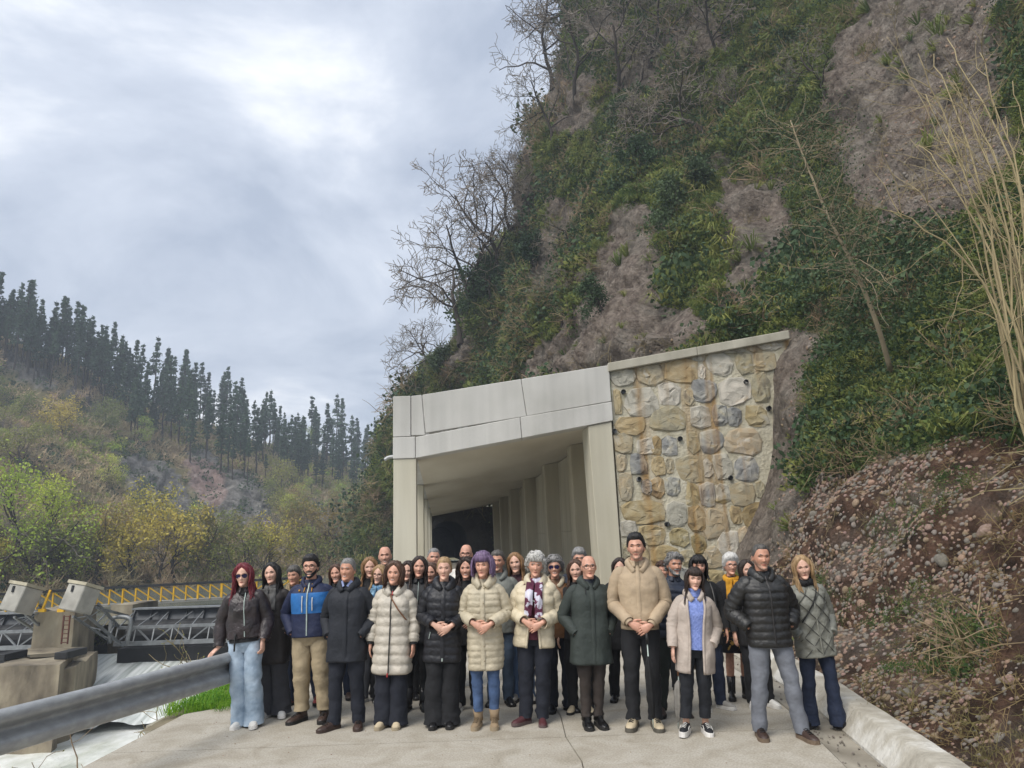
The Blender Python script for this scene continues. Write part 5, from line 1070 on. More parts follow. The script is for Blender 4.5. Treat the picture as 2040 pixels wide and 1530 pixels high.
class Torso:
    """loose garment around the trunk: half width a(z), half depth b(z)"""
    def __init__(s, sex, hem, th=.015, flare=0., waist=.5, bulk=1., top=1.47, quilt=0, qa=.012, wr=.006, seed=0, dia=0):
        s.a0, s.b0 = PROF[sex]; s.hem, s.th, s.fl, s.wa, s.bk, s.top, s.q, s.qa, s.wr, s.seed, s.dia = hem, th, flare, waist, bulk, top, quilt, qa, wr, seed, dia
    def ab(s, z):
        a = np.interp(z, ZB, s.a0); b_ = np.interp(z, ZB, s.b0)
        hip = np.interp(.88, ZB, s.a0); wf = np.exp(-((z-1.05)/.10)**2)*(1-s.wa); a = a+(np.maximum(hip, a)-a)*wf; b_ = b_+(.122-b_)*wf*.8
        lo = np.clip((1.38-z)/.06, 0.25, 1); k = (1+(s.bk-1)*np.clip((1.40-z)/.1, 0, 1))
        fl = s.fl*np.clip((1.1-z)/.5, 0, 1.3); return (a*k*.95+s.th*.8*lo+fl), (b_*(1+(s.bk-1)*1.3*np.clip((1.40-z)/.1, 0, 1))*.96+s.th*.8*lo+fl*.8)
    def grid(s, n=44, nz=None, gap=None):
        nz = nz or (int((s.top-s.hem)/s.q*7) if s.q else (64 if s.dia else 40)); zs = np.linspace(s.hem, s.top, nz); rows = []
        for z in zs:
            a, b_ = s.ab(z); cy = .012*np.clip((z-.9)/.5, 0, 1)
            r_ = sect(a, b_, cy, z, n) if gap is None else None
            if gap is not None:
                g = gap(z); c0 = math.asin(min(.97, (g/a)**1.25)) if g > 0 else .0; t_ = np.linspace(c0, 2*np.pi-c0, n); c, q = np.cos(t_), np.sin(t_); r_ = np.stack([a*np.sign(q)*np.abs(q)**.8, cy-b_*np.sign(c)*np.abs(c)**.8, np.full(n, z)], 1)
            rows.append(r_)
        G_ = np.array(rows); ctr = np.array([0, .01, 0]); d = G_-ctr; d[..., 2] = 0; L_ = np.linalg.norm(d, axis=2)[..., None]+1e-6; nn = d/L_
        off = np.zeros(G_.shape[:2])
        if s.q: off += s.qa*((np.abs(np.sin(np.pi*(G_[..., 2]-s.hem)/s.q)))**.55-.6)*np.clip((1.44-G_[..., 2])/.05, .2, 1)
        if s.dia:
            th = np.arctan2(G_[..., 0], -G_[..., 1]); u = th*.16/s.dia; w = (G_[..., 2])/s.dia/1.2; off += .022*((np.abs(np.sin(np.pi*(u+w)))*np.abs(np.sin(np.pi*(u-w))))**.6-.5)
        nzv = fbm(G_*np.array([9, 9, 5])+s.seed*7.7, 3, s.seed)+.6*fbm(G_*np.array([4, 4, 9])+s.seed, 2, s.seed+3); off += 1.7*s.wr*nzv
        if s.fl > .01 or s.hem < .8: th = np.arctan2(G_[..., 0], -G_[..., 1]); off += .008*np.sin(th*5+s.seed)*np.clip((1.0-G_[..., 2])/.35, 0, 1)
        return G_+nn*off[..., None]
    def fy(s, x, z):
        a, b_ = s.ab(z); return .012*np.clip((z-.9)/.5, 0, 1)-b_*(max(0, 1-(min(abs(x), a*.999)/a)**2.5))**(1/2.5)
ARM = {'down': ([.240, .025, 1.08], [.250, -.035, .86]), 'pocket': ([.258, .07, 1.075], [.178, -.080, .915]), 'jpocket': ([.285, .09, 1.09], [.205, -.06, .965]), 'trouser': ([.285, .08, 1.09], [.195, -.05, .90]), 'clasp': ([.236, .03, 1.075], [.105, -.175, .925]), 'claspmid': ([.240, .03, 1.10], [.095, -.20, 1.03]), 'rail': ([.285, .05, 1.07], [.305, .0, .845]), 'fist': ([.245, .03, 1.08], [.215, -.06, .87])}
PEOPLE = []
def person(label, hx_, top, fx=None, fy=None, D=None, sex='f', skin=0, hair=('long', 'dark', {}), face=(), coat=None, under=None, legs=None, shoe=None, arms=('down', 'down'), stance=(.09, .09), fwd_=(0, 0), yaw=0., bulk=1., extra=(), seed=None, turn=0., wid=1.):
    seed = seed if seed is not None else len(PEOPLE)+1; rg = np.random.default_rng(seed*13+5)
    if D is None: gpt = gp(fx, fy); Y = gpt[1]; X0 = gpt[0]
    else: Y = D; X0 = at(hx_ if fx is None else fx, fy or 1400, D)[0] if fx is not None else at(hx_, top, D)[0]
    hp = at(hx_, top, Y); H = hp[2]; s = H/1.708
    o = empty('person', (X0, Y, 0), 0, label, 'person', 'people posing together on the road'); o.scale = (s, s, s); PEOPLE.append(o)
    lean = math.atan2(hp[0]-X0, H) if fx is not None else 0.; lean = max(-.10, min(.10, lean)); o.rotation_euler = (0, lean+rg.uniform(-.018, .018), yaw+rg.uniform(-.16, .16))
    coat = dict(coat or {}); legs = dict(legs or {}); shoe = dict(shoe or {})
    sk = SKIN[skin]; hs, hc, hk = hair; hm = HR[hc]
    # ---- body: head, neck, trunk, limbs, hands
    hd = Head(sex, seed, wid*rg.uniform(.97, 1.04), rg.uniform(.92, 1.12), rg.uniform(.85, 1.15)); HC = np.array([0, -.018, 1.584]); RT = np.array(Euler((R(rg.uniform(-3, 4)), R(rg.uniform(-4, 4)), R(turn+rg.uniform(-9, 9)))).to_matrix())
    def hw(v): return np.asarray(v)@RT.T*1.01+HC
    mb = MB(); G_ = hd.G; nr, nc = G_.shape[:2]; F0 = gridf(nr, nc, True); Vh = G_.reshape(-1, 3); fcn = Vh[np.array(F0)].mean(1)
    smile = 'smile' in face; zl = -.063+(.010*(np.abs(fcn[:, 0])/.024)**2 if smile else -.001*(np.abs(fcn[:, 0])/.02)**2)
    lw = .027 if smile else .0205; lip = (fcn[:, 1] < -.06) & (np.abs(fcn[:, 0]) < lw) & (np.abs(fcn[:, 2]-zl) < (.0085 if smile else .0062)*(1-(np.abs(fcn[:, 0])/lw)**2)+.001)
    tee = smile & (np.abs(fcn[:, 0]) < .019) & (np.abs(fcn[:, 2]-zl) < .0032) & lip
    mi = np.where(tee, 2, np.where(lip, 1, 0))
    mb.add(hw(Vh), F0, 0); mb.m[-len(F0):] = mi.tolist()
    for sd in (-1, 1):
        yf = hd.front(.031*sd, .006); c = np.array([.031*sd, yf+.0085, .005]); mb.grid(hw(ell(c, (.0150, .0115, .0095))), 3, wrap=True); mb.grid(hw(ell(c+np.array([-.0005*sd, -.0072, -.0002]), (.0072, .0050, .0078), 8, 5)), 4, wrap=True)
        mb.tube(hw([[sd*(.031-.0145), yf-.001, .0075], [sd*.031, yf-.0045, .0145], [sd*(.031+.0155), yf+.002, .0075]]), [.0026, .0038, .0026], 4, 4)
        mb.tube(hw([[sd*.014, hd.front(.014*sd, .026)-.001, .0245], [sd*.030, hd.front(.03*sd, .029)-.001, .0285], [sd*.047, hd.front(.047*sd, .025)+.0015, .0225]]), [.0036, .0048 if sex == 'm' else .0036, .0024], 5, 5, flat=(1, 1))
        if hs not in ('long', 'bob', 'wavy'): mb.grid(hw(ell((.075*sd*wid, .010, -.008), (.009, .017, .030), 10, 8, np.array(Euler((0, 0, R(-22*sd))).to_matrix()))), 0, wrap=True)
    nk = .051 if sex == 'f' else .059; mb.tube(crv([[0, .004, 1.53], [0, .010, 1.47], [0, .018, 1.42], [0, .02, 1.36]], 8), [nk*.98, nk*.95, nk*.94, nk*.95, nk, nk*1.1, nk*1.3, nk*1.6], 14, 0)
    if coat.get('nomid'): pass
    tb = Torso(sex, .84, -.03, 0, 1, bulk, 1.43); mb.grid(tb.grid(20, 10), 0, wrap=True)
    mids = []
    for i, sd in enumerate((-1, 1)):
        el, wr = ARM[arms[i]]; sh = np.array([.146*sd if sex == 'f' else .166*sd, .015, 1.350]); e_ = np.array([el[0]*.92*sd, el[1], el[2]])+(np.array([.02*sd, 0, 0]) if sex == 'm' else 0)+np.array([(bulk-1)*.12*sd, 0, 0]); w = np.array([wr[0]*.95*sd, wr[1]-(bulk-1)*.12, wr[2]])
        if arms[i].startswith('clasp') and sd == 1: w = w+np.array([.0, -.012, -.012])
        p = crv([sh, (sh+e_)/2+np.array([.012*sd, .01, 0]), e_, (e_+w)/2+np.array([.004*sd, .008, 0]), w], 9); mb.tube(p, np.linspace(.046, .026, 9), 8, 0); mids.append((sh, e_, w, p))
        a = arms[i]
        if a.startswith('clasp'): hand(mb, w+nrm(w-e_)*.012, (-.84*sd, -.10, -.42 if sd < 0 else -.50), (-.25*sd, .9, -.25), -sd, .5, 0)
        elif a == 'rail': hand(mb, w, (-.45, -.45, -.42), (.2, .3, -1), -1 if sd < 0 else 1, .35, 0)
        elif a == 'fist': hand(mb, w, (.05*sd, -.25, -.95), (-.9*sd, .3, 0), sd, .95, 0)
        elif a in ('pocket', 'jpocket', 'trouser'): hand(mb, w+np.array([-.035*sd, .055, 0]), (-.72*sd, .40, -.45), (0, 1, 0), sd, .3, 0, .8)
        else: hand(mb, w, nrm((w-e_)*.5+np.array([0, -.02, -.3])), (-sd, .25, 0), sd, .28 if a == 'down' else .6, 0)
    ft = []
    for i, sd in enumerate((-1, 1)):
        fxp = np.array([stance[i]*sd, fwd_[i], 0]); ft.append(fxp); hip = np.array([.082*sd, .005, .88]); kn = np.array([(.086*.45+stance[i]*.55)*sd, -.012+fwd_[i]*.5, .47]); an_ = fxp+np.array([0, .02, .08])
        mb.tube(crv([hip, (hip+kn)/2, kn, (kn+an_)/2+np.array([0, .015, .02]), an_], 10), np.array([.08, .076, .07, .062, .05, .05, .052, .046, .036, .034]), 10, 0)
    brow = hm if hc not in ('purple', 'red', 'white', 'blond') else HR['brown' if hc != 'white' else 'grey']
    body = mb.build('body', [sk, M_lip, M_teeth, M_eyew, M_iris, brow], o)
    # ---- hair
    thA = np.abs(hd.th); zf = hk.get('zf', .070)-.006
    zline = np.interp(np.degrees(thA), [0, 35, 55, 72, 88, 105, 125, 180], [zf, zf+.002, zf-.012, .022, -.004 if sex == 'm' else -.02, -.02, -.06, -.082])
    if hs in ('long', 'wavy', 'bob') and not hk.get('bangs'): zline = np.interp(np.degrees(thA), [0, 8, 25, 42, 58, 72, 95, 125, 180], [.094, .088, .076, .050, .015, -.03, -.05, -.07, -.085])
    if hs == 'bald': zline = np.interp(np.degrees(thA), [0, 75, 88, 100, 180], [.3, .3, .012, -.012, -.075])
    Zg = hd.G[..., 2]; t0 = hk.get('t', {'short': .012, 'crop': .006, 'bald': .0025, 'curly': .030, 'long': .014, 'bob': .016, 'wavy': .020, 'tied': .008}[hs])
    up_ok = (Zg < .045) if hs == 'bald' else np.ones_like(Zg, bool)
    ramp_ = np.clip((Zg-zline)/.018, 0, 1)*up_ok*(np.clip((.045-Zg)/.015, 0, 1) if hs == 'bald' else 1)
    rad = hd.G/(np.linalg.norm(hd.G, axis=2)[..., None]+1e-6); nv = fbm(hd.G*(np.array([70, 70, 26]) if hs != 'curly' else np.array([48, 48, 48]))+seed, 3, seed)
    volz = 1+hk.get('vol', .5)*np.clip(Zg/.11, 0, 1)
    Gh = hd.G+rad*((t0*volz*(1+(.35 if hs != 'curly' else .55)*nv))*ramp_-.004*(ramp_ <= 0))[..., None]
    msk = ramp_.reshape(-1)[np.array(F0)].max(1) > 0
    hb = MB(); hb.add(hw(Gh.reshape(-1, 3)), [F0[i] for i in np.where(msk)[0]], 0)
    def surf(th, Z, out=0.):
        i = np.argmin(np.abs(np.sin(PHI)*.115-Z)); j = np.argmin(np.abs(np.angle(np.exp(1j*(THE-th))))); q = hd.G[i, j].copy(); r_ = q/np.linalg.norm(q); q[2] = Z; return q+r_*out
    if hs in ('long', 'wavy', 'bob'):
        zend = hk.get('len', 1.36); wv = hk.get('wave', .006); n = int(hk.get('n', 64)*1.6); frnt = hk.get('front', .5)
        for k in range(n):
            th = math.radians(62+236*(k+rg.random()*.8)/n); sgn = 1 if math.sin(th) > 0 else -1; th0 = th*.6+math.pi*.4 if False else th
            top_ = hw(surf(th+sgn*(-.55) if abs(math.cos(th)) < .5 and math.cos(th) > -.2 else th, .100, t0*1.2)); a1 = hw(surf(th, .06, t0*1.5+.004)); a2 = hw(surf(th, .01, t0*1.5+.006)); a3 = hw(surf(th, -.045, t0*1.6+.012))
            zz_ = zend+rg.uniform(-.03, .03); dirx = np.array([math.sin(th), -math.cos(th), 0.]); spread = hk.get('spread', 1.)
            r4 = (.088+.012*rg.random())*spread; mid4 = np.array([dirx[0]*r4*1.02, HC[1]+dirx[1]*r4*(1 if dirx[1] < 0 else 1.05)+.015, 1.47])
            end = np.array([dirx[0]*.10*spread+rg.normal()*.008, (-.10 if (dirx[1] < .25 and rg.random() < frnt) else dirx[1]*.10+.05), zz_])
            pts = [top_, a1, a2, a3]+([mid4*.6+a3*.4, (mid4+end)/2, end] if zend < 1.46 else [a3*.5+end*.5+dirx*.01, np.array([a3[0]*.97, a3[1], zz_])])
            p = crv(pts, 11); ph_ = rg.uniform(0, 6.28); p[:, 0] += wv*np.sin(np.linspace(0, 9, 11)+ph_)*np.linspace(0, 1, 11)*1.6; p[:, 1] += wv*np.cos(np.linspace(0, 8, 11)+ph_)*np.linspace(0, 1, 11)
            hb.tube(p, np.array([.004, .008, .010, .011, .012, .012, .012, .011, .010, .008, .003])*hk.get('lock', .62)*rg.uniform(.6, 1.4), 4, 0, cap=False)
    if hs in ('long', 'wavy', 'bob') and not hk.get('bangs'):
        for k in range(36):
            sg = -1 if k % 2 else 1; q = rg.random(); zend = hk.get('len', 1.36)
            p = [hw(np.array([sg*.004, -.050+.06*q, .1165+t0*.7])), hw(surf(sg*math.radians(40+18*q), .090, t0*1.1)), hw(surf(sg*math.radians(57+14*q), .055, t0+.004)), hw(surf(sg*math.radians(66+14*q), .010, t0+.006)), hw(surf(sg*math.radians(70+12*q), -.045, t0+.006))]
            if zend < 1.46: p += [np.array([sg*(.078+.02*q), -.062+.05*q, 1.46]), np.array([sg*(.082+.03*q), -.105+.06*q, zend+.05*rg.random()])]
            else: p += [hw(surf(sg*math.radians(72+10*q), -.075, t0+.004))]
            p = crv(p, 11); p[5:, 0] += hk.get('wave', .006)*np.sin(np.linspace(0, 7, 6)+q*6); hb.tube(p, np.array([.003, .006, .007, .0075, .008, .008, .008, .0075, .007, .005, .002])*rg.uniform(.7, 1.2), 4, 0, cap=False)
    if hk.get('bangs'):
        for k in range(22):
            th = math.radians(-48+96*(k+rg.random()*.6)/22); hb.tube(crv([hw(surf(th*.7, .105, t0*.9)), hw(surf(th, .075, t0+.006)), hw(surf(th, .045, .008)), hw(surf(th*1.05+rg.normal()*.03, hk['bangs']+rg.uniform(-.004, .006), .006))], 7), [.006, .008, .008, .007, .006, .005, .002], 4, 0, cap=False)
    if hs == 'curly' or hk.get('curl'):
        n = hk.get('n', 110)
        for k in range(n):
            th = rg.uniform(0, 2*math.pi); Z = rg.uniform(-.05, .112); zl_ = np.interp(math.degrees(abs(np.angle(np.exp(1j*th)))), [0, 35, 55, 72, 88, 105, 180], [zf, zf, zf-.012, .025, -.03, -.05, -.08])
            if Z < zl_: continue
            q = surf(th, Z, t0*.6); r_ = nrm(q); s1 = nrm(np.cross(r_, rg.normal(size=3))); s2 = np.cross(r_, s1); tt = np.linspace(0, 2.6*math.pi, 8); cr_ = rg.uniform(.007, .013)
            p = [q+r_*(t0*.5+.018*x/8.2)+(s1*math.cos(x)+s2*math.sin(x))*cr_ for x in tt]; hb.tube(hw(p), np.linspace(.0055, .003, 8), 4, 0, cap=False)
    if hs in ('short', 'crop', 'tied', 'bald'):
        n = {'short': 150, 'crop': 90, 'tied': 70, 'bald': 0}[hs]; ln = hk.get('spike', .022 if hs == 'short' else .010)
        for k in range(n):
            th = rg.uniform(0, 2*math.pi); Z = rg.uniform(-.05, .114); zl_ = np.interp(math.degrees(abs(np.angle(np.exp(1j*th)))), [0, 35, 55, 72, 88, 105, 125, 180], [zf, zf, zf-.012, .022, -.004, -.02, -.06, -.082])
            if Z < zl_+.004: continue
            q = surf(th, Z, t0*.7); r_ = nrm(q); fl = nrm(np.array(hk.get('flow', (0., .6, .35)))+rg.normal(size=3)*.35-np.array([0, 0, .6*(Z < .06)])); d = nrm(fl-r_*(fl@r_)+r_*.35)
            hb.tube(hw([q, q+d*ln*.5+r_*.002, q+d*ln]), [.0055, .0045, .001], 4, 0, cap=False)
    if hs == 'tied':
        hb.grid(hw(ell((0, .115, .035), (.035, .03, .035), 10, 8)), 0, wrap=True)
    hb.build('hair', hm, o)
    if 'beard' in face or 'stubble' in face:
        tk = .006 if 'beard' in face else .0012; bl = np.interp(np.degrees(thA), [0, 20, 45, 70, 90], [-.074, -.064, -.050, -.022, -.005]); mm = np.clip((bl-Zg)/.012, 0, 1)*(np.degrees(thA) < 88)*(Zg > -.116)
        mu = ((np.abs(hd.G[..., 0]) < .030) & (np.abs(Zg+.049) < .006)).astype(float); mm = np.maximum(mm, mu*(hd.f > .2)); mm = mm*(1-((np.abs(hd.G[..., 0]) < .024) & (np.abs(Zg+.063) < .009)))
        Gb = hd.G+rad*(tk*mm*(1+.4*nv)-.003*(mm <= 0))[..., None]; mk = mm.reshape(-1)[np.array(F0)].max(1) > .3
        bb = MB(); bb.add(hw(Gb.reshape(-1, 3)), [F0[i] for i in np.where(mk)[0]], 0); bb.build('beard', hm if 'beard' in face else fab('stubble', '#8f7163', .7, '#a5836f', 60), o)
    if any(f in face for f in ('glasses', 'roundglasses', 'sunglasses')):
        sun_ = 'sunglasses' in face; gb = MB(); a_, b2 = (.026, .019) if not sun_ else (.027, .023)
        for sd in (-1, 1):
            yf = hd.front(.032*sd, .004)-.012; q = np.linspace(0, 2*np.pi, 15); ring = np.array([[.033*sd+a_*np.sign(math.cos(t_))*abs(math.cos(t_))**.8, yf+.010*(abs(.033+a_*math.cos(t_)*sd)-.03)/.03, .003+b2*np.sign(math.sin(t_))*abs(math.sin(t_))**.8] for t_ in q]); gb.tube(hw(ring), .0022, 5, 0, cap=False)
            if sun_: gb.add(hw(ring[:-1]), [tuple(range(14))], 1)
            gb.tube(hw([[sd*(.033+a_), yf+.005, .008], [sd*.072, yf+.035, .008], [sd*.077, .01, .004]]), .0022, 5, 0)
        yb_ = hd.front(0, .008)-.008; gb.tube(hw([[-.009, yb_+.002, .006], [0, yb_-.002, .009], [.009, yb_+.002, .006]]), .002, 5, 0)
        gb.build('sunglasses' if sun_ else 'glasses', [fab('frame_dark', '#1a1716', .3, bump=0), fab('lens_violet', '#1e1a3c', .08, bump=0)], o)
    # ---- trousers
    lm = legs.get('mat'); cut = legs.get('cut', 'straight'); hem = legs.get('hem', .045)
    R_ = {'slim': [.094, .084, .062, .054, .046], 'straight': [.096, .088, .072, .066, .062], 'wide': [.098, .096, .092, .100, .112], 'flare': [.094, .082, .064, .068, .088], 'skirt': None, 'cargo': [.100, .096, .080, .074, .066]}[cut]
    if R_ is not None:
        tb_ = MB(); bk = 1+(bulk-1)*.8
        for i, sd in enumerate((-1, 1)):
            f_ = ft[i]; hip = np.array([.084*sd*bk, .008, .90]); kn = np.array([(.086*.45+stance[i]*.55)*sd, -.012+fwd_[i]*.5, .47]); an_ = np.array([f_[0], f_[1]+.015, hem])
            p = crv([hip, (hip+kn)/2, kn, (kn+an_)/2+np.array([0, .012, 0]), an_], 26); rr = np.interp(np.linspace(0, 4, 26), range(5), R_)*bk
            an2 = np.linspace(0, 2*np.pi, 20, endpoint=False); g = np.array([[[p[k, 0]+math.cos(t_)*rr[k], p[k, 1]+math.sin(t_)*rr[k]*1.05, p[k, 2]] for t_ in an2] for k in range(26)])
            d = g-p[:, None]; d[..., 2] = 0; d /= np.linalg.norm(d, axis=2)[..., None]; fold = fbm(g*np.array([12, 12, 16])+seed*3+i, 3, seed+i)*.016+.006*fbm(g*np.array([5, 5, 30])+seed, 2, seed+9)*np.exp(-((g[..., 2]-.12)/.13)**2)*2.2+.005*np.exp(-((g[..., 2]-.47)/.08)**2)*np.sin(g[..., 2]*150)
            g = g+d*fold[..., None]; tb_.grid(g, 0, wrap=True, flip=True)
            inner = g[-1]*.9+p[-1]*.1+np.array([0, 0, .03]); tb_.grid(np.array([g[-1], inner]), 0, wrap=True, flip=True)
        tor = Torso(sex, .79, .006, 0, 1, bulk, 1.06, wr=.003, seed=seed); tg = tor.grid(24, 9); tg[0, :, :2] *= .62; tg[0, :, 2] -= .02; tg[1, :, :2] *= .84; tg[2, :, :2] *= .95; tb_.grid(tg, 0, wrap=True); tr_ = tb_.build('trousers', lm, o)
        if cut == 'cargo':
            for sd in (-1, 1): mb = MB(); mb.grid(ell((.172*sd, .0, .60), (.022, .055, .075), 12, 8), 0, wrap=True); mb.build('cargo_pocket', lm, tr_)
    else:
        st_ = Torso(sex, legs.get('hem', .56), .02, .03, .8, bulk, 1.05, wr=.006, seed=seed); sk_ = MB(); sk_.grid(st_.grid(32, 16), 0, wrap=True); sk_.build('skirt', lm, o)
    # ---- shoes
    kind = shoe.get('kind', 'shoe'); sm_ = shoe.get('mat'); so_ = shoe.get('sole') or fab('sole_dark', '#1c1a18', .8); sh_ = {'platform': .045, 'boot': .028, 'shoe': .02, 'sneaker': .028}[kind]
    for i, sd in enumerate((-1, 1)):
        f_ = ft[i]; yw = R(shoe.get('yaw', (14, 14))[i])*sd; Rz = np.array([[math.cos(yw), -math.sin(yw), 0], [math.sin(yw), math.cos(yw), 0], [0, 0, 1]])
        st_ = [(.078, .020, .045), (.066, .033, .078), (.03, .037, .090), (-.01, .037, .088), (-.05, .039, .074), (-.09, .044, .060), (-.13, .046, .050), (-.165, .040, .042), (-.19, .026, .032), (-.198, .010, .022)]; an2 = np.linspace(0, np.pi, 9); g = []; q2 = []
        ks_ = .92 if sex == 'f' else 1.04
        for y, w, h in st_: g.append([[w*math.cos(t_)*ks_, y*ks_, sh_+(h-.012)*math.sin(t_)**.7] for t_ in an2]); q2.append((y*ks_, w*ks_))
        mb = MB(); mb.grid(np.array(g)@Rz.T+f_, 0, flip=False); mb.add(np.array(g[0])@Rz.T+f_, [tuple(range(9))]); sob = None
        if kind == 'boot' or shoe.get('shaft'): mb.tube(np.array([[0, .022, .06], [0, .020, .11], [0, .018, shoe.get('shaft', .15)]])@Rz.T+f_, [.052*ks_, .050*ks_, .060*ks_], 14, 0)
        so2 = mb.build('shoe', sm_, o); sb_ = MB(); out = [[y, w] for y, w in q2]; lo = [[w+.004, y, .0] for y, w in out]+[[-w-.004, y, .0] for y, w in out[::-1]]; hi = [[v[0]*1.0, v[1], sh_+.008] for v in lo]; n = len(lo)
        sb_.grid(np.array([lo, hi])@Rz.T+f_, 0, wrap=True, flip=True); sb_.add(np.array(hi)@Rz.T+f_, [tuple(range(n))[::-1]]); sb_.build('sole', so_, so2, smooth=False)
        if shoe.get('laces'):
            lb = MB()
            for k in range(4): y = -.045-.026*k; z = sh_+[.066, .058, .050, .043][k]+.004; lb.tube(np.array([[-.022, y, z-.006], [0, y, z+.003], [.022, y, z-.006]])@Rz.T+f_, .0045, 4)
            lb.build('laces', shoe['laces'], so2)
        if shoe.get('stripe'):
            [MB().tube(np.array([[q_s*.040, .02, sh_+.03], [q_s*.043, -.04, sh_+.045], [q_s*.046, -.09, sh_+.02]])@Rz.T+f_, .0045, 4).build('side_stripe', shoe['stripe'], so2) for q_s in (-1, 1)]
    # ---- inner top
    if under:
        ut = Torso(sex, under.get('hem', .90), under.get('th', .010), 0, .7, bulk, under.get('top', 1.45), wr=.004, seed=seed+40); ub = MB(); ub.grid(ut.grid(32, 26), 0, wrap=True); uo = ub.build('sweater', under['mat'], o)
        if under.get('roll'):
            rb = MB(); rb.tube(crv([[0, .012, 1.405], [0, .008, 1.44], [0, .004, 1.475], [0, .004, 1.485]], 8), np.array([.085, .076, .070, .069, .070, .072, .070, .060]), 18, 0); rb.build('roll_neck', under['mat'], uo)
    # ---- coat
    cm = coat['mat']; mats_ = [cm]+([coat['mat2']] if coat.get('mat2') else [])
    T = Torso(sex, coat.get('hem', .80), coat.get('th', .02), coat.get('flare', 0.), coat.get('waist', .5), bulk, coat.get('top', 1.455), coat.get('quilt', 0), coat.get('qa', .013), coat.get('wr', .007), seed, coat.get('dia', 0)); gap = coat.get('gap'); Gc = T.grid(48, None, gap); cb = MB(); cb.grid(Gc, 0, wrap=gap is None)
    if gap is None and coat.get('closed_top', True) and coat.get('top', 1.455) > 1.44: pass
    if coat.get('block'):
        fcn2 = np.concatenate(cb.v)[np.array(cb.f)].mean(1); cb.m = [1 if coat['block'](q) else 0 for q in fcn2]
    co_ = cb.build('coat', mats_, o); co_.name = coat.get('name', 'coat')
    sd_ = co_.modifiers.new('solid', 'SOLIDIFY'); sd_.thickness = .012; sd_.offset = -1
    q_ = coat.get('quilt', 0); aw = coat.get('arm', .052+.6*coat.get('th', .02))
    for i, sd in enumerate((-1, 1)):
        sh, e_, w, p = mids[i]; end = w-nrm(w-e_)*.005 if arms[i] not in ('pocket', 'jpocket', 'trouser') else w
        pts = crv([sh+np.array([-.055*sd, 0, .000]), sh+np.array([.000*sd, .0, -.016]), (sh+e_)/2+np.array([.016*sd, .012, 0]), e_+np.array([.006*sd, .01, 0]), (e_+end)/2+np.array([.004*sd, .008, 0]), end], 46 if q_ else 30); n = len(pts)
        rr = np.interp(np.linspace(0, 1, n), [0, .12, .3, .55, .8, .95, 1], [.040, .056, .062, .060, .055, .049, .044])*(aw/.066)*(1.06 if sex == 'm' else 1.)
        tt, uu, ww = frames(pts); an2 = np.linspace(0, 2*np.pi, 18, endpoint=False); g = pts[:, None]+(uu[:, None]*np.cos(an2)[None, :, None]+ww[:, None]*np.sin(an2)[None, :, None])*rr[:, None, None]
        L_ = np.cumsum(np.r_[0, np.linalg.norm(np.diff(pts, axis=0), axis=1)]); off = coat.get('wr', .007)*1.2*(fbm(g*np.array([10, 10, 10])+seed+i*5, 3, seed+i))+.007*np.exp(-((L_-L_[-1]*.52)/.06)**2)[:, None]*np.sin(L_*120)[:, None]+.006*np.exp(-((L_-L_[-1]*.93)/.05)**2)[:, None]*np.sin(L_*170)[:, None]
        if q_: off = off+coat.get('qa', .013)*((np.abs(np.sin(np.pi*L_/(q_*.95)))**.55)-.6)[:, None]
        if coat.get('dia'): off = off+.006*(np.abs(np.sin(np.pi*L_/.11))**.5-.6)[:, None]
        d = g-pts[:, None]; d /= np.linalg.norm(d, axis=2)[..., None]+1e-9; g = g+d*off[..., None]; sb_ = MB(); sb_.grid(g, 0, wrap=True); rim = pts[-1]+(g[-1]-pts[-1])*.72-tt[-1]*.02; sb_.grid(np.array([g[-1], rim]), 0, wrap=True)
        if arms[i] in ('pocket', 'jpocket', 'trouser'): sb_.add(g[-1], [tuple(range(18))])
        so2 = sb_.build('sleeve', [cm], co_)
        if coat.get('cuff') is not None and arms[i] not in ('pocket', 'jpocket'): cb2 = MB(); cb2.tube([pts[-1]-tt[-1]*.01, pts[-1]+tt[-1]*.028], [rr[-1]*.80, rr[-1]*.72], 14, cap=False); cb2.build('cuff', coat['cuff'], so2)
    hd_ = coat.get('hood')
    if hd_:
        r_ = hd_ if not isinstance(hd_, tuple) else hd_[0]; hmat = hd_[1] if isinstance(hd_, tuple) else cm; hz = coat.get('hoodz', 0.)-.020
        hp_ = crv([[-.030, -.088, 1.385+hz], [-.074, -.055, 1.432+hz], [-.094, .02, 1.468+hz], [-.060, .09, 1.478+hz], [0, .115, 1.472+hz], [.060, .09, 1.478+hz], [.094, .02, 1.468+hz], [.074, -.055, 1.432+hz], [.030, -.088, 1.385+hz]], 33); t_, u_, w_ = frames(hp_); rr = np.interp(np.linspace(-1, 1, 33), [-1, -.6, -.3, 0, .3, .6, 1], [.55, .8, .95, 1.1, .95, .8, .55])*r_
        V, f = tube(hp_, np.stack([rr*1.25, rr*.8], 1), 12); V = V+.010*(np.stack([fbm(V*18+seed, 3, seed), fbm(V*18+seed+5, 3, seed+1), fbm(V*18+seed+9, 3, seed+2)], 1)); hbm = MB(); hbm.add(V, f); hbm.build('hood', hmat, co_)
        if coat.get('fur'):
            vv, ff = leafquads(hp_[np.random.default_rng(seed).integers(0, 33, 500)]+np.random.default_rng(seed).normal(size=(500, 3))*r_*.7, .03, np.random.default_rng(seed), None, .2); link('fur_trim', mesh('fur_trim', vv, ff, [coat['fur']], None, False), co_)['kind'] = 'stuff'
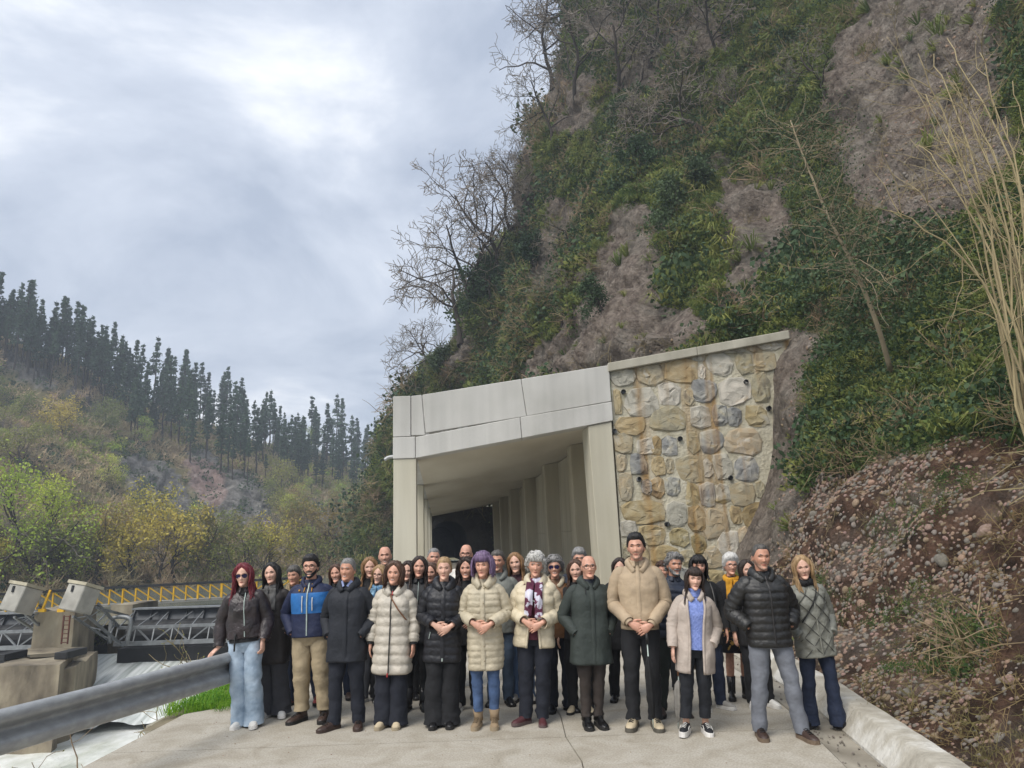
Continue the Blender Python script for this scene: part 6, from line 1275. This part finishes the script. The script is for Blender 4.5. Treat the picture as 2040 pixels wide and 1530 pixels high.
    if coat.get('collar'):
        kb = MB(); g = []
        for z, ra in ((1.41, .094), (1.435, .079), (1.458, .073), (1.475, .073)):
            t_ = np.linspace(.22, 2*np.pi-.22, 26); g.append(np.stack([np.sin(t_)*ra, .008-np.cos(t_)*ra*1.02, z-.02*np.cos(t_)*(z-1.415)/.08], 1))
        kb.grid(np.array(g)); ko = kb.build('collar', coat.get('collarmat', cm), co_); m_ = ko.modifiers.new('solid', 'SOLIDIFY'); m_.thickness = .012
    z0 = coat.get('hem', .8)+.02; z1 = 1.42
    if coat.get('zip'):
        zb_ = MB(); wz_ = coat.get('zipw', .008); x0 = coat.get('zipx', 0.)
        rowz = []
        for z in np.linspace(z0, z1, 40): y = T.fy(x0, z)-coat.get('qa', .013)*(.55 if q_ else .25)-.004; rowz.append([[x0-wz_, y+.004, z], [x0-wz_*.6, y-.002, z], [x0+wz_*.6, y-.002, z], [x0+wz_, y+.004, z]])
        zb_.grid(np.array(rowz)); zb_.build('zip', coat['zip'], co_)
    if coat.get('buttons'):
        for z in np.linspace(z0+.08, 1.36, 6): bb = MB(); c = np.array([.012, T.fy(.012, z)-.010, z]); bb.tube([c+[0, .006, 0], c, c-[0, .004, 0]], [.009, .009, .005], 8); bb.build('button', coat['buttons'], co_)
    if coat.get('lapel'):     # edges of an open coat, thickened
        for sd in (-1, 1):
            lb = MB(); p = np.array([[sd*gap(z), T.fy(gap(z), z)-.004, z] for z in np.linspace(z0-.02, 1.43, 22)]); lb.tube(p, .014, 8); lb.build('front_edge', coat['lapel'], co_)
    for e_ in (extra if not isinstance(extra, dict) else extra.get('items', ())):
        k = e_[0]
        if k == 'strap':   # cross-body strap
            x0, zz0, x1, zz1 = e_[2]; n = 22; p = np.array([[x0+(x1-x0)*f_, T.fy(x0+(x1-x0)*f_, zz0+(zz1-zz0)*f_)-.014, zz0+(zz1-zz0)*f_] for f_ in np.linspace(0, 1, n)]); sb_ = MB(); sb_.tube(p, .011, 6, flat=(1, .5)); sb_.build('bag_strap', e_[1], o)
        elif k == 'scarf':
            sb_ = MB(); th = np.linspace(0, 2*np.pi, 29); zc = e_[2] if len(e_) > 2 else 1.445
            p = np.stack([np.sin(th)*.080, .006-np.cos(th)*.084, zc-.020*np.cos(th)+.006*np.sin(th*3)], 1); V, f = tube(p, np.stack([np.full(29, .036), np.full(29, .024)], 1), 10, False); V += .010*(fbm(V*22+seed, 3, seed)[:, None]); sb_.add(V, f)
            if len(e_) > 3:
                for sd, L_ in zip((-1, 1), e_[3]):
                    if not L_: continue
                    g = []
                    for f_ in np.linspace(0, 1, 16): z = zc-.02-L_*f_; xc = sd*(.045+.012*f_); y = min(T.fy(xc, z) if gap is None else T.fy(.03, z)-.024, -.085)-.014; g.append([[xc+dx_, y-.012*math.cos(dx_*60)+.006*math.sin(f_*9+dx_*90), z] for dx_ in np.linspace(-.042, .042, 9)])
                    sb_.grid(np.array(g), 0, flip=True)
            so2 = sb_.build('scarf', e_[1], o); m_ = so2.modifiers.new('solid', 'SOLIDIFY'); m_.thickness = .006
        elif k == 'shirt':   # collar of a shirt
            for sd in (-1, 1): sb_ = MB(); sb_.add([[sd*.012, -.088, 1.425], [sd*.050, -.075, 1.405], [sd*.066, -.035, 1.470], [sd*.045, -.048, 1.482]], [(0, 1, 2, 3) if sd > 0 else (3, 2, 1, 0)]); so2 = sb_.build('shirt_collar', e_[1], o, smooth=False); m_ = so2.modifiers.new('s', 'SOLIDIFY'); m_.thickness = .006
        elif k == 'pull':
            sb_ = MB(); x0, zz0, x1, zz1 = e_[2]; n = 8; p = np.array([[x0+(x1-x0)*f_, T.fy(x0+(x1-x0)*f_, zz0+(zz1-zz0)*f_)-(.020 if q_ else .012), zz0+(zz1-zz0)*f_] for f_ in np.linspace(0, 1, n)]); sb_.tube(p, e_[3] if len(e_) > 3 else .006, 6); sb_.build(e_[4] if len(e_) > 4 else 'zip_pull', e_[1], co_)
        elif k == 'seams':
            for dg in (-1, 1):
                for c_ in np.arange(-.5, 1.3, .17):
                    p = [];
                    for f_ in np.linspace(-1, 1, 26):
                        a_ = T.ab(1.0)[0]*.96; x = f_*a_; z = .72+c_+dg*x*1.15
                        if coat['hem']+.01 < z < 1.38: p.append([x, T.fy(x, z)-.006, z])
                    if len(p) > 4: MB().tube(np.array(p), .0045, 4).build('seam', e_[1], co_)
        elif k == 'chest':   # filled front between the edges of a half-open coat
            sb_ = MB(); sb_.tube(crv([[0, .012, 1.39], [0, .008, 1.43], [0, .004, 1.465]], 6), [.10, .085, .074, .068, .066, .066], 16); sb_.build('neck_top', e_[1], o)
    return o
# ---- the cast
blk = fab('cloth_black', '#141416', .85); nvy = fab('cloth_navy', '#171c2a', .8); nvt = fab('trousers_navy', '#171b26', .85); blkt = fab('trousers_black', '#121317', .85); dkj = fab('jeans_dark', '#18233a', .8, scale=25); ltj = fab('jeans_light', '#7f95aa', .8, '#a9b9c8', 7); blj = fab('jeans_blue', '#2c4262', .8, '#4d658c', 6)
khk = fab('trousers_khaki', '#9c8d72', .85); gryj = fab('jeans_grey', '#6d7078', .8, scale=12); brnt = fab('trousers_brown', '#332c27', .85); gryt = fab('trousers_grey', '#3a3a3e', .85)
lea = fab('leather_dark', '#1d1718', .38, '#33292a', 10, .3, 30); leb = fab('leather_black_shoe', '#111011', .3); leo = fab('leather_brown_shoe', '#3a2b24', .5); whs = fab('shoe_white', '#c9c7c2', .5); tan = fab('boot_tan', '#86735a', .8); mar = fab('shoe_maroon', '#4a2226', .6); red = fab('shoe_red', '#8a2b22', .6); sand = fab('shoe_sand', '#b5a78c', .8); gys = fab('shoe_grey', '#8f8c86', .7)
wsole = fab('sole_white', '#d5d3ce', .6); gsole = fab('sole_grey', '#57534a', .8); bsole = fab('sole_brown', '#6a5a4a', .8)
offw = fab('puffer_off_white', '#b5aea1', .5, bump=.1); crm = fab('puffer_cream', '#b3a992', .55, bump=.1); ivo = fab('puffer_ivory', '#c4b89f', .5, bump=.1); npf = fab('puffer_black', '#12131a', .5, bump=.1); bpf = fab('puffer_charcoal', '#201f1e', .45, bump=.1); bei = fab('jacket_beige', '#a6937a', .8, scale=5); grn = fab('coat_green', '#2c332f', .75, scale=5); parka = fab('parka_greige', '#ab9f94', .75, scale=6); gq = fab('quilted_grey', '#7a7a70', .55, bump=.1); nvpk = fab('parka_navy', '#161a22', .75, scale=5); bju = fab('jacket_blue', '#1a5f9e', .7); bnv = fab('jacket_navy', '#141e3e', .7)
burg = fab('knit_burgundy', '#4a1a26', .9); peri = fab('knit_periwinkle', '#6f83c4', .9, '#8a9bd6', 40, .5, 90); silver = fab('zip_silver', '#a8b5ae', .4); dzip = fab('zip_dark', '#2a2726', .4); redz = fab('zip_red', '#9a2a2a', .5); tanl = fab('strap_tan', '#7a5236', .5); gsc = fab('scarf_grey', '#565554', .9, '#6b6a68'); blus = fab('scarf_blue', '#2f6f9f', .9, '#8fb0c4', 30); yels = fab('scarf_yellow', '#c78f22', .9); fur = fab('fur_beige', '#8f8065', .95); shirt = fab('shirt_blue', '#8b97c0', .8)
mflo = pm('scarf_burgundy_print', [(.40, '#4a1a30'), (.50, '#5d2440'), (.53, '#b9b6c4'), (.66, '#c9c6d2')], 12, .9); dflo = pm('dress_floral', [(.5, '#15141a'), (.56, '#15141a'), (.58, '#b08a3c'), (.7, '#c29c50')], 16, .85); wht = fab('cloth_white', '#cfcbc3', .7); org = fab('cloth_orange', '#c05a22', .7); grj = fab('jacket_grey', '#6f716c', .8); brl = fab('leather_tan_jacket', '#6d4a2a', .5); bstrap = fab('strap_black', '#161616', .6); sock = fab('sock', '#8a7f70', .9)
nvs = nvt
person('woman with dark red hair and round sunglasses in leather jacket leaning on the barrier', 487, 1124, 492, 1447, skin=0, hair=('wavy', 'red', dict(len=1.30, wave=.012, n=74, front=.7, spread=1.15)), face=('sunglasses',), coat=dict(mat=lea, hem=.92, th=.035, quilt=0, wr=.016, arm=.088, collar=True, waist=.2, zip=silver, zipw=.005, name='jacket', zipx=.035), under=dict(mat=blk, hem=.88), legs=dict(mat=ltj, cut='wide', hem=.02), shoe=dict(kind='sneaker', mat=whs, sole=wsole), arms=('rail', 'fist'), stance=(.07, .075), fwd_=(.02, -.02), extra=(('pull', bstrap, (-.06, .98, -.075, .80), .010, 'belt_end'), ('chest', blk)))
person('black-haired woman in long dark coat and grey scarf beside the red-haired woman', 538, 1122, 545, 1427, skin=0, hair=('long', 'black', dict(len=1.28, n=74, front=.2, spread=1.12)), face=(), coat=dict(mat=fab('coat_dark_brown', '#1f1917', .6), hem=.58, th=.03, wr=.012, flare=.01), under=None, legs=dict(mat=gryt, cut='wide', hem=.03), shoe=dict(kind='sneaker', mat=whs, sole=wsole, yaw=(0, 30)), arms=('down', 'pocket'), stance=(.08, .09), extra=(('scarf', gsc, 1.44, (.30, .24)),), turn=12)
person('grey-haired person in beige fur-hooded coat behind the man in blue jacket', 590, 1127, 592, 1404, sex='f', skin=2, hair=('short', 'dgrey', dict(t=.016, zf=.06)), coat=dict(mat=fab('coat_black2', '#1a1a1c', .8), hem=.66, th=.03, hood=(.045, fur), fur=fur), legs=dict(mat=dkj, cut='slim'), shoe=dict(kind='sneaker', mat=red, sole=fab('sole_dark', '#1c1a18', .8), laces=leo), arms=('pocket', 'pocket'), stance=(.08, .26))
person('bearded man with glasses in blue and navy zip jacket and khaki cargo trousers', 618, 1107, 618, 1436, sex='m', skin=1, hair=('short', 'black', dict(t=.016, vol=.9, flow=(0, .2, .6), zf=.068)), face=('beard', 'glasses', 'smile'), coat=dict(mat=bnv, mat2=bju, hem=.86, th=.022, zip=silver, zipw=.007, wr=.006, waist=.1, hood=(.034, bnv), block=lambda q: 1.10 < q[2] < 1.315 and q[1] < -.02, name='jacket'), legs=dict(mat=khk, cut='cargo', hem=.11), shoe=dict(kind='boot', mat=leo, sole=fab('sole_dark', '#1c1a18', .8), shaft=.13, laces=bstrap, yaw=(25, 5)), arms=('trouser', 'trouser'), stance=(.10, .15), bulk=1.13, extra=(('pull', wht, (-.05, 1.29, -.05, 1.12), .005, 'chest_zip'), ('pull', wht, (.06, 1.27, .06, 1.13), .005, 'chest_zip'), ('pull', yels, (-.035, 1.41, -.04, 1.33), .004, 'draw_cord'), ('pull', yels, (.035, 1.41, .045, 1.33), .004, 'draw_cord'), ('pull', yels, (-.10, 1.345, -.085, 1.345), .010, 'chest_logo')))
person('smiling brown-haired woman between the two men in blue and dark parka', 672, 1124, 680, 1392, skin=1, hair=('long', 'brown', dict(len=1.34)), face=('smile',), coat=dict(mat=blk, hem=.75, th=.02, collar=True), legs=dict(mat=dkj, cut='straight'), shoe=dict(kind='shoe', mat=leo), arms=('pocket', 'pocket'))
person('grey-haired smiling man in dark navy parka over a light blue shirt', 697, 1112, 688, 1450, sex='m', skin=2, hair=('crop', 'grey', dict(zf=.072, t=.008)), face=('smile',), coat=dict(mat=nvpk, hem=.66, th=.025, flare=.012, wr=.009, hood=(.045, nvpk), zip=nvpk, zipw=.022, zipx=.03, top=1.44), legs=dict(mat=nvt, cut='straight'), shoe=dict(kind='shoe', mat=leo, yaw=(28, 18), laces=bstrap, sole=leo), arms=('pocket', 'pocket'), stance=(.11, .13), fwd_=(-.05, .03), bulk=1.08, extra=(('shirt', shirt), ('chest', nvy)))
person('woman with long light brown hair behind the grey-haired man in parka', 735, 1111, D=9.2, hair=('long', 'light', dict(len=1.34)), coat=dict(mat=blk, hem=.8, th=.02), legs=dict(mat=blkt), shoe=dict(mat=leb), arms=('down', 'down'))
person('tall bald bearded man smiling in front of the left gallery pillar', 767, 1088, D=9.8, sex='m', skin=1, hair=('bald', 'dark', {}), face=('stubble', 'smile'), coat=dict(mat=nvy, hem=.84, th=.02, collar=True), legs=dict(mat=dkj), shoe=dict(mat=leo), arms=('down', 'down'), bulk=1.03)
person('blond woman with red-rimmed glasses and blue patterned scarf', 756, 1126, 738, 1398, skin=0, hair=('long', 'blond', dict(len=1.40, n=60)), face=('glasses', 'smile'), coat=dict(mat=fab('coat_brown', '#4a3a2c', .7), hem=.72, th=.02), legs=dict(mat=fab('trousers_grey2', '#505258', .8), cut='slim'), shoe=dict(kind='sneaker', mat=gys, sole=wsole), arms=('down', 'down'), extra=(('scarf', blus, 1.44, (.2, .2)),))
person('woman in long off-white puffer coat with a tan bag strap across her chest', 787, 1120, 777, 1448, skin=1, hair=('bob', 'brown', dict(len=1.455, n=70, wave=.008, t=.02)), face=('smile',), coat=dict(mat=offw, hem=.545, th=.035, flare=.02, quilt=.098, qa=.018, arm=.078, hood=(.060, offw), zip=dzip, zipw=.007, wr=.006, cuff=blk, hoodz=-.012), legs=dict(mat=nvt, cut='wide', hem=.03), shoe=dict(kind='sneaker', mat=sand, sole=fab('sole_sand', '#9c9078', .8), yaw=(8, 8)), arms=('down', 'down'), stance=(.075, .075), extra=(('strap', tanl, (-.06, 1.42, .165, 1.10)), ('pull', redz, (.004, 1.40, .004, 1.36), .008), ('pull', redz, (-.004, .57, -.006, .53), .008), ('chest', blk)))
person('half-hidden dark-haired woman between the off-white coat and the long-haired woman', 812, 1119, D=9.3, hair=('bob', 'dark', dict(len=1.46)), face=(), coat=dict(mat=blk, hem=.8), legs=dict(mat=blkt), shoe=dict(mat=leb), arms=('down', 'down'))
person('woman with long straight dark hair in a black jacket with high collar', 836, 1109, 828, 1414, hair=('long', 'dark', dict(len=1.32, n=70)), skin=1, coat=dict(mat=fab('softshell_black', '#121317', .6), hem=.74, th=.018, collar=True, zip=silver, zipw=.003), legs=dict(mat=blkt, cut='slim', hem=.2), shoe=dict(kind='boot', mat=leb, shaft=.24), arms=('down', 'pocket'), turn=8)
person('silver-haired man peering over the front rows before the tunnel mouth', 860, 1092, D=9.9, sex='m', skin=1, hair=('crop', 'grey', dict(zf=.078)), coat=dict(mat=nvy, hem=.8, th=.02), legs=dict(mat=dkj), shoe=dict(mat=leb), arms=('down', 'down'))
person('auburn-haired woman almost hidden behind the blonde in black puffer', 862, 1122, D=9.0, skin=1, hair=('long', 'brown', dict(len=1.38)), face=(), coat=dict(mat=blk, hem=.8), legs=dict(mat=dkj), shoe=dict(mat=leb), arms=('down', 'down'))
person('blonde woman with tied hair in black puffer coat with clasped hands', 884, 1110, 880, 1447, skin=0, hair=('tied', 'blond', dict(zf=.072, flow=(.3, .8, .2), t=.010)), coat=dict(mat=npf, hem=.64, th=.03, quilt=.075, qa=.010, arm=.074, hood=(.052, npf), zip=npf, zipw=.022, waist=.75), legs=dict(mat=blkt, cut='wide', hem=.03), shoe=dict(kind='sneaker', mat=leb, sole=fab('sole_dark', '#1c1a18', .8), yaw=(6, 6), stripe=whs), arms=('claspmid', 'claspmid'), stance=(.075, .075), bulk=1.04, extra=(('pull', silver, (-.13, .95, -.145, .88), .004, 'pocket_zip'), ('pull', silver, (.0, .69, .0, .66), .008)))
person('tall bald man with glasses in a white and orange jacket at the back', 927, 1084, D=9.9, sex='m', skin=1, hair=('bald', 'dark', {}), face=('glasses',), coat=dict(mat=wht, hem=.82, th=.02, hood=(.04, org)), legs=dict(mat=dkj), shoe=dict(mat=leb), arms=('down', 'down'))
person('smiling woman with curly dark hair in black clothes', 927, 1113, 932, 1413, skin=1, hair=('long', 'dark', dict(len=1.34, wave=.02, curl=True, t=.022, spread=1.2, n=70)), face=('smile',), coat=dict(mat=blk, hem=.72, th=.018), legs=dict(mat=blkt, cut='straight'), shoe=dict(kind='sneaker', mat=gys, sole=wsole), arms=('down', 'claspmid'))
person('purple-haired woman in long cream puffer coat, blue jeans and tan boots', 968, 1104, 969, 1448, skin=1, hair=('bob', 'purple', dict(len=1.50, n=70, t=.026, wave=.010, bangs=.05, vol=.8)), coat=dict(mat=crm, hem=.555, th=.026, quilt=.062, qa=.009, arm=.072, hood=(.055, crm), zip=crm, zipw=.022, buttons=fab('button_tan', '#9a8d74', .4), hoodz=.01, wr=.010), legs=dict(mat=blj, cut='slim', hem=.15), shoe=dict(kind='boot', mat=tan, sole=fab('sole_tan', '#94846c', .8), shaft=.17, laces=fab('lace_tan', '#6a5a44', .8), yaw=(6, 6)), arms=('claspmid', 'claspmid'), stance=(.085, .085), bulk=1.0)
person('dark-haired man in grey jacket behind the purple-haired woman', 990, 1097, 998, 1402, sex='m', skin=2, hair=('short', 'dgrey', dict(zf=.07)), face=('stubble',), coat=dict(mat=grj, hem=.78, th=.02, hood=(.04, grj)), legs=dict(mat=fab('jeans_greyblue', '#3f4f63', .8), cut='straight'), shoe=dict(mat=leb), arms=('down', 'down'))
person('woman with long light hair and maroon coat behind the two cream coats', 1028, 1102, 1044, 1397, hair=('long', 'light', dict(len=1.33, n=70)), face=('smile',), coat=dict(mat=fab('coat_maroon', '#3a1a24', .8), hem=.74, th=.02), legs=dict(mat=fab('jeans_mid', '#4a6080', .8), cut='slim'), shoe=dict(kind='sneaker', mat=gys), arms=('down', 'down'))
g21 = lambda z: np.interp(z, [.76, .95, 1.1, 1.25, 1.40, 1.45], [.075, .055, .060, .07, .06, .05])
person('woman with curly silver hair in open ivory puffer and burgundy printed scarf', 1065, 1102, 1064, 1442, skin=1, hair=('curly', 'white', dict(t=.024, n=190, zf=.062, bangs=.052)), coat=dict(mat=ivo, hem=.76, th=.040, quilt=.105, qa=.012, arm=.084, gap=g21, lapel=ivo, waist=.05, hood=(.048, ivo), name='jacket'), under=dict(mat=burg, hem=.84, th=.02), legs=dict(mat=nvt, cut='straight', hem=.06), shoe=dict(kind='shoe', mat=mar, sole=fab('sole_maroon', '#5a4a48', .8), yaw=(40, 8)), arms=('claspmid', 'claspmid'), stance=(.09, .085), bulk=1.12, extra=(('scarf', mflo, 1.435, (.34, .36)), ('pull', silver, (-.03, 1.24, .03, 1.22), .004, 'necklace')))
person('woman with grey curls and dark sunglasses in a tan leather jacket', 1107, 1109, 1118, 1416, skin=1, hair=('curly', 'grey', dict(t=.024, n=190, zf=.062)), face=('sunglasses', 'smile'), coat=dict(mat=brl, hem=.80, th=.02, hood=(.035, ivo)), legs=dict(mat=nvt, cut='straight'), shoe=dict(kind='shoe', mat=leb, yaw=(10, 35)), arms=('down', 'down'))
person('grey-haired man in navy coat behind the bald man in green', 1153, 1092, 1152, 1397, sex='m', skin=1, hair=('short', 'grey', dict(zf=.06, t=.018)), coat=dict(mat=nvy, hem=.70, th=.03), legs=dict(mat=blkt), shoe=dict(mat=leb, yaw=(30, 10)), arms=('down', 'down'), bulk=1.08)
person('brown-haired woman peeking out beside the bald man in green', 1142, 1116, D=8.3, hair=('long', 'brown', dict(len=1.40)), coat=dict(mat=blk, hem=.8), legs=dict(mat=blkt), shoe=dict(mat=sand), arms=('down', 'down'))
person('bald man with glasses in long dark green coat with hands in pockets', 1166, 1106, 1182, 1447, sex='m', skin=1, hair=('bald', 'grey', {}), face=('glasses',), coat=dict(mat=grn, hem=.615, th=.028, flare=.028, wr=.009, hood=(.042, grn), zip=grn, zipw=.022, waist=.1, top=1.44), legs=dict(mat=brnt, cut='slim', hem=.10), shoe=dict(kind='boot', mat=leb, shaft=.12, laces=bstrap, yaw=(3, 5)), arms=('pocket', 'pocket'), stance=(.065, .065), bulk=1.06, extra=(('chest', nvy), ('pull', blk, (-.06, 1.40, -.07, 1.31), .004, 'draw_cord')))
person('tall dark-haired man in beige jacket holding a closed black umbrella', 1262, 1064, 1285, 1449, sex='m', skin=1, hair=('short', 'black', dict(t=.014, vol=1.0, flow=(0, .2, .7), zf=.074)), face=('stubble',), coat=dict(mat=bei, hem=.85, th=.020, wr=.010, arm=.070, hood=(.034, bei), collar=True, waist=.1, cuff=bei, zip=bei, zipw=.018, name='jacket'), legs=dict(mat=blkt, cut='straight', hem=.07), shoe=dict(kind='sneaker', mat=sand, sole=gsole, laces=bstrap, yaw=(12, 8)), arms=('clasp', 'clasp'), stance=(.10, .10), bulk=.97)
person('dark-haired person in black coat mostly hidden behind the tall man in beige', 1236, 1112, 1240, 1395, hair=('long', 'dark', dict(len=1.36)), coat=dict(mat=blk, hem=.60, th=.03), legs=dict(mat=blkt), shoe=dict(mat=leb), arms=('down', 'down'))
person('brown curly-haired person peeking between the tall man and the grey-bearded man', 1316, 1120, D=9.2, skin=2, hair=('curly', 'brown', dict(t=.022, n=150)), coat=dict(mat=blk, hem=.8), legs=dict(mat=blkt), shoe=dict(mat=leb), arms=('down', 'down'))
person('grey curly-haired bearded man in navy puffer jacket', 1350, 1102, 1340, 1424, sex='m', skin=2, hair=('curly', 'grey', dict(t=.020, n=170, zf=.068)), face=('beard',), coat=dict(mat=fab('puffer_navy', '#1a2233', .55), hem=.80, th=.03, quilt=.08, collar=True), legs=dict(mat=fab('trousers_dark_green', '#1f2622', .85), cut='straight'), shoe=dict(kind='shoe', mat=leo, yaw=(10, 10)), arms=('down', 'down'), stance=(.12, .12))
person('woman with black bob and backpack straps behind the woman in greige parka', 1392, 1107, 1424, 1412, skin=1, hair=('bob', 'black', dict(len=1.42, n=70, bangs=.035)), coat=dict(mat=blk, hem=.70, th=.022), legs=dict(mat=dkj, cut='straight'), shoe=dict(kind='sneaker', mat=gys, sole=wsole, yaw=(10, 35)), arms=('down', 'down'), extra=(('strap', gsc, (.10, 1.39, .12, 1.12)), ('strap', gsc, (-.10, 1.39, -.12, 1.12))))
g31 = lambda z: np.interp(z, [.60, .95, 1.15, 1.30, 1.42], [.080, .070, .080, .095, .085])
person('woman with dark fringe in greige parka over a periwinkle roll-neck', 1381, 1130, 1386, 1462, skin=0, hair=('long', 'dark', dict(len=1.30, n=76, bangs=.042, front=.8, spread=1.05)), coat=dict(mat=parka, hem=.62, th=.034, gap=g31, lapel=parka, flare=.015, arm=.078, hood=(.042, parka), wr=.011, waist=.1), under=dict(mat=peri, hem=.86, th=.02, roll=True), legs=dict(mat=fab('jeans_black', '#16191f', .85), cut='straight', hem=.16), shoe=dict(kind='platform', mat=fab('shoe_black_canvas', '#16181c', .8), sole=wsole, laces=whs, stripe=whs, yaw=(22, 8)), arms=('down', 'pocket'), stance=(.10, .11), fwd_=(-.02, .03))
person('white-haired woman with glasses, yellow scarf and black floral dress', 1456, 1107, 1474, 1392, skin=1, hair=('short', 'white', dict(t=.024, vol=1.2, spike=.035, flow=(.2, -.1, .8), zf=.066)), face=('glasses',), coat=dict(mat=fab('cardigan_black', '#17161a', .9), hem=.72, th=.02, block=None), legs=dict(mat=dflo, cut='skirt', hem=.55), shoe=dict(kind='boot', mat=leb, shaft=.26, yaw=(10, 20)), arms=('down', 'claspmid'), extra=(('scarf', yels, 1.43, (.30, .24)), ('strap', bstrap, (.10, 1.40, -.14, 1.0))))
person('smiling dark-haired woman in black behind the man in charcoal puffer', 1487, 1116, 1515, 1408, hair=('long', 'dark', dict(len=1.38)), face=('smile',), coat=dict(mat=blk, hem=.70, th=.02), legs=dict(mat=blkt, cut='straight'), shoe=dict(kind='sneaker', mat=whs, sole=wsole, yaw=(20, 15)), arms=('down', 'down'), stance=(.09, .12))
person('man in charcoal down jacket and grey jeans standing with feet apart', 1510, 1084, 1553, 1470, sex='m', skin=2, hair=('crop', 'dgrey', dict(zf=.082, t=.008)), face=('stubble',), coat=dict(mat=bpf, hem=.79, th=.034, quilt=.068, qa=.011, arm=.078, hood=(.046, bpf), zip=dzip, zipw=.008, waist=.3, name='jacket'), legs=dict(mat=gryj, cut='straight', hem=.05), shoe=dict(kind='sneaker', mat=leo, sole=bsole, yaw=(10, 8), laces=bstrap), arms=('jpocket', 'jpocket'), stance=(.15, .19), fwd_=(.06, -.08), bulk=1.03, turn=-14, extra=(('chest', blk),))
person('blond long-haired woman in grey diamond-quilted coat by the rocky bank', 1598, 1107, 1650, 1450, skin=0, hair=('long', 'blond', dict(len=1.30, n=74, front=.7, wave=.010)), coat=dict(mat=gq, hem=.70, th=.034, dia=.17, arm=.078, collar=True, zip=gq, zipw=.010, waist=.2, flare=.006, cuff=blk), legs=dict(mat=dkj, cut='flare', hem=.03), shoe=dict(kind='shoe', mat=leb, yaw=(60, 20)), arms=('pocket', 'pocket'), stance=(.13, .10), fwd_=(.08, -.06), extra=(('strap', bstrap, (.10, 1.41, -.15, 1.05)), ('scarf', blk, 1.455), ('seams', fab('seam_grey', '#45453f', .8))), turn=-15)
# ---- umbrellas
def umbrella(label, top, tip, mat_, handle):
    a, b_ = np.array(top, float), np.array(tip, float); o = empty('umbrella', tip, 0, label, 'umbrella'); d = a-b_; L_ = np.linalg.norm(d); d /= L_; T0 = -Vector([float(v) for v in tip])
    s = nrm(np.cross(d, [0, 1, 0])); n_ = np.cross(d, s); g = []
    for f_, r_ in ((.10, .006), (.16, .020), (.35, .034), (.55, .040), (.68, .032), (.74, .016), (.76, .010)):
        g.append([b_+d*L_*f_+(s*math.cos(t_)+n_*math.sin(t_))*r_*(1+.28*math.cos(6*t_+f_*5)) for t_ in np.linspace(0, 2*np.pi, 24, endpoint=False)])
    mb = MB(); mb.grid(np.array(g), wrap=True); q = mb.build('canopy', mat_, o); q.location = T0
    mb = MB(); mb.tube([b_, b_+d*L_*.12, a], [.004, .006, .006], 8); q = mb.build('shaft', silver, o); q.location = T0
    mb = MB(); mb.tube([a-d*.10, a-d*.05, a], [.013, .015, .012], 10); q = mb.build('handle', handle, o); q.location = T0
D_ = PEOPLE[25].location.y
umbrella('closed black umbrella held upright by the tall man in beige', at(1288, 1262, D_-.30), at(1302, 1452, D_-.22), blk, bstrap)
umbrella('closed grey umbrella hanging beside the woman in greige parka', at(1352, 1325, D_-.15), at(1351, 1452, D_-.10), gys, tanl)
# ------------------------------------------------------------------ air
M_haze = bpy.data.materials.new('haze'); M_haze.use_nodes = True; t = M_haze.node_tree; t.nodes.remove(t.nodes['Principled BSDF'])
pv = N(t, 'ShaderNodeVolumePrincipled'); pv.inputs['Color'].default_value = (.78, .86, .97, 1); pv.inputs['Density'].default_value = .0013; pv.inputs['Anisotropy'].default_value = .1
t.links.new(pv.outputs[0], t.nodes['Material Output'].inputs['Volume'])
mb = MB(); mb.box((-420, -40, -7.5), (260, 420, 130)); o = mb.build('haze', M_haze, smooth=False); tag(o, kind='stuff')
